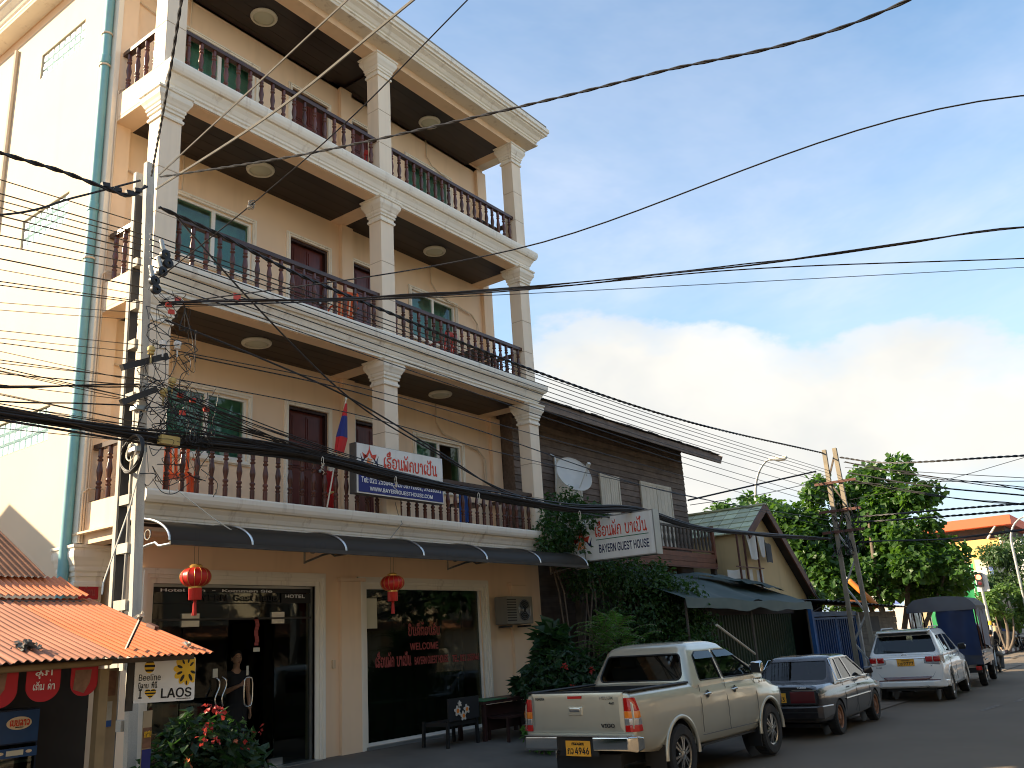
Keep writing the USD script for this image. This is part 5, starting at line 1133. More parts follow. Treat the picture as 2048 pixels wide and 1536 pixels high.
part(TP, 'patch', cloth([(15.3, -.4, 3.16), (19.2, -.5, 3.02), (19.4, -1.5, 2.64), (16.6, -1.2, 2.86)], 16, 6, 8, .03, 'tarp_green'), 'tarp_green', smooth=True)
for x in (11.6, 15.2, 19.3): part(TP, 'pole', MB().tube([(x, -2.0, -.4), (x, -2.0, 2.3)], .030, 8), 'grey_timber')
part(TP, 'prop', MB().tube([(12.4, -2.3, 1.75), (14.6, -2.2, 1.05)], .03, 6), 'shutter_white')
SF = thing('shuttered_shop', 'dark green ribbed metal shop shutter under the tarpaulin', 'shop front', (17.5, -1.2, -.3))
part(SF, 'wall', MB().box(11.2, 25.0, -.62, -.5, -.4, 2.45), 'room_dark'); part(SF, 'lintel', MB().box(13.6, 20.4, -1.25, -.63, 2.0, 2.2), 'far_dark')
for k in range(36):
    x = 13.75 + k * .182
    part(SF, 'slat', MB().add([(x, -1.15, -.3), (x + .05, -1.20, -.3), (x + .12, -1.20, -.3), (x + .17, -1.15, -.3), (x, -1.15, 2.0), (x + .05, -1.20, 2.0), (x + .12, -1.20, 2.0), (x + .17, -1.15, 2.0)], [(0, 1, 5, 4), (1, 2, 6, 5), (2, 3, 7, 6)]), 'shutter_green')
GT = thing('blue_gate', 'pair of blue barred metal gate leaves with pale blue frame under a low roof', 'gate', (22.8, -1.65, -.4))
part(GT, 'frame', MB().box(20.45, 20.62, -1.75, -1.6, -.4, 2.15).box(20.62, 25.0, -1.74, -1.62, 1.86, 2.0), 'gate_frame'); part(GT, 'post', MB().box(25.0, 25.14, -1.78, -1.6, -.4, 1.95), 'kerb_white')
for a, b in ((20.66, 22.82), (22.86, 24.98)):
    l = holder(GT, 'leaf'); part(l, 'frame', MB().box(a, a + .06, -1.70, -1.66, -.3, 1.83).box(b - .06, b, -1.70, -1.66, -.3, 1.83).box(a + .06, b - .06, -1.70, -1.66, 1.77, 1.83).box(a + .06, b - .06, -1.70, -1.66, -.3, -.24), 'gate_frame')
    part(l, 'sheet', MB().box(a + .06, b - .06, -1.665, -1.655, -.24, 1.77), 'gate_blue')
    x = a + .12
    while x < b - .1: part(l, 'bar', MB().box(x, x + .075, -1.70, -1.668, -.24, 1.77), 'gate_blue'); x += .22
    part(l, 'truss', MB().obox((a, -1.66, 1.98), ((a + b) / 2, -1.66, 2.16), .03, .03).obox(((a + b) / 2, -1.66, 2.16), (b, -1.66, 1.98), .03, .03), 'dark_steel')
SH = thing('plank_shed', 'low shed of weathered horizontal planks behind the white car', 'shed', (27.5, -1.6, -.5))
for k in range(11):
    z = -.4 + k * .215; rr2 = random.Random(k); part(SH, 'plank', MB().box(25.16, 30.2 + rr2.uniform(-.1, .1), -1.70 - .012 * (k % 2), -1.62, z, z + .205), 'shed_plank')
part(SH, 'window_hole', MB().box(26.6, 27.7, -1.715, -1.712, 1.3, 1.8), 'far_dark')
part(SH, 'wall', MB().box(25.16, 30.2, -1.61, 2, -.4, 1.95), 'shed_plank')
ch = holder(SH, 'white_panel')
for k in range(6): part(ch, 'slat', MB().box(26.62 + k * .14, 26.70 + k * .14, -1.76, -1.73, .30, 1.12), 'shutter_white')
part(ch, 'rail', MB().box(26.6, 27.5, -1.77, -1.72, 1.12, 1.2).box(26.6, 27.5, -1.77, -1.72, .28, .34), 'shutter_white')
mb = MB(); xs = np.linspace(20.3, 30.6, 69)
mb.add([(x, y, 2.30 - (x - 20.3) * .022 + .03 * math.sin(i * 2.1) + (y + 2.2) * .10) for i, x in enumerate(xs) for y in (-2.25, 1.2)], [(2 * i, 2 * i + 2, 2 * i + 3, 2 * i + 1) for i in range(68)])
solo('shed_roof', mb, 'roof_dark', 'low rusty corrugated roof over the blue gate and plank shed', 'roof', smooth=True)

# ================================================================== yellow gabled house
YH = thing('yellow_house', 'yellow gabled house with pale green tiled roof and brown barge boards', 'house', (21.5, 1, 0))
gy = -.45; AP = np.array([20.62, 5.32]); LE = np.array([19.05, 4.40]); RE = np.array([24.35, 2.45])
part(YH, 'wall', MB().prism(Polygon([(19.2, -.3), (24.1, -.3), (24.1, 2.58), (20.62, 5.2), (19.2, 4.42)]), (0, gy, 0), X3, Z3, Y3, 6.0), 'yellow_wall')
def roof_side(a, b, name):
    d = b - a; L = np.linalg.norm(d); d /= L; n = np.array([-d[1], d[0]]); n = n if n[1] > 0 else -n
    rows = max(3, round(L / .36)); cols = 16
    part(YH, 'roof_deck', MB().add([(a[0], gy - .25, a[1]), (b[0], gy - .25, b[1]), (b[0], 6, b[1]), (a[0], 6, a[1])], [(0, 1, 2, 3)]), 'roof_dark')
    for i in range(rows):
        for k in range(cols):
            s0, s1 = a + d * L * i / rows, a + d * (L * (i + 1) / rows + .03); y0 = gy - .3 + k * 6.3 / cols; y1 = y0 + 6.3 / cols - .012
            m = MB(); lo, hi = n * .012, n * .035
            m.add([(s0[0] + lo[0], y0, s0[1] + lo[1]), (s1[0] + hi[0], y0, s1[1] + hi[1]), (s1[0] + hi[0], y1, s1[1] + hi[1]), (s0[0] + lo[0], y1, s0[1] + lo[1]), (s1[0], y0, s1[1]), (s1[0], y1, s1[1])], [(0, 1, 2, 3), (1, 4, 5, 2)])
            part(YH, 'roof_tile', m, 'green_tile')
roof_side(AP, LE, 'l'); roof_side(AP, RE, 'r')
part(YH, 'barge_board', MB().obox((LE[0] - .1, gy - .30, LE[1] - .12), (AP[0], gy - .30, AP[1] - .06), .05, .22).obox((AP[0], gy - .30, AP[1] - .06), (RE[0] + .1, gy - .30, RE[1] - .1), .051, .24), 'barge_red')
part(YH, 'ridge', MB().obox((AP[0], gy - .32, AP[1] + .04), (AP[0], 6, AP[1] + .04), .16, .05), 'green_tile')
# washing, sheets and rusty posts between the two houses
for k, (P, mt, lab) in enumerate([([(19.05, -.62, 4.38), (19.75, -.62, 4.36), (19.72, -.62, 3.62), (19.15, -.62, 3.60)], 'cloth_white', 'white shirt hung out between the two houses'), ([(19.9, -.62, 4.36), (20.4, -.62, 4.34), (20.36, -.62, 3.72), (19.98, -.62, 3.74)], 'cloth_white', 'short white cloth hung beside the white shirt'), ([(20.5, -.62, 4.25), (20.85, -.62, 4.1), (20.85, -.62, 3.55), (20.45, -.62, 3.6)], 'cloth_grey', 'dark grey cloth hanging on the yellow gable')]):
    v, f = cloth(P, 9, 9, k + 20, .012, None); v[:, 1] += .05 * np.sin(v[:, 0] * 14 + k); solo('washing', (v, f), mt, lab, 'laundry', smooth=True)
v, f = cloth([(18.15, -.3, 3.30), (20.2, -.5, 3.34), (20.25, -.5, 2.45), (18.1, -.3, 2.45)], 14, 8, 31, .012, None); v[:, 1] += .04 * np.sin(v[:, 0] * 8); solo('sheet', (v, f), 'cloth_white', 'pale sheet hung under the little balcony beside the yellow house', 'sheet', smooth=True)
FR = thing('rusty_frame', 'rusty post and wire frame between the brown and yellow houses', 'frame', (19.2, -.5, 2))
for x in (18.5, 19.0, 20.0): part(FR, 'post', MB().box(x, x + .05, -.56, -.51, -.2, 4.45), 'barge_red')
part(FR, 'bar', MB().box(18.2, 20.9, -.57, -.54, 4.40, 4.43).box(18.2, 20.3, -.57, -.54, 3.36, 3.39), 'barge_red')

# ================================================================== far poles and lamps
PB = thing('utility_pole', 'far two legged lattice utility pole standing in front of the big leafy tree', 'utility pole', (22.3, -2.5, -.5))
def legs(zz): 
    t = (zz + .5) / 7.5; return np.array([22.3, -2.27 - .08 * t, zz]), np.array([22.3, -2.86 + .18 * t, zz])
for k in (0, 1): part(PB, 'leg', MB().obox(legs(-.5)[k], legs(7.03)[k], .125, .115, up=(1, 0, 0)), 'old_concrete')
zz = np.linspace(.2, 6.9, 9)
for i in range(8):
    a, b = (0, 1) if i % 2 else (1, 0); part(PB, 'brace', MB().obox(legs(zz[i])[a], legs(zz[i + 1])[b], .05, .05), 'galvanised' if i < 5 else 'bark')
for z in (4.35, 5.0, 5.9): part(PB, 'cross_arm', MB().box(22.18, 22.24, -3.2, -1.9, z, z + .08), 'barge_red')
def street_lamp(name, label, base, h, arm, head_dir, r=.055):
    t = thing(name, label, 'street lamp', base); b = np.array(base, float); d = np.array(head_dir, float); d /= np.linalg.norm(d)
    pts = [b, b + [0, 0, h * .5], b + [0, 0, h * .8]] + [b + [0, 0, h * .8] + d * arm * (1 - math.cos(a)) * .9 + np.array([0, 0, h * .2 * math.sin(a)]) for a in np.linspace(.15, PI / 2 * .92, 8)]
    part(t, 'pole', MB().tube(pts, np.linspace(r * 1.3, r * .7, len(pts)), 8), 'galvanised', smooth=50)
    e = pts[-1]; part(t, 'head', blob([e, e + d * .75 + [0, 0, -.05]], .10), 'dish_white', smooth=50); part(t, 'lens', blob([e + d * .3 + [0, 0, -.10], e + d * .68 + [0, 0, -.13]], .075), 'lamp_clear', smooth=50)
street_lamp('street_lamp', 'grey street lamp with drooping head rising behind the yellow house', (36.0, 5.3, -.5), 10.2, 1.25, (.1, -1, 0), .07)
street_lamp('street_lamp', 'tall thin street lamp by the far trees at the junction', (62, -2.15, -.8), 8.6, 1.4, (.2, -1, 0), .07)
# traffic light
TL = thing('traffic_light', 'traffic light showing red on a leaning grey pole at the junction', 'traffic light', (56, -.8, -.7))
part(TL, 'pole', MB().tube([(56, -.82, -.35), (56, -.72, 3.4)], .085, 10), 'galvanised', smooth=50); part(TL, 'base', MB().lathe([(.34, -.75), (.30, -.5), (.12, -.1), (.085, .0)], (56, -.82, 0), 8), 'old_concrete'); part(TL, 'band', MB().lathe([(.095, 1.0), (.095, 1.25)], (56, -.79, 0), 10), 'paint_yellow')
part(TL, 'housing', MB().box(55.86, 56.1, -.88, -.54, 3.30, 4.15), 'black_plastic'); part(TL, 'visor', MB().tube([(55.80, -.71 + .17 * math.cos(a), 3.88 + .17 * math.sin(a)) for a in np.linspace(-.3, PI + .3, 12)], .02, 5), 'black_plastic')
part(TL, 'red_light', MB().lathe([(0, -.03), (.12, -.02), (.165, .0)], (55.85, -.71, 3.88), 16, 'x'), 'signal_red', smooth=40)
part(TL, 'amber_light', MB().lathe([(0, -.02), (.12, .0)], (55.855, -.71, 3.50), 12, 'x'), 'lamp_maroon'); part(TL, 'back_board', MB().box(56.12, 56.14, -1.15, -.45, 3.0, 4.3), 'far_white')
# kerbed far pavement
kz = lambda x: float(road_z(x))
fp = solo('far_pavement', sheet(50.5, 130, -.75, 14, lambda x, y: road_z(x) + .16, 10, 4), 'pavement', 'sunlit pale pavement at the far corner', 'pavement', kind='structure', loc=(0, 0, 0))
kp = thing('kerb', 'kerb of alternate dark and white painted blocks along the far pavement', 'kerb', (60, -.8, -.7), kind='structure')
for k in range(44):
    x = 50.5 + k * 1.0; part(kp, 'kerb_block', MB().box(x + .015, x + .985, -.90, -.752, kz(x) - .02, kz(x) + .165), 'kerb_white' if k % 2 else 'kerb_dark')
# far buildings
FB = thing('far_yellow_building', 'far yellow building with an orange canopy roof at the end of the street', 'building', (84, 4, 0))
part(FB, 'wall', MB().box(80, 92, .75, 9, -1, 7.9), 'far_yellow'); part(FB, 'wall', MB().box(80.2, 92, -.6, .74, -1, 7.6), 'far_white'); part(FB, 'upper_wall', MB().box(80.3, 92, .4, 9, 7.92, 8.85), 'far_dark')
part(FB, 'canopy', MB().box(78.9, 92, -.35, 11, 8.86, 9.65), 'far_orange'); part(FB, 'strut', MB().obox((79.0, .9, 8.85), (79.9, 1.8, 7.9), .12, .12), 'far_white'); part(FB, 'side_block', MB().box(79.6, 80.0, 4.8, 7.4, 7.2, 7.95), 'far_white')
for k in range(3): part(FB, 'window', MB().box(79.96, 79.99, 1.6 + k * 2.2, 2.6 + k * 2.2, 4.6, 6.2), 'far_dark')
part(FB, 'pipe', MB().box(79.9, 79.98, .8, .95, -1, 7.9), 'far_white')
SB = thing('far_shop_row', 'far row of pale shop fronts with blue sign strips behind the traffic light', 'building', (72, 2, 0))
part(SB, 'wall', MB().box(68, 79, .1, 1.3, -1, 5.6), 'far_cream'); 
for k in range(3): part(SB, 'sign_strip', MB().box(67.93, 67.99, .15 + k * .4, .40 + k * .4, .4, 5.0), ('hoarding_blue', 'far_white', 'hoarding_pale')[k])
part(SB, 'door', MB().box(67.95, 67.99, .4, .9, -.8, .2), 'far_dark')
NB = thing('netted_building', 'building site wrapped in bright green netting behind the big leafy tree', 'building site', (62, 2.5, 0))
v, f = cloth([(60, 4.9, 4.2), (60, .15, 5.0), (60, .25, -.6), (60, 4.7, -.6)], 20, 12, 5, .05, None); v[:, 0] += .25 * np.sin(v[:, 1] * 2.3) + .12 * np.sin(v[:, 2] * 3); part(NB, 'netting', (v, f), 'netting_green', smooth=True)
part(NB, 'frame', MB().box(60.5, 66, .4, 4.7, -.8, 4.1), 'far_dark')
for y in (.3, 1.8, 3.3, 4.8): part(NB, 'scaffold_pole', rod((59.85, y, -.7), (59.85, y, 5.1), .04), 'galvanised')
HB = thing('hoarding', 'row of advertising panels behind the trunks of the big leafy tree', 'hoarding', (48, 2.6, 0))
for a, b, z0, z1, mt in ((3.9, 3.0, 2.2, 3.3, 'hoarding_pale'), (2.96, 2.3, 2.5, 3.35, 'hoarding_blue'), (3.9, 2.75, .6, 2.15, 'hoarding_tan'), (2.7, 1.9, .6, 2.4, 'hoarding_pale'), (1.85, .9, .6, 2.3, 'hoarding_tan')):
    part(HB, 'panel', MB().box(48, 48.06, b, a, z0, z1), mt)
for y in (3.9, 2.72, 1.87, .9): part(HB, 'post', MB().box(48.07, 48.15, y - .05, y + .05, -.6, 3.4), 'dark_steel')
UM = thing('folded_parasol', 'folded orange parasol leaning below the far utility pole', 'parasol', (27, -1.3, 2))
part(UM, 'canopy', blob([(27.0, -1.15, 3.05), (27.0, -1.9, 2.15)], .10) + blob([(27.0, -1.05, 2.3), (27.0, -1.35, 2.25)], .12), 'paint_orange', smooth=40); part(UM, 'pole', rod((27, -1.0, 3.25), (27, -2.0, 2.0), .025), 'paint_white')
# opposite side of the street (behind the viewer): real buildings that light and mirror the front
for k, (x0, x1, h, mt, lab) in enumerate(((-13, -4.2, 9.5, 'opposite_dark', 'grey two storey shop house across the street'), (-4.0, 8.0, 12.0, 'opposite_wall', 'pale olive three storey shop house across the street'), (8.2, 20, 10.5, 'opposite_wall', 'olive grey shop house across the street'), (20.2, 36, 9.5, 'opposite_dark', 'long dark shop house across the street'), (36.2, 47, 7.5, 'far_white', 'end white shop house across the street'))):
    t = thing('shop_house', lab, 'building', ((x0 + x1) / 2, -23, 0)); z0 = kz(x0) - .3
    part(t, 'wall', MB().box(x0, x1, -30, -22, z0, h), mt); part(t, 'roof', MB().box(x0 - .3, x1 + .3, -30.3, -21.4, h + .002, h + .3), 'roof_dark')
    n = int((x1 - x0) / 3.4); w = (x1 - x0) / n
    for i in range(n):
        a = x0 + i * w + .5; part(t, 'shutter', MB().box(a, a + w - 1.0, -21.99, -21.95, z0, 2.6), 'galvanised' if i % 2 else 'far_dark')
        for s in range(1, int(h // 3)): part(t, 'window', MB().box(a + .3, a + w - 1.3, -21.99, -21.95, s * 3.1 + 2.3, s * 3.1 + 3.6 if s * 3.1 + 3.6 < h else h - .2), 'far_dark')
    part(t, 'awning', MB().add([(x0, -22, 3.2), (x1, -22, 3.2), (x1, -20.4, 2.7), (x0, -20.4, 2.7)], [(0, 1, 2, 3)]), 'corr_rust')
solo('opposite_pavement', sheet(-60, 49, -22, -15.52, lambda x, y: road_z(x) + .14, 10, 3), 'pavement', 'pavement on the other side of the street', 'pavement', kind='structure', loc=(0, 0, 0))
for k in range(10):
    x = -8.5 + k * 4.6 + (k % 3) * .6; g = np.random.RandomState(70 + k); lo = 6.6 if 8 < x < 20 else 3.6  # crowns raised over part of the row to keep the transom reflection pale
    SHADE_TREES.append((x, [(x + g.normal() * 1.4, -15.2 + g.uniform(-1.0, 1.0), lo + (11.5 - lo) * g.rand(), g.uniform(.9, 1.5)) for _ in range(16)], 70 + k))
# low gabled house across the alley: its shadow lies on the sunlit wall
AH = thing('alley_house', 'low house with a gabled roof across the alley from the guest house', 'house', (-8, 8, 0))
part(AH, 'wall', MB().prism(Polygon([(4.0, 0), (11.0, 0), (11.0, 4.85), (7.5, 6.75), (4.0, 4.85)]), (-3.6, 0, 0), Y3, Z3, -X3, 8.0), 'cream_render')
part(AH, 'roof', MB().add([(-3.4, 3.6, 4.72), (-12, 3.6, 4.72), (-12, 7.5, 6.82), (-3.4, 7.5, 6.82), (-3.4, 11.4, 4.72), (-12, 11.4, 4.72)], [(0, 1, 2, 3), (3, 2, 5, 4)]), 'corr_rust')
# ================================================================== trees and plants
def leaf_cloud(centres, n, size, seed, shape='leaf', spread=1.0, up=.35, shell=.55, droop=0.0, squash=(1, 1, 1)):
    """Leaf faces scattered in clumps: centres is a list of (x, y, z, radius). Each leaf is a folded blade of 4 triangles."""
    rng = np.random.RandomState(seed); C = np.array(centres, float)
    w = C[:, 3] ** 2; idx = rng.choice(len(C), n, p=w / w.sum())
    d = rng.normal(size=(n, 3)); d /= np.linalg.norm(d, axis=1, keepdims=True)
    r = C[idx, 3] * (shell + (1 - shell) * rng.rand(n)) * np.where(rng.rand(n) < .22, rng.rand(n), 1.0)
    P = C[idx, :3] + d * r[:, None] * np.array(squash)
    nrm = d * .7 + rng.normal(size=(n, 3)) * .55 * spread + np.array([0, 0, up]); nrm /= np.linalg.norm(nrm, axis=1, keepdims=True)
    t = d + rng.normal(size=(n, 3)) * .8 - np.array([0, 0, droop]); t -= nrm * (t * nrm).sum(1, keepdims=True); t /= np.maximum(np.linalg.norm(t, axis=1, keepdims=True), 1e-6)
    s = np.cross(nrm, t); L = size * (.6 + .7 * rng.rand(n))[:, None]; W = L * (.30 if shape == 'leaf' else .42)
    fold = nrm * L * .10
    if shape == 'leaf': pts = [P, P + t * L * .45 + s * W + fold, P + t * L, P + t * L * .45 - s * W + fold, P + t * L * .45 - fold * .3]
    else: pts = [P, P + t * L * .68 + s * W + fold, P + t * L, P + t * L * .68 - s * W + fold, P + t * L * .60 - fold * .3]
    v = np.stack(pts, 1).reshape(-1, 3); b = np.arange(n)[:, None] * 5
    f = np.concatenate([b + np.array([0, 1, 4]), b + np.array([1, 2, 4]), b + np.array([2, 3, 4]), b + np.array([3, 0, 4])])
    return v, f
def limbs(base, tips, r0, seed, bend=.15):
    mb = MB(); rng = np.random.RandomState(seed); b = np.array(base, float)
    for tip, rr in tips:
        tip = np.array(tip, float); ts = np.linspace(0, 1, 8)[:, None]; off = rng.normal(size=3) * bend * np.linalg.norm(tip - b)
        p = b + (tip - b) * ts + off * np.sin(ts * PI) * .5; mb.tube(p, np.linspace(r0 * rr, r0 * rr * .3, 8), 7)
    return mb
# big almond tree by the far pole
T1 = thing('almond_tree', 'large leafy tree with broad glossy leaves behind the far utility pole', 'tree', (34, -.3, -.6))
rng = np.random.RandomState(2)
def yz(px, py, X=34.0):
    """Place on the tree's own upright plane from angles measured on site: returns (y, z) of a bearing and a height angle."""
    return px, py
cl = []
for y, z, r in ((2.0, 7.2, .55), (1.3, 7.5, .6), (2.5, 6.3, .7), (1.6, 6.0, .9), (.6, 7.1, .8), (-.4, 7.6, .8), (-1.4, 7.9, .6), (-2.3, 7.7, .55), (-3.2, 6.9, .6), (-2.8, 6.4, .7), (-1.6, 6.7, 1.0), (.2, 6.0, 1.1), (1.3, 4.7, 1.1), (.2, 4.6, 1.1), (-1.0, 5.3, 1.1), (-2.2, 5.2, .9), (-3.3, 5.5, .45), (-3.0, 4.4, .9), (-3.9, 4.0, .8), (-4.1, 3.4, .5), (-3.6, 3.1, .8), (-2.4, 3.9, 1.0), (-1.2, 3.9, 1.0), (-.2, 3.5, .9), (-2.0, 2.9, .8), (-3.0, 2.4, .55), (-1.0, 2.8, .6), (1.0, 3.6, .8), (2.2, 5.1, .7), (-.9, 6.2, .8)):
    for q in range(2): cl.append((34 + rng.uniform(-1.7, 1.9), y * .93 + .15 + rng.uniform(-.2, .2), z + rng.uniform(-.2, .2), r * rng.uniform(.65, 1.0)))
part(T1, 'crown', leaf_cloud(cl, 16000, .28, 5, 'obovate', up=.55, droop=.2), 'almond_leaf')
part(T1, 'trunk', limbs((34, -.35, -.6), [((34.2, .9, 5.5), .9), ((33.6, -.5, 6.5), 1.0), ((34.4, -1.8, 6.2), .85), ((33.8, -3.2, 3.8), .7), ((34.0, 1.6, 4.2), .6), ((34.3, -.1, 3.0), .8), ((34, -2.6, 5.4), .55)], .17, 3), 'bark', smooth=60)
T2 = thing('round_tree', 'leafy green tree showing above the yellow house roof', 'tree', (33, 4, -.5)); cl = []
for y, z, r in ((5.6, 6.9, .6), (4.9, 6.6, .7), (4.2, 7.3, .45), (3.6, 6.5, .8), (2.7, 6.3, .8), (4.6, 5.6, 1.0), (3.3, 5.3, 1.1), (2.2, 5.2, .9), (1.7, 4.2, 1.0), (2.8, 4.2, 1.1), (1.2, 3.3, .9), (2.2, 3.0, .9), (.7, 2.6, .7), (5.6, 5.6, .7), (1.9, 6.2, .6)):
    cl += [(33 + rng.uniform(-1.3, 1.3), y, z, r), (33 + rng.uniform(-1.3, 1.3), y + rng.uniform(-.3, .3), z, r * .8)]
part(T2, 'crown', leaf_cloud(cl, 9000, .27, 8, 'obovate', up=.6, droop=.1), 'almond_leaf'); part(T2, 'trunk', limbs((33, 3.2, -.5), [((33, 4.8, 6.0), 1), ((33, 2.4, 5.4), .9), ((33, 3.6, 6.3), .8), ((33.3, 1.6, 3.6), .6)], .16, 4), 'bark', smooth=60)
def far_tree(label, x, y, h, r, seed, mat='far_leaf', n=2600, size=.34, base=-.8):
    t = thing('street_tree', label, 'tree', (x, y, base)); g = np.random.RandomState(seed)
    cl = [(x + g.normal() * r * .5, y + g.normal() * r * .5, base + h * (.45 + .55 * g.rand()), r * g.uniform(.3, .55)) for _ in range(16)]
    part(t, 'crown', leaf_cloud(cl, n, size, seed, up=.5), mat); part(t, 'trunk', limbs((x, y, base), [((x + g.normal() * .5, y + g.normal() * .5, base + h * .8), 1), ((x + g.normal() * r * .4, y + g.normal() * r * .4, base + h * .7), .7), ((x, y + .3, base + h * .9), .6)], .14, seed), 'bark', smooth=60)
far_tree('tall thin leaved tree beside the far yellow building', 68, -1.1, 7.2, 1.7, 21, n=3600, size=.28)
far_tree('tall dark tree behind the thin street lamp', 72, -2.8, 7.6, 1.9, 22, n=3200, size=.28)
far_tree('low bright green tree by the parked motorbikes', 63, -2.3, 4.2, 1.15, 23, 'far_leaf_bright', n=2600, size=.30)
far_tree('low bright green tree just right of the traffic light', 59.5, -.9, 4.0, .9, 24, 'far_leaf_bright', n=1800, size=.28)
far_tree('dark rounded tree behind the parked white van', 74, -.3, 5.0, 1.3, 25, n=1800)
far_tree('spreading tree beyond the covered truck', 64, .6, 4.4, 1.2, 26, n=1900)
for k, (x, y) in enumerate(((95, -6), (100, -1), (104, 5), (110, 12), (98, -14), (90, -22))):
    far_tree(('far tree closing the end of the street behind the junction', 'far tree behind the orange roofed building', 'far tree left of the orange roofed building', 'farthest tree beyond the shop row', 'far tree past the right kerb', 'far tree on the right hand street side')[k], x, y, 6.5, 3.0, 40 + k, n=1500, size=.6)
# vines over the sign and the dark corner
VN = thing('climbing_vine', 'dark green climbing vine hanging over the sign and the dark corner', 'vine', (11, -.8, 0)); cl = []
g = np.random.RandomState(5)
for x, y, z, r in ((9.9, .2, 4.45, .40), (10.4, .1, 4.55, .45), (10.9, .2, 4.40, .45), (11.4, .2, 4.35, .35), (9.6, -.1, 4.0, .45), (9.3, -.2, 3.65, .45), (8.9, -.25, 3.55, .35), (9.5, -.3, 3.35, .4), (9.9, -.35, 3.05, .35), (10.0, -.3, 2.7, .35), (10.6, -.5, 2.9, .5), (11.0, -.9, 2.75, .6), (11.5, -1.2, 2.6, .65), (11.9, -1.5, 2.5, .6), (12.3, -1.7, 2.3, .55), (11.2, -1.2, 2.0, .7), (11.9, -1.6, 1.9, .7), (12.5, -1.9, 1.75, .55), (11.0, -1.3, 1.4, .6), (11.7, -1.8, 1.2, .65), (12.4, -2.0, 1.1, .55), (10.4, -.9, 1.9, .5), (10.2, -.9, 1.2, .55), (11.5, -1.7, .5, .6), (12.2, -2.0, .5, .5), (10.5, -1.2, .5, .5), (9.75, -.45, 3.75, .25), (9.86, -.5, 4.12, .22), (9.88, -.85, 4.22, .20), (9.9, -1.2, 4.25, .14), (9.82, -.25, 3.75, .24), (9.85, -.15, 3.4, .22), (10.3, -.3, 4.35, .3), (10.8, -.2, 4.45, .3), (11.6, .1, 4.5, .3), (12.1, .2, 4.4, .22), (11.4, -1.0, 3.0, .45), (12.0, -1.3, 2.9, .4)):
    for q in range(2): cl.append((x + g.uniform(-.18, .18), y + g.uniform(-.15, .15), z + g.uniform(-.15, .15), r * g.uniform(.7, 1)))
part(VN, 'foliage', leaf_cloud(cl, 15000, .105, 6, up=.3, droop=.6, squash=(1, .8, 1)), 'vine_leaf')
st = MB()
for k in range(16):
    x = 9.4 + k * .2; st.tube([(x, -.2 - .1 * (k % 4), 0), (x + g.uniform(-.3, .3), -.3 - .05 * k, 1.4), (x + g.uniform(-.4, .4), -.3 - .06 * k, 2.6), (x + g.uniform(-.4, .4), .0, 3.9)], .018, 5)
part(VN, 'stem', st, 'bark')
dr = MB(); lf = []
for k in range(7):
    x, y, z = 9.9 + .02 * k, -.35 - .28 * k, 3.5 + .1 * math.sin(k); 
# trailing shoot across the face of the sign
sh = [(9.90, -.55, 4.3), (9.86, -.62, 3.9), (9.84, -.66, 3.5), (9.85, -.68, 3.1), (9.86, -.75, 2.6), (9.85, -.9, 1.9), (9.9, -1.0, 1.5)]
part(VN, 'shoot', MB().tube(sh, .008, 5), 'shrub_leaf'); part(VN, 'shoot_leaves', leaf_cloud([(x, y, z, .14) for x, y, z in sh[:5]] + [(9.88, -.5, 4.0, .25), (9.88, -.40, 3.85, .22)], 190, .10, 9, droop=.6), 'vine_leaf')
# bright fern like bush
FN = thing('fern_bush', 'bright green feathery fern bush behind the pickup', 'bush', (8.6, -1.9, -.2)); mb = MB(); g = np.random.RandomState(3)
st = MB()
for k in range(64):
    a = g.uniform(0, 2 * PI); el = g.uniform(.25, 1.2); L = g.uniform(.5, .85); b = np.array([8.35 + .18 * g.normal(), -2.0 + .15 * g.normal(), 1.58 + g.uniform(-.3, .30)])
    d = np.array([math.cos(a) * math.cos(el), math.sin(a) * math.cos(el), math.sin(el)]); ts = np.linspace(0, 1, 12)
    spine = [b + d * L * t + np.array([0, 0, -.42 * L * t * t]) for t in ts]; st.tube(spine[::3] + [spine[-1]], .006, 4)
    sd = np.cross(d, [0, 0, 1]); sd /= np.linalg.norm(sd)
    for i in range(1, 12):
        w = .16 * math.sin(PI * (i / 12) ** .7) + .015; tg = spine[i] - spine[i - 1]
        for s in (-1, 1):
            p = spine[i]; q = p + sd * s * w + tg * .7 + [0, 0, -.03]; mb.add([p - tg * .18, q, p + tg * .34], [(0, 1, 2)])
part(FN, 'fronds', mb, 'fern_leaf'); part(FN, 'stem', st.tube([(8.6, -1.9, -.3), (8.6, -1.9, 1.2)], .06, 8), 'bark')
def bush(name, label, cl, n, size, seed, mat='shrub_leaf', cat='bush', base=None, **k):
    x, y = np.mean([c_[0] for c_ in cl]), np.mean([c_[1] for c_ in cl]); t = thing(name, label, cat, (x, y, base if base is not None else -.2))
    part(t, 'foliage', leaf_cloud(cl, n, size, seed, **k), mat); s = MB(); g = np.random.RandomState(seed)
    for c_ in cl: s.tube([(x + g.uniform(-.15, .15), y + g.uniform(-.1, .1), base if base is not None else -.2), ((x + c_[0]) / 2, (y + c_[1]) / 2, c_[2] * .5), (c_[0], c_[1], c_[2])], .014, 5)
    part(t, 'stem', s, 'bark'); return t
b2 = bush('leafy_shrub', 'dark broad leaved shrub between the dark table and the pickup', [(6.7, -1.4, .95, .30), (7.1, -1.5, 1.12, .34), (7.6, -1.6, 1.15, .36), (7.0, -1.6, .6, .36), (7.5, -1.7, .7, .40), (8.0, -1.6, .9, .4), (6.8, -1.5, .25, .3), (7.3, -1.5, .2, .4)], 3600, .14, 12, up=.4)
for x, y, z in ((6.95, -1.85, 1.2), (7.0, -1.95, .85), (7.6, -1.98, 1.1)): part(b2, 'blossom', leaf_cloud([(x, y, z, .035)], 10, .07, int(x * 10)), 'petal_red')
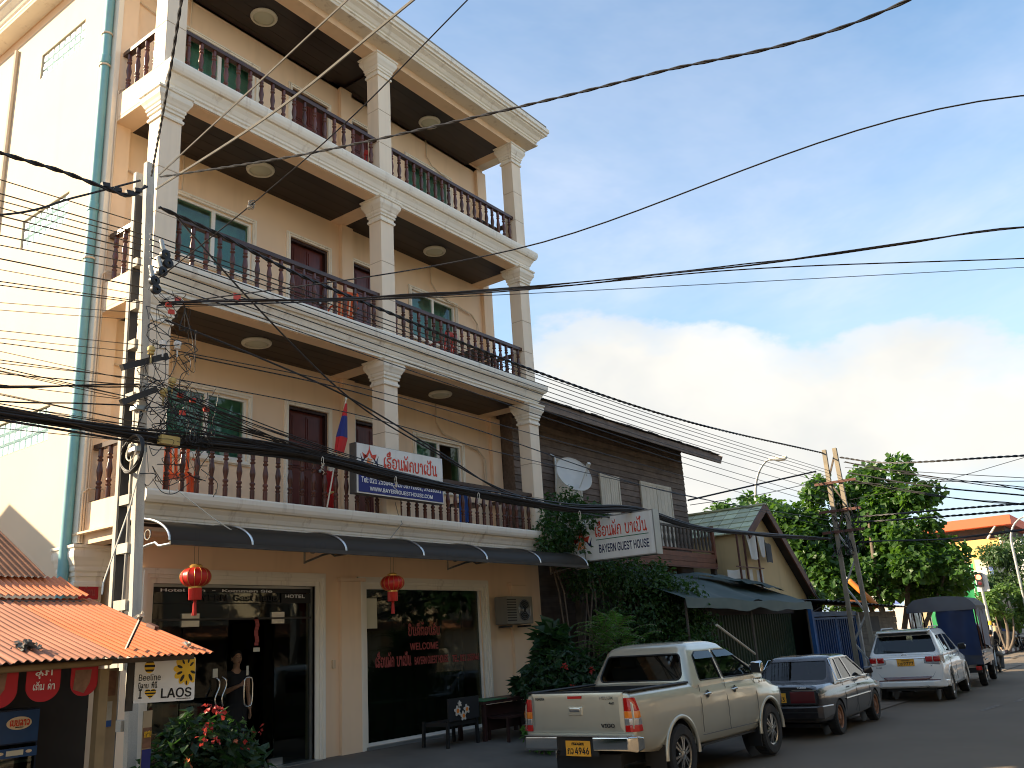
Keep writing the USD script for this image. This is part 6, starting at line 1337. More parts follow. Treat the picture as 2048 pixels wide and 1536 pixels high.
bush('spiky_shrub', 'upright spiky leaved plant beside the fern bush', [(7.55, -1.2, 1.5, .28), (7.7, -1.15, 1.75, .2), (7.4, -1.2, 1.2, .3)], 420, .34, 15, up=.9, shell=.2)
bush('small_bright_plant', 'small bright green plant beside the pickup bumper', [(5.75, -2.0, .25, .20), (5.9, -2.1, .15, .2)], 420, .10, 17, 'fern_leaf')
fb = bush('flowering_bush', 'dark bush with coral red blossoms in front of the glass door', [(-.55, -2.2, .85, .32), (-.15, -2.2, .75, .34), (-.85, -2.25, .55, .32), (-.45, -2.3, .4, .36), (.05, -2.2, .45, .32), (-.15, -2.25, .15, .3), (-.75, -2.3, .1, .3), (.15, -2.15, .05, .25)], 2500, .13, 18, base=-.1, up=.5)
g = np.random.RandomState(9)
for i, (x, z, n, mt) in enumerate(((-.60, 1.18, 26, 'petal_red'), (-.48, 1.15, 24, 'petal_red'), (-.58, .98, 34, 'petal_red'), (-.66, .90, 14, 'petal_red'), (-.50, .90, 14, 'petal_red'), (-.80, .72, 18, 'petal_orange'), (-.78, .62, 18, 'petal_orange'), (.02, .93, 10, 'petal_red'), (-.12, .75, 9, 'petal_red'), (-.2, .85, 8, 'petal_orange'), (.0, .45, 9, 'petal_red'), (.05, .5, 6, 'petal_orange'))):
    part(fb, 'blossom', leaf_cloud([(x, -2.52, z, .055)], int(n * .55), .05, 50 + i, 'obovate', up=.3), mt)
bush('potted_plant', 'thin leaved plant at the edge of the forecourt table', [(7.35, -.75, .95, .16), (7.2, -.7, .9, .15)], 110, .22, 19, up=.8, shell=.2, base=.7)
bush('verge_plants', 'low green plants under the tarpaulin prop', [(13.3, -2.2, .35, .3), (13.0, -2.1, .1, .3), (13.7, -2.2, .1, .25)], 900, .12, 27)
bush('roof_edge_plant', 'small green plant growing above the low shed roof', [(24.3, -.7, 2.55, .25), (24.7, -.7, 2.5, .2)], 300, .16, 28, 'far_leaf_bright', base=2.2)
for x, cl, sd in SHADE_TREES:
    t = thing('street_tree', 'unseen street tree added on the opposite pavement to cut sky light', 'tree', (x, -15.9, kz(x) + .14), group='unseen trees added across the street to cut sky light'); part(t, 'crown', leaf_cloud(cl, 2200, .5, sd), 'shrub_leaf'); part(t, 'trunk', limbs((x, -15.9, kz(x)), [((x + .4, -15.4, 9.0), 1), ((x - .8, -15.0, 7.6), .7)], .16, sd), 'bark', smooth=60)
WIRES = [
('over',0.0137,1,[[-0.97,-1.5,7.45],[-2.34,-4.03,6.83],[-3.04,-5.32,6.63],[-5.41,-9.67,5.95]]),
('over',0.0103,0,[[-0.87,-1.5,7.51],[-1.25,-3.81,7.46],[-1.56,-5.63,7.41],[-2.55,-11.55,7.24]]),
('over',0.0137,0,[[-0.9,-1.5,7.3],[-1.38,-4.47,6.88],[-1.72,-6.58,6.78],[-2.69,-12.49,6.49]]),
('over',0.0144,1,[[-0.85,-1.5,7.49],[-0.66,-3.92,6.89],[-0.45,-6.49,6.39],[-0.33,-7.98,6.14],[-0.17,-9.98,5.89],[0.31,-15.91,5.14]]),
('over',0.0073,0,[[-0.86,-1.5,6.05],[-0.74,-3.19,6.52],[-0.63,-4.68,7.03],[-0.52,-6.23,7.74],[-0.12,-11.69,10.21]]),
('over',0.0082,0,[[-0.79,-1.5,5.77],[-0.11,-3.28,5.57],[0.21,-4.11,5.58],[0.79,-5.65,5.67],[1.39,-7.24,5.69],[2.6,-10.42,6.17],[5.42,-17.82,7.28]]),
('over',0.0213,3,[[-0.77,-1.5,5.81],[0.27,-2.84,5.76],[1.75,-4.76,5.76],[3.66,-7.22,5.93],[5.83,-10.03,6.26],[10.71,-16.33,6.99]]),
('over',0.0092,0,[[-0.77,-1.5,5.79],[0.36,-2.73,5.79],[2.03,-4.56,5.88],[4.17,-6.9,6.13],[6.9,-9.89,6.23],[12.3,-15.79,6.44]]),
('over',0.0051,0,[[-0.79,-1.5,5.75],[0.52,-2.91,5.79],[2.03,-4.55,5.84],[6.94,-9.86,6.12],[12.36,-15.73,6.42]]),
('street_thick',0.0274,1,[[-0.84,-1.5,7.07],[-0.06,-1.53,7.0],[1.15,-1.57,6.83],[2.91,-1.63,6.71],[6.67,-1.75,6.53],[12.29,-1.95,6.49],[22.3,-2.29,6.94]]),
('street',0.0129,0,[[-0.94,-1.5,6.67],[22.3,-2.35,6.37]]),
('street',0.0129,0,[[-0.94,-1.5,6.6],[22.3,-2.34,6.28]]),
('street',0.0129,0,[[-0.93,-1.5,6.53],[22.3,-2.32,6.17]]),
('street',0.0129,0,[[-0.93,-1.5,6.44],[22.3,-2.3,6.06]]),
('street',0.0129,0,[[-0.92,-1.5,6.36],[22.3,-2.28,5.93]]),
('street',0.0128,0,[[-0.92,-1.5,6.26],[22.3,-2.24,5.66]]),
('street',0.0128,0,[[-0.91,-1.5,6.17],[22.3,-2.2,5.42]]),
('street',0.0128,0,[[-0.9,-1.5,6.08],[22.3,-2.17,5.24]]),
('street',0.0126,0,[[-0.66,-1.5,7.08],[0.61,-1.47,6.22],[2.4,-1.43,5.23],[4.27,-1.39,4.69],[6.37,-1.34,4.23],[12.41,-1.2,4.13]]),
('street',0.0139,0,[[-0.68,-1.5,5.62],[0.66,-1.47,5.48],[2.4,-1.43,5.23],[4.44,-1.38,4.7],[6.36,-1.34,4.19],[12.39,-1.2,4.05]]),
('street',0.0097,0,[[-0.34,-1.5,5.24],[2.27,-1.57,5.29],[5.19,-1.65,5.13],[10.93,-1.8,4.72],[22.3,-2.1,4.8]]),
('street',0.0075,0,[[-0.44,-1.5,4.91],[2.27,-1.57,4.95],[5.71,-1.65,4.82],[22.3,-2.07,4.61]]),
('street',0.0071,0,[[-0.59,-1.5,5.26],[2.27,-1.58,5.37],[5.74,-1.67,5.32],[22.3,-2.11,4.88]]),
('left',0.0065,0,[[-11.67,-1.5,6.15],[-2.68,-1.5,6.68],[-1.05,-1.5,6.77]]),
('left',0.0077,0,[[-11.64,-1.5,5.87],[-2.67,-1.5,6.52],[-1.04,-1.5,6.63]]),
('left',0.0064,0,[[-11.63,-1.5,5.7],[-2.66,-1.5,6.44],[-1.03,-1.5,6.57]]),
('left',0.0064,0,[[-11.62,-1.5,5.66],[-2.65,-1.5,6.36],[-1.03,-1.5,6.49]]),
('left',0.0083,0,[[-11.61,-1.5,5.49],[-2.64,-1.5,6.27],[-1.02,-1.5,6.41]]),
('left',0.007,0,[[-11.6,-1.5,5.39],[-2.63,-1.5,6.18],[-1.02,-1.5,6.32]]),
('left',0.007,0,[[-11.56,-1.5,5.05],[-2.62,-1.5,6.05],[-1.01,-1.5,6.23]]),
('left',0.0063,0,[[-11.54,-1.5,4.85],[-2.61,-1.5,5.94],[-1.01,-1.5,6.14]]),
('left',0.0082,0,[[-11.55,-1.5,4.92],[-2.59,-1.5,5.79],[-0.99,-1.5,5.95]]),
('left',0.0044,0,[[-11.52,-1.5,4.62],[-2.58,-1.5,5.67],[-0.99,-1.5,5.85]]),
('left',0.0063,0,[[-11.47,-1.5,4.24],[-2.57,-1.5,5.54],[-0.98,-1.5,5.77]]),
('left',0.0062,0,[[-11.45,-1.5,4.05],[-2.56,-1.5,5.5],[-0.98,-1.5,5.75]]),
('left',0.004,0,[[-11.36,-1.5,3.47],[-2.55,-1.5,5.31],[-0.97,-1.5,5.63]]),
('left',0.004,0,[[-11.37,-1.5,3.49],[-2.54,-1.5,5.23],[-0.97,-1.5,5.54]]),
('left',0.0046,0,[[-11.42,-1.5,3.72],[-2.52,-1.5,5.01],[-0.95,-1.5,5.23]]),
('left',0.004,0,[[-11.43,-1.5,3.74],[-2.51,-1.5,4.93],[-0.94,-1.5,5.14]]),
('left',0.0055,0,[[-11.46,-1.5,4.0],[-2.5,-1.5,4.88],[-0.94,-1.5,5.04]]),
('left',0.0055,0,[[-11.46,-1.5,4.07],[-2.48,-1.5,4.7],[-0.92,-1.5,4.81]]),
('left',0.0061,0,[[-11.47,-1.5,4.91],[-2.48,-1.5,4.62],[-0.91,-1.5,4.57]]),
('left',0.0049,0,[[-11.47,-1.5,4.84],[-2.47,-1.5,4.58],[-0.91,-1.5,4.54]]),
('left_thick',0.0264,1,[[-11.68,-1.5,6.25],[-2.71,-1.5,6.99],[-2.02,-1.5,7.05],[-1.6,-1.5,7.05],[-1.22,-1.5,7.08],[-1.03,-1.5,7.29]]),
('left_thick',0.013,0,[[-10.12,-1.5,1.26],[-2.64,-1.5,6.28],[-1.88,-1.5,6.79],[-1.11,-1.5,7.33]]),
('left_thick',0.0213,3,[[-11.23,-1.5,2.41],[-2.46,-1.5,4.41],[-1.7,-1.5,4.58],[-0.92,-1.5,4.75]]),
('left_thick',0.0091,0,[[-11.34,-1.5,2.89],[-2.44,-1.5,4.27],[-1.68,-1.5,4.39],[-0.9,-1.5,4.5]]),
('bundle',0.0704,0,[[-11.43,-1.29,4.35],[-2.43,-1.5,4.16],[-1.67,-1.52,4.15],[-0.87,-1.54,4.14],[-0.03,-1.56,4.18],[1.34,-1.59,4.22],[2.8,-1.62,4.13],[4.33,-1.66,4.06],[6.44,-1.71,4.0],[10.95,-1.81,3.94],[13.93,-1.88,3.98],[22.3,-2.08,4.2]]),
('beyond',0.03,1,[[22.3,-2.81,6.71],[21.49,-4.25,6.19],[19.3,-8.16,5.43],[16.41,-13.32,4.43]]),
('beyond',0.03,3,[[22.3,-2.93,6.52],[20.92,-5.33,5.54],[19.4,-7.98,4.61],[16.54,-12.95,2.85]]),
('beyond',0.0218,0,[[22.3,-2.96,6.19],[20.87,-5.43,5.23],[19.41,-7.94,4.45],[16.51,-12.96,2.88]]),
('beyond',0.03,3,[[22.3,-2.99,5.95],[20.89,-5.41,4.99],[20.13,-6.7,4.55],[19.43,-7.9,4.22],[16.48,-12.94,2.86]]),
('beyond',0.03,1,[[22.3,-2.88,4.78],[20.47,-6.07,4.45],[19.43,-7.9,4.25],[16.47,-13.09,3.68]]),
('beyond',0.03,1,[[22.3,-2.85,4.62],[20.59,-5.85,4.29],[19.44,-7.87,4.09],[16.48,-13.06,3.56]]),
('beyond',0.03,3,[[22.3,-2.85,4.0],[20.36,-6.22,3.65],[19.47,-7.77,3.61],[16.48,-12.97,3.5]]),
('beyond',0.0096,0,[[22.3,-2.91,6.36],[20.51,-6.05,5.45],[19.37,-8.04,4.88],[16.48,-13.09,3.42]]),
('beyond',0.0096,0,[[22.3,-2.9,5.83],[20.53,-6.0,5.23],[19.38,-8.02,4.8],[16.45,-13.14,3.71]]),
('beyond',0.008,0,[[22.3,-2.89,5.33],[20.52,-6.01,5.27],[19.31,-8.15,5.38],[16.35,-13.36,5.65]]),
('house',0.0263,0,[[17.75,0.5,5.39],[19.86,-0.65,5.86],[22.3,-1.98,6.39]]),
('house',0.0106,0,[[17.86,0.5,5.26],[22.3,-2.06,6.06]]),
('house',0.0176,0,[[24.0,-0.46,3.78],[23.37,-1.12,2.4],[22.3,-2.24,2.38]]),
]
# ================================================================== near utility pole
PX0, PW = -1.0, .13
PA = thing('utility_pole', 'near pale concrete ladder pole with a black cable coil in front of the balconies', 'utility pole', (PX0 + .07, -1.45, -.1))
def near_y(z): return -1.27 - .50 * (1 - (z + .1) / 7.9) ** 1.1 * (1.0 if z < 7.8 else 0)
FY = -1.24
def post(ya, yb, z0, z1, w, d):
    m = MB(); o = np.array([(0, -d / 2), (w, -d / 2), (w, d / 2), (0, d / 2)])
    v = [(PX0 + a, y + b, z) for y, z in ((ya, z0), (yb, z1)) for a, b in o]
    return m.add(v, [(0, 1, 5, 4), (1, 2, 6, 5), (2, 3, 7, 6), (3, 0, 4, 7), (4, 5, 6, 7)])
m = post(-1.72, -1.33, -.25, 7.72, .105, .075); m.v[0][:, 0] += .040; part(PA, 'leg', m, 'pole_concrete')
m = post(-1.30, -1.17, -.25, 7.62, PW * .92, .06); part(PA, 'leg', m, 'pole_concrete')
ny = lambda z: -1.72 + .39 * (z + .25) / 7.97
fy = lambda z: -1.30 + .13 * (z + .25) / 7.87
for z in (.45, 1.05, 1.65, 2.27, 2.88, 3.42, 4.0, 4.62, 5.28, 5.78, 6.35):
    part(PA, 'rung', MB().box(PX0 + .012, PX0 + PW - .022, fy(z) - .03, ny(z) + .055, z - .055, z + .055), 'pole_concrete')
m = post(-1.345, -1.215, -.2, 7.3, PW * .80, .01); m.v[0][:, 0] += .012; part(PA, 'cable_channel', m, 'dark_steel')  # dark strip added to make the far leg front look shaded
part(PA, 'cross_arm', MB().obox((PX0 - .25, -1.62, 4.86), (PX0 + .32, -1.58, 5.14), .06, .07), 'dark_steel'); part(PA, 'cross_arm', MB().obox((PX0 - .22, -1.60, 4.46), (PX0 + .20, -1.60, 4.70), .05, .07), 'dark_steel')
for z in (4.44, 3.95): part(PA, 'band', MB().box(PX0 - .01, PX0 + PW + .01, ny(z) - .066, ny(z) + .066, z, z + .05), 'steel_dull')
INS = [(.0, 0), (.034, 0), (.04, .015), (.028, .03), (.044, .045), (.046, .085), (.03, .10), (0, .105)]
for x, y, z, mt in ((-.76, -1.62, 5.20, 'insulator'), (-.57, -1.62, 5.24, 'insulator'), (-.60, -1.60, 4.78, 'insulator_yellow'), (-.93, -1.66, 5.08, 'insulator_yellow'), (-.72, -1.62, 4.62, 'insulator_yellow')):
    part(PA, 'insulator', MB().lathe(INS, (x, y, z), 10).tube([(x, y, z - .1), (x, y, z)], .010, 5), mt, smooth=40)
for k, z in enumerate((6.50, 6.40, 6.12, 6.02, 6.27)):
    x = (-.845, -.80, -.965, -.94, -.87)[k]; y = -1.60
    part(PA, 'strain_clamp', blob([(x, y, z + .07), (x + .05, y, z - .09)], .028), 'steel_dull', smooth=40); part(PA, 'strain_clamp', MB().lathe([(.02, -.03), (.062, -.025), (.066, 0), (.062, .025), (.02, .03)], (x + .045, y - .02, z - .10), 14, 'y'), 'black_plastic', smooth=40)
for k in range(6): part(PA, 'bolt', MB().lathe([(.0, -.02), (.03, -.012), (.034, 0), (.03, .012), (0, .02)], (PX0 + .07, -1.50, 4.02 + .08 * k), 10), 'black_plastic', smooth=40)
part(PA, 'down_conduit', MB().tube([(PX0 + .07, -1.40, 5.6), (PX0 + .06, -1.42, 4.2), (PX0 + .04, -1.46, 3.0), (PX0 + .02, -1.48, 1.2), (PX0, -1.5, 0)], .018, 6), 'cable_grey')
part(PA, 'box', MB().box(-.74, -.50, -1.66, -1.58, 4.06, 4.16), 'insulator_yellow', label='small yellowish junction box')
# coil of spare cable and thin pale coil
rng = np.random.RandomState(4)
c0 = np.array([-1.02, -1.63, 3.885]); mb = MB()
for k in range(7):
    a = np.linspace(0, 2 * PI, 33)[:-1]; r = .19 + .012 * rng.rand(); off = rng.normal(size=3) * .009
    mb.tube([c0 + off + [(-.0 + .012 * math.sin(3 * t + k)) - .05, 0, 0] + np.array([.06 * math.cos(t), r * 1.55 * math.cos(t) * 1.0, r * math.sin(t) * 1.0]) for t in a], .011, 6, closed=True)
solo('cable_coil', mb, 'cable_black', 'coil of spare black cable hung on the near pole below the bundle', 'cable coil', smooth=60)
mb = MB()
for k in range(3): mb.tube([c0 + [-.09, -.05, -.0] + np.array([.03 * math.cos(t), (.135 + .01 * k) * math.cos(t), .085 * math.sin(t) + .004 * k]) for t in np.linspace(0, 2 * PI, 25)[:-1]], .005, 5, closed=True)
solo('cable_coil', mb, 'cable_white', 'thin pale wire coil inside the black cable coil', 'cable coil')

# ================================================================== cables
def spline(P, n=14):
    P = np.asarray(P, float)
    if len(P) == 2: P = np.array([P[0], P[0] * .5 + P[1] * .5 + [0, 0, -.05 - .004 * np.linalg.norm(P[1] - P[0])], P[1]])
    Q = np.vstack([2 * P[0] - P[1], P, 2 * P[-1] - P[-2]]); out = []
    for i in range(1, len(Q) - 2):
        p0, p1, p2, p3 = Q[i - 1:i + 3]
        d1 = max(np.linalg.norm(p1 - p0), 1e-6) ** .5; d2 = max(np.linalg.norm(p2 - p1), 1e-6) ** .5; d3 = max(np.linalg.norm(p3 - p2), 1e-6) ** .5
        m1 = (p1 - p0) / d1 - (p2 - p0) / (d1 + d2) + (p2 - p1) / d2; m2 = (p2 - p1) / d2 - (p3 - p1) / (d2 + d3) + (p3 - p2) / d3
        m1, m2 = m1 * d2, m2 * d2
        for t in np.linspace(0, 1, n, endpoint=False):
            out.append((2 * t ** 3 - 3 * t * t + 1) * p1 + (t ** 3 - 2 * t * t + t) * m1 + (-2 * t ** 3 + 3 * t * t) * p2 + (t ** 3 - t * t) * m2)
    out.append(P[-1]); return np.array(out)
def dense(pts, step):
    L = np.concatenate([[0], np.cumsum(np.linalg.norm(np.diff(pts, axis=0), axis=1))]); n = max(2, int(L[-1] / step)); s = np.linspace(0, L[-1], n)
    return np.column_stack([np.interp(s, L, pts[:, k]) for k in range(3)])
def strands(pts, r, tw, seed=0):
    """tw 1: a twisted pair; tw 3: a loose bunch of strands; 0: one cable."""
    mb = MB(); rng = np.random.RandomState(seed)
    if tw == 0: return mb.tube(pts, r, 5)
    if tw == 1:
        pts = dense(pts, .07); t = np.gradient(pts, axis=0); t /= np.linalg.norm(t, axis=1, keepdims=True); u = np.cross(t, [0, 0, 1.0]); u /= np.maximum(np.linalg.norm(u, axis=1, keepdims=True), 1e-6); w = np.cross(t, u)
        a = np.arange(len(pts)) * .07 / .42 * 2 * PI
        for ph in (0, PI): mb.tube(pts + r * .52 * (u * np.cos(a + ph)[:, None] + w * np.sin(a + ph)[:, None]), r * .58, 5)
        return mb
    pts = dense(pts, .35)
    for k in range(tw):
        wob = np.column_stack([meshkit.noise(np.column_stack([np.arange(len(pts)) * .35, np.full(len(pts), k * 7.3 + j * 31), np.zeros(len(pts))]), seed) - .5 for j in range(3)])
        mb.tube(pts + wob * r * 2.6, r * .42, 5)
    return mb
NEAR = [np.array([-1.0, -16.6, 6.9]), np.array([11.5, -16.6, 6.9]), np.array([17.5, -16.6, 6.6])]
LAB = {
 'over': ('overhead_cable', 'thin dark cable rising from the near pole and crossing the street', 'cables crossing over the street'),
 'street': ('street_wire', 'thin dark wire strung between the two utility poles past the balconies', 'wires strung between the two poles'),
 'left': ('side_wire', 'thin wire running past the sunlit side wall to the near pole', 'wires in front of the sunlit side wall'),
 'beyond': ('far_cable', 'dark cable leaving the far pole across the evening sky', 'cables leaving the far pole'),
 'house': ('house_cable', 'cable from the wooden house to the far pole', 'cables from the wooden house'),
}
ONE = {0: 'thick twisted black cable rising steeply from the near pole top out of the picture', 1: 'grey cable slanting from the near pole past the top balcony corner', 2: 'thick pale grey cable slanting up from the near pole across the top balcony', 3: 'long twisted black cable sweeping from the near pole high across the sky', 4: 'thin wire with a knotted joint slanting across the upper balconies', 5: 'single thin wire crossing mid sky in front of the right hand columns', 6: 'thick bunch of black cables crossing the sky just above the wooden house', 7: 'thin cable branching just below the thick bunch over the wooden house', 8: 'thinnest wire just below the cable bunch over the wooden house'}
THK = ['thick sagging black cable with clumps joining the near pole from the sunny side', 'dark cable slanting up across the side wall to the near pole top', 'bunch of black cables along the side wall just above the lowest glass blocks', 'thin black cable just below the cable bunch on the side wall']
BEY = ['topmost twisted black cable from the far pole above the leafy tree', 'thick bunch of cables sloping down from the far pole over the tree top', 'thin cable sloping down just below the thick bunch over the tree', 'bunch of cables leaving the tree crown at mid height', 'black twisted cable joining the bunch beside the tree from below', 'twisted black cable just above the orange canopy roof', 'thick bunch of cables crossing the orange canopy building']
g_ = np.random.RandomState(77)
for k in range(14):
    za, zb = g_.uniform(3.95, 4.95), g_.uniform(4.0, 4.85); zc = (za + zb) / 2 - g_.uniform(-.02, .10); WIRES.append(('left', round(g_.uniform(.0035, .0065), 4), 0, [[-11.6, -1.5 + g_.uniform(-.08, .08), za - .4 * (zb - za)], [-4.0, -1.5 + g_.uniform(-.08, .08), zc], [-.9, -1.56 + g_.uniform(-.05, .05), zb]]))
rng = np.random.RandomState(8); cnt = {}
for i, (kind, r, tw, P) in enumerate(WIRES):
    P = [np.array(q) for q in P]; j = cnt[kind] = cnt.get(kind, -1) + 1
    if kind == 'bundle':
        pts = dense(spline(P), .3); pts[:, 2] += .22 * np.exp(-((pts[:, 0] - 10.2) / 1.7) ** 2); mb = MB(); n = len(pts); s = np.arange(n) * .3
        tap = np.interp(pts[:, 0], [-2.5, 2, 6, 12, 22], [1.0, 1.05, .95, .75, .42])
        for k in range(34):
            a, rad = rng.rand() * 2 * PI, rng.rand() ** .6
            ph = np.column_stack([meshkit.noise(np.column_stack([s * .35, np.full(n, k * 9.1 + q * 47), np.zeros(n)]), 3) - .5 for q in range(3)])
            mb.tube(pts + (np.array([0, 0.045 * rad * math.cos(a), .045 * rad * math.sin(a)]) + ph * [.02, .08, .10 if k % 5 else .20]) * tap[:, None], .0075 + .009 * rng.rand(), 5)
        solo('cable_bundle', mb, 'cable_black', 'great black bundle of cables sagging across the first balcony and the sign', 'cable bundle', smooth=60); continue
    if kind in ('over', 'beyond'):
        tgt = min(NEAR, key=lambda q: np.linalg.norm(q[:2] - P[-1][:2])); P = P[:-1] + [P[-1]] + [tgt + [0, 0, rng.uniform(-.6, .6)]]
        if P[-2][1] < -15.8: P.pop(-2)
    if kind in ('left', 'left_thick'): P[0] = np.array([-11.6, -1.5, max(P[0][2], 3.6)])
    if kind == 'over' and j == 5: P = [P[0], P[3], P[5] + [0, 0, .15], P[-1]]
    if kind == 'street' and len(P) == 2: r *= .62
    pts = spline(P)
    if kind == 'left' and 4 < j < 8 or kind == 'street' and j in (3, 6): tw = 0
    mb = strands(pts, r, tw, i)
    if kind == 'left_thick':
        if j == 0:
            for q in (.62, .70, .78, .86): 
                p = pts[int(q * len(pts))]; mb.obox(p + [-.04, 0, .03], p + [.05, 0, .05], .05, .05)
        solo('side_cable', mb, 'cable_black', THK[j], 'cable', smooth=60); continue
    if kind == 'street_thick': solo('main_cable', mb, 'cable_black', 'thick twisted black cable along the second balcony to the far pole top', 'cable', smooth=60); continue
    nm, lab, grp = LAB[kind]; mat = 'cable_grey' if (kind == 'over' and j in (1, 2)) else 'cable_bloom' if kind == 'left' else 'cable_black'
    if kind == 'over': lab, grp = ONE[j], None
    if kind == 'beyond' and j < len(BEY): lab, grp = BEY[j], None
    elif kind == 'beyond': lab, grp = 'hair thin wire beside the thick cables above the orange roof', 'hair thin wires right of the leafy tree'
    if kind == 'house' and j == 0: lab, grp = 'black cable slanting from the wooden house up to the far pole', None
    if kind == 'house' and j == 1: lab, grp = 'thin wire just below the black cable from the wooden house', None
    if kind == 'house' and j == 2: lab, grp = 'short slack wire at the gable foot of the yellow house', None
    if kind == 'street' and j == 8: lab, grp = 'dark cable dropping steeply from the near pole top to the bundle past the sign', None
    if kind == 'street' and j == 9: lab, grp = 'thick dark cable sagging from mid pole across the first balcony ceiling', None
    if kind == 'street' and j == 10: lab, grp = 'wire with an orange tag leaving the near pole over the first floor window', None
    solo(nm, mb, mat, lab, 'cable' if r > .01 else 'wire', grp, smooth=60)
kn = MB(); p = np.array([-.74, -3.19, 6.52])
for k in range(5): kn.tube([p + np.array([.035 * math.cos(t + k), .05 * math.sin(t + k) * (1 if k % 2 else .4), .04 * math.sin(t * 1.0 + k * 2)]) for t in np.linspace(0, 2 * PI, 13)[:-1]], .005, 4, closed=True)
solo('wire_joint', kn, 'cable_grey', 'knotted joint in the thin wire in front of the second balcony', 'wire joint')
# tangle of loose wire around the near pole
def tangle(n, lo, hi, seed, r=.0045, loop=.16):
    rng = np.random.RandomState(seed); mb = MB(); lo, hi = np.array(lo), np.array(hi)
    for k in range(n):
        a = lo + (hi - lo) * rng.rand(3); m_ = rng.randint(3, 6); P = [a]
        for q in range(m_): P.append(np.clip(P[-1] + rng.normal(size=3) * [loop, .05, loop], lo - .05, hi + .05))
        mb.tube(spline(P, 6), r * rng.uniform(.7, 1.4), 4, caps=False)
    return mb
solo('wire_tangle', tangle(60, (-.92, -1.75, 4.15), (-.15, -1.5, 4.75), 1), 'cable_black', 'dense tangle of loose black wires where the lines leave the near pole', 'wire tangle', kind='stuff')
solo('wire_tangle', tangle(26, (-.95, -1.72, 4.7), (-.42, -1.55, 5.85), 2, .004, .2), 'cable_black', 'looser tangle of thin wires hanging beside the insulators', 'wire tangle', kind='stuff')
solo('wire_tangle', tangle(18, (-.9, -1.72, 3.55), (-.1, -1.58, 4.05), 3, .004, .14), 'cable_black', 'thin wire loops hanging below the great bundle', 'wire tangle', kind='stuff')
fan = MB(); rng = np.random.RandomState(6)
for k in range(20):
    a = np.array([-.85 + rng.rand() * .7, -1.6 + rng.uniform(-.08, .08), 4.25 + rng.rand() * .5]); x = rng.uniform(1.0, 3.2); b = np.array([x, -1.59 - .025 * x + rng.uniform(-.04, .04), 4.30 - .07 * (x - 1.0) + rng.uniform(-.06, .08)])
    fan.tube(spline([a, a * .5 + b * .5 + [0, 0, -.04 * rng.rand()], b], 8), .0065 * rng.uniform(.7, 1.3), 4, caps=False)
solo('wire_fan', fan, 'cable_black', 'fan of thin wires spreading from the tangle down into the great bundle', 'wires', kind='stuff')
solo('pole_loops', tangle(40, (22.1, -3.1, 3.7), (22.5, -2.1, 5.2), 9, .012, .22), 'cable_black', 'tangle of wires on the far utility pole', 'wire tangle', kind='stuff')
for k, (x, y, z) in enumerate(((-.60, -1.62, 5.86), (-.72, -1.62, 5.76), (-.68, -1.62, 5.68), (-.52, -1.64, 4.66), (-.35, -1.64, 4.63), (-.48, -1.64, 4.45), (-.16, -1.64, 4.55))):
    tg = MB().obox((x - .035, y, z), (x + .045, y, z + .01), .02, .04); tg.obox((x - .03, y - .005, z + .03), (x + .04, y, z + .036), .02, .012)
    solo('cable_tag', tg, 'tag_red', 'small red plastic clip tied among the wires on the near pole', 'clip', 'red clips on the near pole')
solo('warning_tag', MB().box(-.27, -.17, -2.27, -2.262, 5.79, 5.87), 'tag_red', 'small red paper tag hanging on the wires before the second balcony', 'tag')
for x, y, z in ((1.62, -1.66, 4.14), (3.0, -1.69, 4.02), (4.9, -1.72, 3.96), (7.9, -1.76, 3.90)):
    cb = MB(); g = np.random.RandomState(int(x * 10))
    for q in range(4): cb.tube([np.array([x, y, z + .0]) + np.array([.02 * math.sin(t + q), -.06 + .02 * math.cos(t * 2), -.04 - .07 * (q % 3) * t / 6]) for t in np.linspace(0, 6, 8)], .0045, 4)
    cb.tube([(x, y - .055 + .02 * math.cos(t), z + .06 * math.sin(t)) for t in np.linspace(0, 6, 9)], .006, 4); solo('cable_tie', cb, 'cable_white', 'pale tie knotted round the great cable bundle', 'tie', 'ties on the cable bundle')
solo('guy_rope', MB().tube([(.42, -.20, 3.86), (.75, -.55, 3.46), (.98, -.80, 3.22)], .007, 5), 'cable_white', 'pale rope from the first balcony edge down to the awning', 'rope')
solo('guy_rope', MB().tube([(-.9, -1.6, 3.95), (-1.05, -1.62, 3.3), (-1.45, -1.9, 2.45), (-1.62, -2.2, 2.32)], .009, 5), 'cable_white', 'pale rope hanging from the near pole to the orange roof', 'rope')
solo('guy_rope', MB().tube([(4.78, -.02, 4.10), (4.80, -.06, 3.90), (4.70, -.25, 3.70), (4.20, -.45, 3.40)], .006, 5), 'cable_grey', 'thin rope tied under the blue sign down to the awning', 'rope')
# poles off to the side that carry those lines
for x, y, h, lab in ((-11.7, -1.5, 8.2, 'concrete pole along the street beyond the kiosk'), (-1.0, -16.7, 7.8, 'concrete pole across the street opposite the kiosk'), (11.5, -16.7, 7.8, 'concrete pole across the street opposite the wooden house'), (17.5, -16.7, 7.8, 'concrete pole across the street opposite the blue gate')):
    t = thing('concrete_pole', lab, 'utility pole', (x, y, kz(x))); part(t, 'shaft', MB().tube([(x, y, kz(x) - .1), (x, y, h)], [.15, .10], 8), 'pole_concrete'); part(t, 'cross_arm', MB().box(x - .6, x + .6, y - .05, y + .05, h - 1.2, h - 1.1), 'dark_steel')

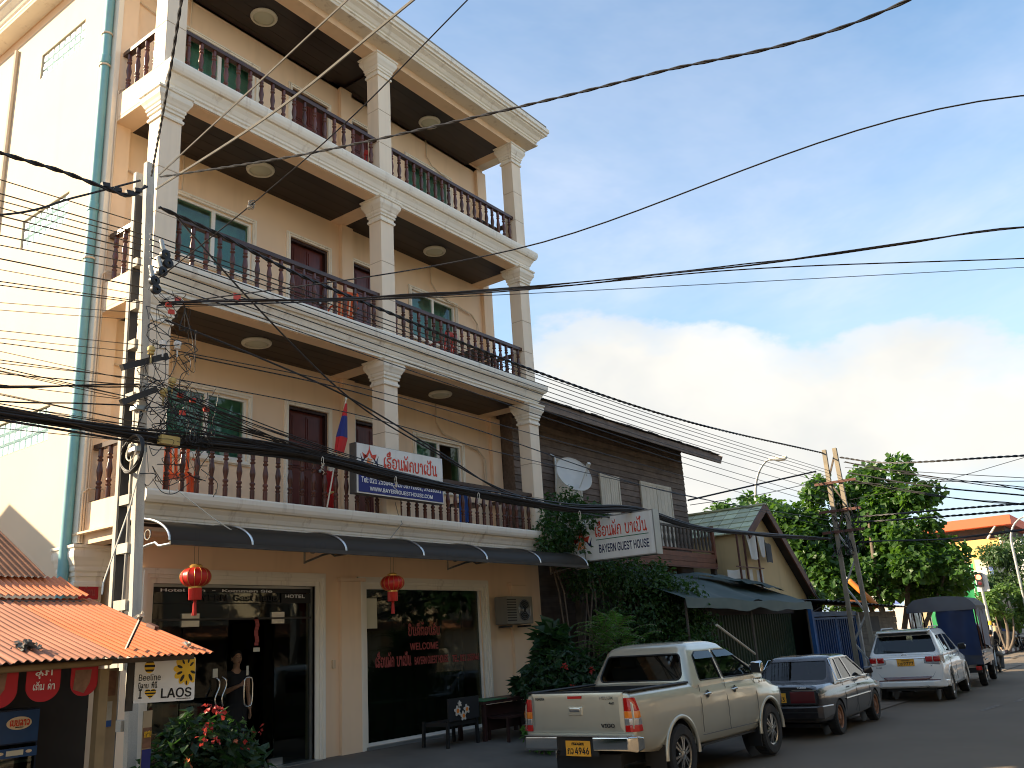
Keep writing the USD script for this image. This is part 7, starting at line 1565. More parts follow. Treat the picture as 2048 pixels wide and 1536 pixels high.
# ================================================================== kiosk with the orange corrugated roof
KS = thing('kiosk', 'roadside kiosk with a patched orange corrugated roof and timber posts', 'kiosk', (-3.4, -3.2, -.2))
def corr(x0, x1, P, amp=.010, pitch=.060, n_per=6, seed=0):
    """Corrugated sheet running up the slope P: list of (y, z)."""
    rng = np.random.RandomState(seed); xs = np.arange(x0, x1 + 1e-6, pitch / n_per); V = []
    for x in xs:
        for y, z in P: V.append((x, y, z + amp * math.sin((x) / pitch * 2 * PI)))
    n = len(P); return np.array(V), np.array([t for i in range(len(xs) - 1) for k in range(n - 1) for t in ((i * n + k, (i + 1) * n + k, (i + 1) * n + k + 1), (i * n + k, (i + 1) * n + k + 1, i * n + k + 1))])
rng = np.random.RandomState(3)
x = -5.65; k = 0
while x < -1.9:
    X = min(x + .76, -1.85); dz = .006 * (k % 2); P = [(-4.30 + rng.uniform(-.03, .02), 1.69 + dz), (-3.4, 1.955 + dz + rng.uniform(-.01, .01)), (-2.38, 2.262 + dz)]
    part(KS, 'roof_sheet', corr(x, X + .02, P, seed=k), 'corr_orange' if x > -3.0 else 'corr_faded', smooth=60); x = X; k += 1
x = -5.6
while x < -1.95:
    X = min(x + .95, -1.90); part(KS, 'roof_sheet', corr(x, X, [(-2.47 + rng.uniform(-.02, .02), 2.275 + rng.uniform(0, .012)), (-2.2, 2.38), (-1.93, 2.50)], amp=.011), 'corr_orange', label='upper strip of roof sheet', smooth=60); x = X
x = -5.6
while x < -2.2:
    X = min(x + .9, -2.08); part(KS, 'roof_sheet', corr(x, X, [(-2.02 + rng.uniform(-.03, .02), 2.478 + rng.uniform(0, .02)), (-1.3, 2.88), (-.4, 3.36)], amp=.006), 'corr_rust', label='rust brown upper roof sheet', smooth=60); x = X
part(KS, 'beam', MB().tube([(-5.6, -4.19, 1.66), (-4.4, -4.20, 1.66), (-3.4, -4.19, 1.652), (-2.62, -4.19, 1.665)], .024, 8), 'raw_timber', smooth=60)
for q in ((-2.6, -1.9, -4.16, -4.10, 1.65, 1.685), (-5.6, -1.95, -2.5, -2.44, 2.17, 2.24), (-5.6, -2.15, -.5, -.44, 3.2, 3.3)): part(KS, 'beam', MB().box(*q), 'grey_timber')
for x, y, h in ((-2.64, -4.12, 1.62), (-2.02, -2.47, 2.17), (-2.2, -.47, 3.2), (-5.5, -4.12, 1.62), (-5.5, -.47, 3.2)): part(KS, 'post', MB().box(x - .035, x + .035, y - .035, y + .035, -.3, h), 'raw_timber')
part(KS, 'board', MB().box(-2.57, -2.40, -3.93, -3.90, -.25, 1.62), 'board_tan'); part(KS, 'poster', MB().box(-2.565, -2.44, -3.936, -3.931, 1.20, 1.38), 'poster_pale'); part(KS, 'poster', MB().box(-2.565, -2.44, -3.937, -3.932, 1.20, 1.245), 'cloth_blue'); part(KS, 'poster', MB().box(-2.565, -2.42, -3.936, -3.931, 1.42, 1.60), 'poster_brown')
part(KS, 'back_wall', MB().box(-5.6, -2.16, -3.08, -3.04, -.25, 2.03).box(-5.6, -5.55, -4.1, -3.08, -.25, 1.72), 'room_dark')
part(KS, 'counter', MB().box(-5.4, -3.6, -3.9, -3.2, -.25, .75), 'grey_timber')
part(KS, 'bracket', MB().obox((-2.46, -4.10, 1.735), (-2.33, -4.08, 1.99), .018, .018).box(-2.47, -2.31, -4.12, -4.07, 1.715, 1.745), 'dark_steel', label='dark steel bracket standing on the roof edge'); part(KS, 'rag', leaf_cloud([(-2.33, -4.08, 1.99, .02)], 12, .04, 3), 'cable_white')
part(KS, 'sheet_edge', MB().obox((-1.86, -3.55, 1.925), (-1.86, -3.42, 1.965), .04, .03), 'barge_red')
solo('rag_bundle', leaf_cloud([(-3.17, -4.0, 1.785, .045), (-3.10, -4.0, 1.785, .03)], 90, .05, 4, 'obovate'), 'cloth_grey', 'small crumpled rag bundle lying on the orange roof', 'rag')
solo('rag_tie', leaf_cloud([(-1.95, -4.15, 1.74, .03)], 30, .05, 5), 'cable_white', 'pale strip of rag tied at the orange roof corner', 'rag')
solo('drum_plate', MB().box(-2.4, -2.34, -4.05, -4.04, 1.3, 1.66).box(-2.62, -2.585, -4.0, -3.99, .9, 1.62), 'dark_steel', 'dark strip of metal hanging beside the kiosk posters', 'strip')
# round ended red pennants
def pennant(x0, x1, zt, zb, y, lab, words=(), extra=None):
    t = thing('pennant', lab, 'pennant', ((x0 + x1) / 2, y, zb)); w = x1 - x0; r = w / 2
    shp = shapely.union_all([sbox(0, r * .9, w, zt - zb), affinity.scale(Point(r, r * .9).buffer(r), 1, .9, origin=(r, r * .9))])
    part(t, 'cloth', MB().prism(shp, (x0, y, zb), X3, Z3, -Y3, .004), 'poster_red')
    for tx, dx, z, h, wd, lao in words: lettering(t, 'lettering', tx, (x0 + dx, y - .005, z), X3, Z3, h, wd, 'cloth_white', lao=lao, stroke=.15)
    if extra: part(t, 'picture', MB().prism(extra[0], (x0, y - .005, zb), X3, Z3, -Y3, .002), extra[1])
pennant(-3.20, -2.965, 1.665, 1.425, -4.15, 'red round ended pennant with white handwriting under the orange roof', [('ສຸກ', .05, 1.60, .045, .13, True), ('ເຕັມ ຄ່າ', .045, 1.505, .036, .155, True)])
pennant(-3.50, -3.255, 1.665, 1.405, -4.15, 'red and tan pennant at the picture edge under the orange roof', (), (Polygon([(0, .08), (.10, .03), (.16, .12), (.17, .235), (0, .235)]), 'poster_brown'))
pennant(-2.88, -2.68, 1.665, 1.44, -4.13, 'dark red pennant with a brown picture beside the timber post', (), (Polygon([(.02, .05), (.10, .02), (.14, .09), (.15, .18), (.03, .18)]), 'poster_brown'))
# advertising board
AB = thing('advert_board', 'white advertising board with yellow black bee stripes hung from the orange roof', 'sign', (-2.08, -4.05, 1.32)); az = -Y3
tilt = -.030
ax_ = np.array([math.cos(tilt), 0, math.sin(tilt)]); ay_ = np.array([-math.sin(tilt) * .3, 0, 1.0]); o_ = np.array([-2.345, -4.05, 1.352])
W_, H_ = .535, .33
part(AB, 'board', MB().prism(sbox(.02, .02, W_ - .02, H_ - .02).buffer(.02), o_ + [0, .008, 0], ax_, ay_, az, .008), 'paint_white')
def on_ab(shp, mat, d=.0015, name='print', lift=.0): part(AB, name, MB().prism(shp, o_ + [0, -lift - .0005, 0], ax_, ay_, az, d), mat)
ball = Point(.125, .265).buffer(.046); on_ab(affinity.scale(ball, .95, 1.05), 'paint_yellow')
st_ = shapely.union_all([sbox(0, z, 1, z + .016) for z in (.228, .262, .294)]); on_ab(affinity.scale(ball, .95, 1.05).intersection(st_), 'paint_black', lift=.002)
fl = [Point(.455, .235).buffer(.055)]
for k in range(11):
    a = k * 2 * PI / 11 + .2; fl.append(affinity.rotate(affinity.scale(Point(.455 + .075 * math.cos(a), .235 + .075 * math.sin(a)).buffer(.034), 1.35, .8), math.degrees(a)))
inside = sbox(.01, .01, W_ - .004, H_ - .006)
on_ab(shapely.union_all(fl).intersection(inside), 'paint_yellow')
sp = []
for a, r, s in ((200, .07, .030), (238, .075, .036), (300, .07, .036), (340, .06, .03), (160, .07, .03), (270, .10, .02), (120, .07, .024), (80, .07, .022), (45, .06, .026)):
    t_ = math.radians(a); sp.append(affinity.rotate(affinity.scale(Point(.455 + r * math.cos(t_), .235 + r * math.sin(t_)).buffer(s * .62), 1.35, .55), a))
on_ab(shapely.union_all(sp).intersection(inside), 'paint_black', lift=.002)
hx = [(math.sin(t) ** 3 * 16, 13 * math.cos(t) - 5 * math.cos(2 * t) - 2 * math.cos(3 * t) - math.cos(4 * t)) for t in np.linspace(0, 2 * PI, 40)[:-1]]
heart = affinity.scale(Polygon(hx), .0030, .0026, origin=(0, 0)); heart = affinity.translate(heart, .143, .068); on_ab(heart, 'paint_yellow'); on_ab(heart.intersection(shapely.union_all([sbox(0, z, 1, z + .011) for z in (.040, .062, .084)])), 'paint_black', lift=.002)
def ab_text(txt, x, z, h, w, lao=False, bold=True): lettering(AB, 'lettering', txt, o_ + ax_ * x + ay_ * z + [0, -.001, 0], ax_, ay_, h, w, 'paint_black', lao=lao, stroke=.16, depth=.002, bold=bold)
ab_text('Beeline', .035, .163, .046, .19, bold=False); ab_text('ບີລາຍ', .035, .108, .028, .09, True); ab_text('ທີ່ນີ້', .147, .108, .028, .05, True); ab_text('I', .042, .034, .066, .030); ab_text('LAOS', .226, .030, .068, .28); ab_text('www.beeline.la', .37, .014, .007, .13)
# drinks fridge
FG = thing('drinks_fridge', 'tall blue drinks fridge with an oval cream logo in the dark kiosk', 'fridge', (-2.97, -3.4, -.2))
part(FG, 'cabinet', MB().box(-3.35, -2.79, -3.55, -3.0, -.2, 1.37), 'fridge_dark'); part(FG, 'header', MB().box(-3.34, -2.80, -3.57, -3.552, 1.14, 1.36), 'fridge_blue')
part(FG, 'logo_oval', MB().prism(affinity.scale(Point(0, 0).buffer(.09), 1.0, .50), (-2.945, -3.572, 1.275), X3, Z3, -Y3, .003), 'cream_print'); lettering(FG, 'lettering', 'ເບຍລາວ', (-3.015, -3.576, 1.258), X3, Z3, .038, .145, 'paint_red', lao=True, stroke=.2); lettering(FG, 'lettering', 'Beerlao', (-2.975, -3.576, 1.243), X3, Z3, .009, .06, 'paint_black')
part(FG, 'door_glass', MB().box(-3.33, -2.81, -3.566, -3.56, -.1, 1.13), 'pane_dark')
for z in (.35, .70, 1.0): part(FG, 'shelf', MB().box(-3.32, -2.82, -3.54, -3.552, z, z + .02), 'paint_white')
part(FG, 'price_strip', MB().box(-3.34, -2.80, -3.574, -3.568, 1.04, 1.105), 'fridge_blue'); part(FG, 'price_card', MB().box(-3.02, -2.90, -3.578, -3.575, 1.055, 1.09), 'sticker_pale')
for x in (-3.06, -2.86): part(FG, 'small_oval', MB().prism(affinity.scale(Point(0, 0).buffer(.022), 1.0, .5), (x, -3.575, 1.075), X3, Z3, -Y3, .003), 'cream_print')
for k in range(14):
    x = -3.30 + k * .036; z = (1.02, .72, .37)[k % 3]; part(FG, 'bottle', MB().lathe([(0, 0), (.014, 0), (.014, .09), (.006, .125), (.006, .15), (0, .151)], (x, -3.53, z), 8), ('lamp_amber', 'paint_green', 'sticker_pale')[k % 3], smooth=40)
# tall thin roadside banner strip
BN = thing('banner_strip', 'narrow vertical banner with orange letters and a blue picture beside the pole', 'banner', (-1.0, -2.9, 0)); part(BN, 'cloth', MB().box(-1.60, -1.515, -3.0, -2.99, .55, 1.24), 'hoarding_tan'); part(BN, 'blue_picture', MB().box(-1.60, -1.515, -3.006, -3.001, .72, .92), 'sign_blue'); part(BN, 'dark_band', MB().box(-1.598, -1.517, -3.006, -3.001, .93, 1.10), 'poster_brown')
lettering(BN, 'lettering', 'ກາສບ', (-1.592, -3.008, 1.02), X3, Z3, .045, .07, 'paint_yellow', lao=True, stroke=.2)

# ================================================================== lanterns
def lantern(x, y, z, r, lab):
    t = thing('paper_lantern', lab, 'lantern', (x, y, z - .42)); n = 14; h = r * .62
    mb = MB(); th = np.linspace(-PI / 2 * .86, PI / 2 * .86, 11); m_ = n * 4; V = []
    for a in th:
        for j in range(m_):
            q = j * 2 * PI / m_; rr = r * (.30 + .70 * math.cos(a)) * (1 - .035 * (1 - abs(math.cos(q * n / 2)))); V.append((x + rr * math.cos(q), y + rr * math.sin(q), z + h * math.sin(a)))
    part(t, 'body', (np.array(V), np.array([f for i in range(10) for j in range(m_) for f in ((i * m_ + j, i * m_ + (j + 1) % m_, (i + 1) * m_ + (j + 1) % m_), (i * m_ + j, (i + 1) * m_ + (j + 1) % m_, (i + 1) * m_ + j))])), 'lantern_red', smooth=50)
    rb = MB()
    for j in range(n): q = j * 2 * PI / n; rb.tube([(x + (r * (.30 + .70 * math.cos(a)) + .002) * math.cos(q), y + (r * (.30 + .70 * math.cos(a)) + .002) * math.sin(q), z + h * math.sin(a)) for a in th], .0028, 4)
    part(t, 'rib', rb, 'lantern_gold')
    part(t, 'cap', MB().lathe([(r * .40, 0), (r * .42, .03), (r * .28, .05), (0, .05)], (x, y, z + h * .93), 16), 'lantern_gold', smooth=40); part(t, 'collar', MB().lathe([(r * .36, -.03), (r * .42, -.03), (r * .42, 0), (r * .3, 0)], (x, y, z - h * .93), 16), 'lantern_gold')
    fr = MB(); g = np.random.RandomState(1)
    for j in range(60): q = j * 2 * PI / 60; R_ = r * .40; fr.tube([(x + R_ * math.cos(q), y + R_ * math.sin(q), z - h * .93 - .03), (x + R_ * .98 * math.cos(q + .03), y + R_ * .98 * math.sin(q), z - h - .03 - .135)], .0055, 4)
    part(t, 'fringe', fr, 'lantern_red'); ts = MB().lathe([(.02, -.01), (.024, -.03), (.014, -.045)], (x, y, z - h - .155), 8)
    for j in range(10): q = j * 2 * PI / 10; ts.tube([(x + .012 * math.cos(q), y + .012 * math.sin(q), z - h - .19), (x + .024 * math.cos(q), y + .024 * math.sin(q), z - h - .36)], .007, 4)
    part(t, 'tassel', ts, 'lantern_red'); part(t, 'cord', MB().tube([(x - .03, y, z + h + .04), (x - .03, y, 3.35)], .003, 4).tube([(x + .03, y, z + h + .04), (x + .03, y, 3.35)], .003, 4), 'cable_black')
lantern(.565, -.5, 2.69, .195, 'red pleated lantern with red fringe hung before the glass door'); lantern(4.17, -.5, 2.675, .19, 'dark red lantern hung in the shade before the big window')

# ================================================================== things on and below the balconies
def plastic_chair(x, y, z, rz, mat, lab):
    t = thing('plastic_chair', lab, 'chair', (x, y, z), rz=rz); p = lambda n, m_, **k: part(t, n, m_, mat, local=True, **k)
    p('seat', blob([(-.18, -.18, .42), (.18, -.18, .42), (.18, .18, .41), (-.18, .18, .41)], .02), smooth=40)
    for sx in (-1, 1):
        for sy in (-1, 1): p('leg', MB().obox((sx * .20, sy * .20, 0), (sx * .17, sy * .17, .42), .05, .035))
        p('arm', MB().tube([(sx * .23, .20, .62), (sx * .24, 0, .64), (sx * .22, -.18, .60), (sx * .20, -.18, .42)], .018, 6), smooth=50)
    for k in range(5): p('back_slat', MB().obox((-.15 + k * .075, .19, .42), (-.17 + k * .085, .27, .80), .045, .014, up=(0, 1, 0)))
    p('top_rail', blob([(-.20, .27, .79), (.20, .27, .79), (-.17, .285, .86), (.17, .285, .86)], .016), smooth=40)
plastic_chair(1.05, .75, 3.85, 2.4, 'plastic_orange', 'orange plastic chair on the first balcony behind the cable coil'); plastic_chair(4.30, .75, 7.15, 2.8, 'plastic_orange', 'orange plastic chair on the second balcony by the middle column'); plastic_chair(7.2, .85, 7.15, 3.2, 'plastic_red', 'red plastic chair on the second balcony under the right window'); plastic_chair(5.0, .8, 10.42, 2.9, 'plastic_red', 'red chair on the top balcony by the middle column')
def dark_table(x, y, z, lab, w=.7, mat='door_wood_dark', h=.6):
    t = thing('low_table', lab, 'table', (x, y, z)); part(t, 'top', MB().box(x - w / 2, x + w / 2, y - .25, y + .25, z + h, z + h + .035), mat)
    for sx in (-1, 1):
        for sy in (-1, 1): part(t, 'leg', MB().box(x + sx * (w / 2 - .05) - .02, x + sx * (w / 2 - .05) + .02, y + sy * .2 - .02, y + sy * .2 + .02, z, z + h), mat)
dark_table(8.2, .7, 7.15, 'dark table on the second balcony right of the red chair'); dark_table(8.55, .7, 10.42, 'dark table at the end of the top balcony'); dark_table(7.5, .6, 3.85, 'dark table on the first balcony behind the railing', h=.5)
v, f = cloth([(6.95, .30, 4.62), (7.2, .30, 4.62), (7.22, .32, 3.98), (6.9, .32, 3.95)], 8, 8, 6, .01, None); v[:, 1] += .03 * np.sin(v[:, 0] * 30); solo('towel', (v, f), 'cloth_blue', 'blue towel hung behind the first balcony railing', 'towel', smooth=True)
v, f = cloth([(3.55, .40, 4.6), (3.80, .40, 4.6), (3.82, .4, 3.9), (3.5, .4, 3.9)], 8, 8, 7, .01, None); v[:, 1] += .03 * np.sin(v[:, 0] * 26); solo('red_cloth', (v, f), 'flag_red', 'red cloth hung behind the flag pole on the first balcony', 'cloth', smooth=True)
FLG = thing('flag', 'furled red and blue flag on a pale pole tied to the first balcony', 'flag', (3.04, -.22, 3.8))
fa, fb_ = np.array([3.04, -.22, 3.83]), np.array([3.44, -.24, 5.66]); part(FLG, 'pole', MB().tube([fa, fb_], .012, 6), 'shutter_white'); part(FLG, 'finial', MB().lathe([(.018, 0), (.024, .02), (.0, .09)], tuple(fb_ - [0, 0, .01]), 8), 'sticker_pale')
def furl(t0, t1, w0, w1, mat, seed):
    V = []; n = 16
    for k, t in enumerate(np.linspace(t0, t1, 9)):
        c_ = fa + (fb_ - fa) * (1 - t); wd = w0 + (w1 - w0) * (k / 8)
        for j in range(n):
            q = j * 2 * PI / n; rr = wd * (1 + .28 * math.sin(3 * q + 2 * t + seed)); V.append(c_ + np.array([rr * math.cos(q) * 1.0 + wd * .35, rr * math.sin(q) * .5 - .02, 0]))
    part(FLG, 'cloth', (np.array(V), np.array([f for i in range(8) for j in range(n) for f in ((i * n + j, i * n + (j + 1) % n, (i + 1) * n + (j + 1) % n), (i * n + j, (i + 1) * n + (j + 1) % n, (i + 1) * n + j))])), mat, smooth=60)
furl(.04, .16, .018, .05, 'flag_red', 0); furl(.16, .36, .05, .10, 'flag_blue', .3); furl(.36, .50, .10, .085, 'flag_red', .6)
part(FLG, 'tie', MB().tube([(3.10, -.24, 4.08), (3.2, -.2, 4.10), (3.3, .05, 4.10)], .010, 5), 'insulator_yellow')
AC = thing('air_conditioner', 'old outdoor air conditioning unit on the shaded wall end', 'air conditioner', (8.45, .3, 2.0))
part(AC, 'case', blob([(x, y, z) for x in (8.02, 8.86) for y in (.12, .40) for z in (2.02, 2.52)], .018), 'ac_white', smooth=20); part(AC, 'grille', MB().lathe([(0, 0), (.20, 0)], (8.58, .098, 2.27), 22, 'y'), 'black_plastic')
for r in (.06, .10, .14, .18, .205): part(AC, 'grille_ring', MB().tube([(8.58 + r * math.cos(q), .092, 2.27 + r * math.sin(q)) for q in np.linspace(0, 2 * PI, 23)[:-1]], .005, 4, closed=True), 'steel_dull')
for k in range(9): part(AC, 'louvre', MB().box(8.0, 8.30, .094, .100, 2.06 + k * .05, 2.085 + k * .05), 'dark_steel')
part(AC, 'bracket', MB().box(8.1, 8.14, .10, .42, 1.94, 1.98).box(8.74, 8.78, .10, .42, 1.94, 1.98), 'dark_steel')
# carved dark bench chair with flower cushion, table with green runner
BC = thing('carved_chair', 'black wooden chair with white and orange flower decoration on its back', 'chair', (5.35, -.75, .1)); z0 = .06
part(BC, 'seat', MB().box(5.0, 5.75, -.85, -.30, .42, .48), 'paint_black'); part(BC, 'back', MB().box(4.98, 5.76, -.88, -.855, .50, .84), 'paint_black')
for x in (5.0, 5.72):
    for y in (-.84, -.33): part(BC, 'leg', MB().obox((x + .02 * (1 if x > 5.3 else -1), y, z0), (x, y, .5), .045, .045), 'paint_black')
part(BC, 'arm', MB().tube([(5.74, -.86, .66), (5.76, -.6, .70), (5.76, -.36, .64), (5.75, -.34, .46)], .022, 6), 'paint_black', smooth=50)
for fx, fz, s in ((5.19, .645, .075), (5.42, .655, .07), (5.33, .56, .07), (5.25, .75, .045)):
    for k in range(5):
        a = k * 2 * PI / 5 + .4; pt = affinity.rotate(affinity.scale(Point(fx + s * .55 * math.cos(a), fz + s * .55 * math.sin(a)).buffer(s * .5, quad_segs=4), 1.15, .75), math.degrees(a)); part(BC, 'petal', MB().prism(pt, (0, -.882 - .003 * (k + 1), 0), X3, Z3, -Y3, .004), 'petal_white')
    if fz < .7: part(BC, 'flower_heart', MB().prism(Point(fx, fz).buffer(s * .42), (0, -.90, 0), X3, Z3, -Y3, .004), 'paint_orange')
TB = thing('dark_table', 'dark table with a green runner beside the carved chair', 'table', (6.6, -.6, .1)); part(TB, 'top', MB().box(5.85, 7.6, -.9, -.25, .68, .73), 'door_wood_dark'); part(TB, 'runner', MB().box(5.84, 6.5, -.91, -.24, .7302, .742), 'paint_green')
for x in (5.92, 7.5):
    for y in (-.85, -.32): part(TB, 'leg', MB().box(x - .03, x + .03, y - .03, y + .03, .06, .68), 'door_wood_dark')
part(TB, 'panel', MB().box(5.95, 7.48, -.80, -.78, .25, .66), 'door_wood_dark')
dark_table(6.55, -1.0, .02, 'second dark bench in front of the table', w=1.0, h=.42)

# ================================================================== people
def chain(J, links):
    s = m3.Manifold.sphere(1.0, 16); out = []
    for a, b in links:
        (pa, ra), (pb, rb) = J[a], J[b]; out.append(m3.Manifold.batch_hull([s.scale([ra] * 3 if np.ndim(ra) == 0 else list(ra)).translate([*map(float, pa)]), s.scale([rb] * 3 if np.ndim(rb) == 0 else list(rb)).translate([*map(float, pb)])]))
    return m3.Manifold.batch_boolean(out, m3.OpType.Add)
def soft(man, length=.02, it=8):
    v, f = man_arrays(man.refine_to_length(length)); t = trimesh.Trimesh(v, f, process=True); trimesh.smoothing.filter_taubin(t, iterations=it); return t.vertices, t.faces
def rot(v, rz, o):
    v = np.asarray(v, float); c_, s_ = math.cos(rz), math.sin(rz); return np.stack([v[:, 0] * c_ - v[:, 1] * s_, v[:, 0] * s_ + v[:, 1] * c_, v[:, 2]], 1) + np.array(o, float)
def finger(p0, d, up, L, r, curl):
    """Three short bones, each bent further by curl."""
    pts = [np.array(p0, float)]; d = np.array(d, float) / np.linalg.norm(d); up = np.array(up, float); 
    for k, q in enumerate((.45, .32, .25)):
        pts.append(pts[-1] + d * L * q); d = d * math.cos(curl) + up * math.sin(curl); d /= np.linalg.norm(d)
    s = m3.Manifold.sphere(1.0, 12); rr = [r, r * .95, r * .85, r * .75]
    return m3.Manifold.batch_boolean([m3.Manifold.batch_hull([s.scale([rr[i]] * 3).translate([*map(float, pts[i])]), s.scale([rr[i + 1]] * 3).translate([*map(float, pts[i + 1])])]) for i in range(3)], m3.OpType.Add)
WM = thing('person', 'woman with dark tied hair in a black sleeveless top holding the glass door handle', 'person', (2.33, .98, .11))
O, RZ = (2.33, .98, .11), math.radians(-14)      # facing the street, a little towards the viewer
# local frame: x to her left (picture right), y away from the viewer, z up
J = {'pel': ((0, .02, .86), (.135, .10, .10)), 'wai': ((0, .015, 1.02), (.115, .085, .08)), 'che': ((0, .02, 1.20), (.145, .095, .10)), 'sho': ((0, .025, 1.31), (.13, .07, .06)), 'nec': ((0, .02, 1.40), .048), 'hd0': ((0, .005, 1.455), .052),
     'sr': ((-.165, .025, 1.315), .052), 'er': ((-.215, .0, 1.07), .040), 'wr': ((-.075, -.26, 1.165), .027), 'sl': ((.165, .025, 1.315), .052), 'el': ((.215, .04, 1.06), .040), 'wl': ((.20, -.04, .84), .028),
     'hr': ((-.08, .02, .84), .085), 'kr': ((-.085, .0, .46), .058), 'ar': ((-.085, .03, .08), .038), 'fr': ((-.095, -.12, .03), .032), 'hl': ((.08, .02, .84), .085), 'kl': ((.085, .0, .46), .058), 'al': ((.085, .03, .08), .038), 'fl': ((.095, -.12, .03), .032)}
body = chain(J, [('pel', 'wai'), ('wai', 'che'), ('che', 'sho'), ('sho', 'nec'), ('nec', 'hd0'), ('sho', 'sr'), ('sho', 'sl'), ('sr', 'er'), ('er', 'wr'), ('sl', 'el'), ('el', 'wl'), ('pel', 'hr'), ('pel', 'hl'), ('hr', 'kr'), ('kr', 'ar'), ('ar', 'fr'), ('hl', 'kl'), ('kl', 'al'), ('al', 'fl')])
s16 = m3.Manifold.sphere(1.0, 24)
head = m3.Manifold.batch_hull([s16.scale([.074, .090, .088]).translate([0, .01, 1.575]), s16.scale([.060, .066, .05]).translate([0, -.014, 1.515]), s16.scale([.030, .032, .025]).translate([0, -.040, 1.468])])
nose = m3.Manifold.batch_hull([s16.scale([.009] * 3).translate([0, -.084, 1.565]), s16.scale([.013, .012, .010]).translate([0, -.096, 1.530])])
for sg in (-1, 1): head = head - s16.scale([.018, .014, .011]).translate([sg * .030, -.088, 1.567]); head = head + s16.scale([.010, .02, .03]).translate([sg * .074, .01, 1.55])
head = head + nose + s16.scale([.020, .012, .007]).translate([0, -.078, 1.500])
hand = m3.Manifold.batch_hull([s16.scale([.022, .016, .022]).translate([-.06, -.285, 1.175]), s16.scale([.012, .012, .036]).translate([-.005, -.335, 1.20])])
for k in range(4): hand = hand + finger((-.0, -.340, 1.235 - k * .024), (.55, -.75, .05), (-.75, -.55, -.05), (.062, .07, .066, .052)[k], .0088, .75)
hand = hand + finger((-.04, -.30, 1.205), (.3, -.5, .75), (.6, -.3, 0), .058, .010, .35)
hand2 = m3.Manifold.batch_hull([s16.scale([.018, .026, .02]).translate([.20, -.05, .82]), s16.scale([.012, .034, .014]).translate([.20, -.06, .765])])
for k in range(4): hand2 = hand2 + finger((.20, -.088 + k * .022, .752), (0, .0, -1), (-.8, -.2, 0), (.06, .068, .064, .05)[k], .0085, .3)
hand2 = hand2 + finger((.19, -.085, .80), (-.1, -.6, -.7), (-.6, .2, 0), .055, .0095, .25)
v, f = soft(body + head, .016, 6); hv, hf = soft(hand, .006, 3); h2v, h2f = soft(hand2, .006, 3)
mb = MB().add(v, f).add(hv, hf).add(h2v, h2f); bv, bf = mb.arrays(); part(WM, 'body', (rot(bv, RZ, O), bf), 'skin', smooth=60)
J2 = dict(J); grow = lambda q: tuple(c_ + .012 for c_ in q) if np.ndim(q) else q + .012
top_ = chain({k: (p_, grow(r_)) for k, (p_, r_) in J.items()}, [('pel', 'wai'), ('wai', 'che'), ('che', 'sho'), ('sho', 'sr'), ('sho', 'sl')])
sleeve = m3.Manifold.batch_boolean([s16.scale([.066, .062, .07]).translate([sg * .165, .025, 1.305]) for sg in (-1, 1)], m3.OpType.Add)
neck_cut = m3.Manifold.batch_hull([s16.scale([.075, .07, .07]).translate([0, -.05, 1.40]), s16.scale([.06, .05, .05]).translate([0, .05, 1.44])])
v, f = soft((top_ + sleeve) - neck_cut, .018, 4); part(WM, 'top', (rot(v, RZ, O), f), 'cloth_black', smooth=60)
skirt = m3.Manifold.batch_boolean([chain({k: (p_, grow(grow(r_))) for k, (p_, r_) in J.items()}, [('pel', 'hr'), ('pel', 'hl'), ('hr', 'kr'), ('hl', 'kl'), ('kr', 'ar'), ('kl', 'al')]), m3.Manifold.batch_hull([s16.scale([.16, .12, .1]).translate([0, .02, .86]), s16.scale([.15, .10, .05]).translate([0, .02, .5])])], m3.OpType.Add)
v, f = soft(skirt, .025, 4); part(WM, 'trousers', (rot(v, RZ, O), f), 'cloth_black', smooth=60)
hair = m3.Manifold.batch_hull([s16.scale([.086, .098, .085]).translate([0, .028, 1.60]), s16.scale([.08, .07, .06]).translate([0, .05, 1.52])]) + m3.Manifold.batch_hull([s16.scale([.05, .04, .05]).translate([0, .10, 1.52]), s16.scale([.045, .035, .04]).translate([0, .10, 1.38])])
hair = hair - m3.Manifold.batch_hull([s16.scale([.062, .06, .05]).translate([0, -.085, 1.585]), s16.scale([.066, .06, .07]).translate([0, -.075, 1.50])])
v, f = soft(hair, .014, 5); part(WM, 'hair', (rot(v, RZ, O), f), 'hair', smooth=60)
fx = MB()
for sg in (-1, 1): fx.add(*man_arrays(s16.scale([.011, .006, .006]).translate([sg * .030, -.0805, 1.567])))
part(WM, 'eye', (rot(fx.arrays()[0], RZ, O), fx.arrays()[1]), 'paint_black')
fx = MB()
for sg in (-1, 1): fx.tube([(sg * .014, -.090, 1.588), (sg * .032, -.088, 1.594), (sg * .048, -.076, 1.588)], .0032, 5)
part(WM, 'eyebrow', (rot(fx.arrays()[0], RZ, O), fx.arrays()[1]), 'hair')
fx = MB().add(*man_arrays(s16.scale([.019, .006, .0055]).translate([0, -.0885, 1.4995]))); part(WM, 'lips', (rot(fx.arrays()[0], RZ, O), fx.arrays()[1]), 'door_wood')

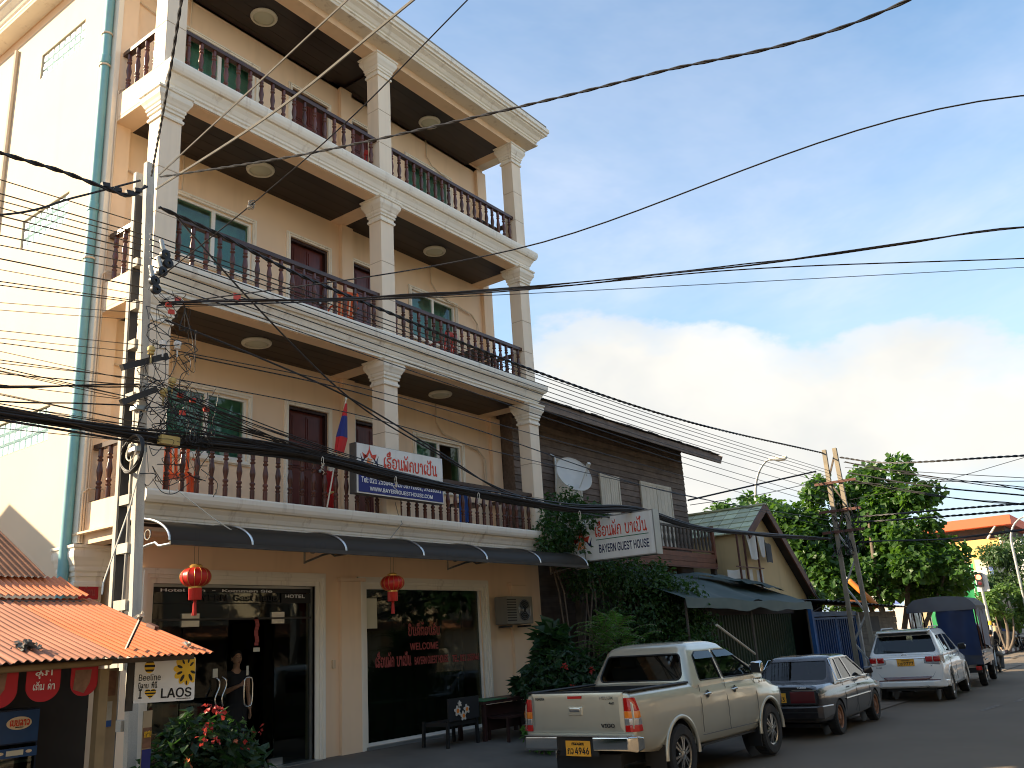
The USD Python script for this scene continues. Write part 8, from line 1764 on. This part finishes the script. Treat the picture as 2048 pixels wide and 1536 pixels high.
def far_person(o, rz, lab, shirt, legs_, scale=1.0, arm_out=.0, ride=False):
    t = thing('person', lab, 'person', o); k = 1.0
    JJ = {'pel': ((0, 0, .92), .13), 'che': ((0, 0, 1.28), .15), 'sho': ((0, 0, 1.42), .10), 'nec': ((0, 0, 1.50), .055), 'sr': ((-.19, 0, 1.42), .06), 'er': ((-.26 - arm_out, -.10, 1.16), .045), 'wr': ((-.22 - arm_out, -.30, 1.08), .035), 'sl': ((.19, 0, 1.42), .06), 'el': ((.26, -.06, 1.14), .045), 'wl': ((.22, -.28, 1.05), .035),
          'hr': ((-.09, 0, .90), .095), 'hl': ((.09, 0, .90), .095), 'kr': ((-.10, -.02, .48), .065), 'kl': ((.10, -.02, .48), .065), 'ar': ((-.10, .02, .08), .045), 'al': ((.10, .02, .08), .045), 'fr': ((-.11, -.15, .04), .04), 'fl': ((.11, -.15, .04), .04)}
    if ride: JJ.update(kr=((-.16, -.40, .80), .07), kl=((.16, -.40, .80), .07), ar=((-.15, -.30, .38), .05), al=((.15, -.30, .38), .05), fr=((-.15, -.45, .35), .04), fl=((.15, -.45, .35), .04), wr=((-.25, -.55, 1.12), .035), wl=((.25, -.55, 1.12), .035))
    b = chain(JJ, [('sho', 'nec'), ('sr', 'er'), ('er', 'wr'), ('sl', 'el'), ('el', 'wl'), ('pel', 'che'), ('hr', 'kr'), ('kr', 'ar'), ('hl', 'kl'), ('kl', 'al'), ('ar', 'fr'), ('al', 'fl')]) + m3.Manifold.batch_hull([s16.scale([.075, .09, .09]).translate([0, 0, 1.66]), s16.scale([.05, .06, .04]).translate([0, -.03, 1.57])]) + s16.scale([.015, .025, .02]).translate([0, -.095, 1.64]) + s16.scale([.03, .045, .05]).translate([*JJ['wr'][0]]) + s16.scale([.03, .045, .05]).translate([*JJ['wl'][0]])
    v, f = soft(b, .03, 4); part(t, 'body', (rot(v * scale, rz, o), f), 'skin', smooth=60)
    g_ = {a: (p_, np.mean(r_) + .018) for a, (p_, r_) in JJ.items()}
    v, f = soft(chain(g_, [('pel', 'che'), ('che', 'sho'), ('sho', 'sr'), ('sho', 'sl'), ('sr', 'er'), ('sl', 'el')]), .03, 3); part(t, 'shirt', (rot(v * scale, rz, o), f), shirt, smooth=60)
    v, f = soft(chain(g_, [('pel', 'hr'), ('pel', 'hl'), ('hr', 'kr'), ('kr', 'ar'), ('hl', 'kl'), ('kl', 'al')]), .03, 3); part(t, 'trousers', (rot(v * scale, rz, o), f), legs_, smooth=60)
    v, f = soft(m3.Manifold.batch_hull([s16.scale([.088, .10, .08]).translate([0, .015, 1.70]), s16.scale([.085, .07, .05]).translate([0, .03, 1.64])]), .03, 2); part(t, 'hair', (rot(v * scale, rz, o), f), 'paint_black' if ride else 'hair', smooth=60)
far_person((60.0, -.38, -.62), math.radians(-70), 'person in tan clothes standing on the far pavement by the traffic light', 'hoarding_tan', 'hoarding_tan', arm_out=.12)
far_person((33.0, -4.35, -.72), math.radians(90), 'rider in dark clothes on the motorbike beyond the covered truck', 'cloth_black', 'cloth_grey', ride=True)
def motorbike(o, rz, lab, grp=None, col='paint_black'):
    t = thing('motorbike', lab, 'motorbike', o, rz=rz, group=grp); q = lambda n, m_, mt, **k: part(t, n, m_, mt, local=True, **k)
    for x in (-.62, .62): q('wheel', MB().tube([(x + .26 * math.cos(a), 0, .29 + .26 * math.sin(a)) for a in np.linspace(0, 2 * PI, 19)[:-1]], .045, 6, closed=True).lathe([(0, -.03), (.09, -.03), (.09, .03), (0, .03)], (x, 0, .29), 8, 'y'), 'black_rubber', smooth=50)
    q('frame', blob([(-.35, 0, .45), (.2, 0, .40), (.0, 0, .60)], .12), col, smooth=50); q('seat', blob([(-.65, 0, .76), (.05, 0, .74)], .09), 'black_plastic', smooth=50); q('fairing', blob([(.42, 0, .55), (.50, 0, .95), (.36, 0, .80)], .09), col, smooth=50); q('handlebar', MB().tube([(.36, -.32, 1.04), (.44, -.1, 1.02), (.44, .1, 1.02), (.36, .32, 1.04)], .02, 6), 'black_plastic'); q('fork', MB().obox((.62, -.07, .29), (.46, -.07, .95), .04, .04).obox((.62, .07, .29), (.46, .07, .95), .04, .04), 'steel_dull'); q('headlamp', blob([(.55, 0, .93)] * 2 + [(.57, 0, .92)], .065), 'lamp_clear', smooth=50); q('tail_lamp', blob([(-.74, -.03, .72), (-.74, .03, .72)], .03), 'lamp_red'); q('mirror', MB().tube([(.40, -.28, 1.05), (.42, -.34, 1.22)], .008, 5).tube([(.40, .28, 1.05), (.42, .34, 1.22)], .008, 5), 'steel_dull')
    return t
motorbike((33.0, -4.35, kz(33)), math.radians(182), 'dark motorbike ridden beyond the covered truck')
for k, (x, y) in enumerate(((64.0, -1.0), (64.6, -1.35), (65.2, -1.7), (65.8, -2.05), (66.5, -2.4))): motorbike((x, y, kz(x) + .0), math.radians(200 + 6 * k), 'dark motorbike in the row parked at the far right', 'motorbikes parked in a row at the far right')
VN2 = thing('white_van', 'small white van parked behind the row of motorbikes', 'van', (69, -.7, kz(69)), rz=math.radians(35)); q = lambda n, m_, mt, **k: part(VN2, n, m_, mt, local=True, **k)
q('body', ring_loft([cab_ring(.35, -2.0, 2.0, .80, .80, .15), cab_ring(1.0, -2.05, 2.05, .85, .84, .15), cab_ring(1.75, -1.9, 1.2, .72, .70, .15), cab_ring(1.9, -1.7, .9, .55, .55, .15)]), 'far_white', smooth=35)
for sg in (-1, 1):
    q('window', MB().add([(-1.6, sg * .83, 1.1), (1.4, sg * .82, 1.1), (1.0, sg * .735, 1.65), (-1.55, sg * .75, 1.65)], [(0, 1, 2, 3)]), 'car_glass')
    for u in (-1.2, 1.25): q('wheel', MB().lathe([(0, -.1), (.30, -.1), (.32, -.06), (.32, .06), (.30, .1), (0, .1)], (u, sg * .76, .32), 18, 'y'), 'black_rubber', smooth=40)
q('windscreen', MB().add([(1.92, -.72, 1.1), (1.92, .72, 1.1), (1.32, .62, 1.68), (1.32, -.62, 1.68)], [(0, 1, 2, 3)]), 'car_glass')
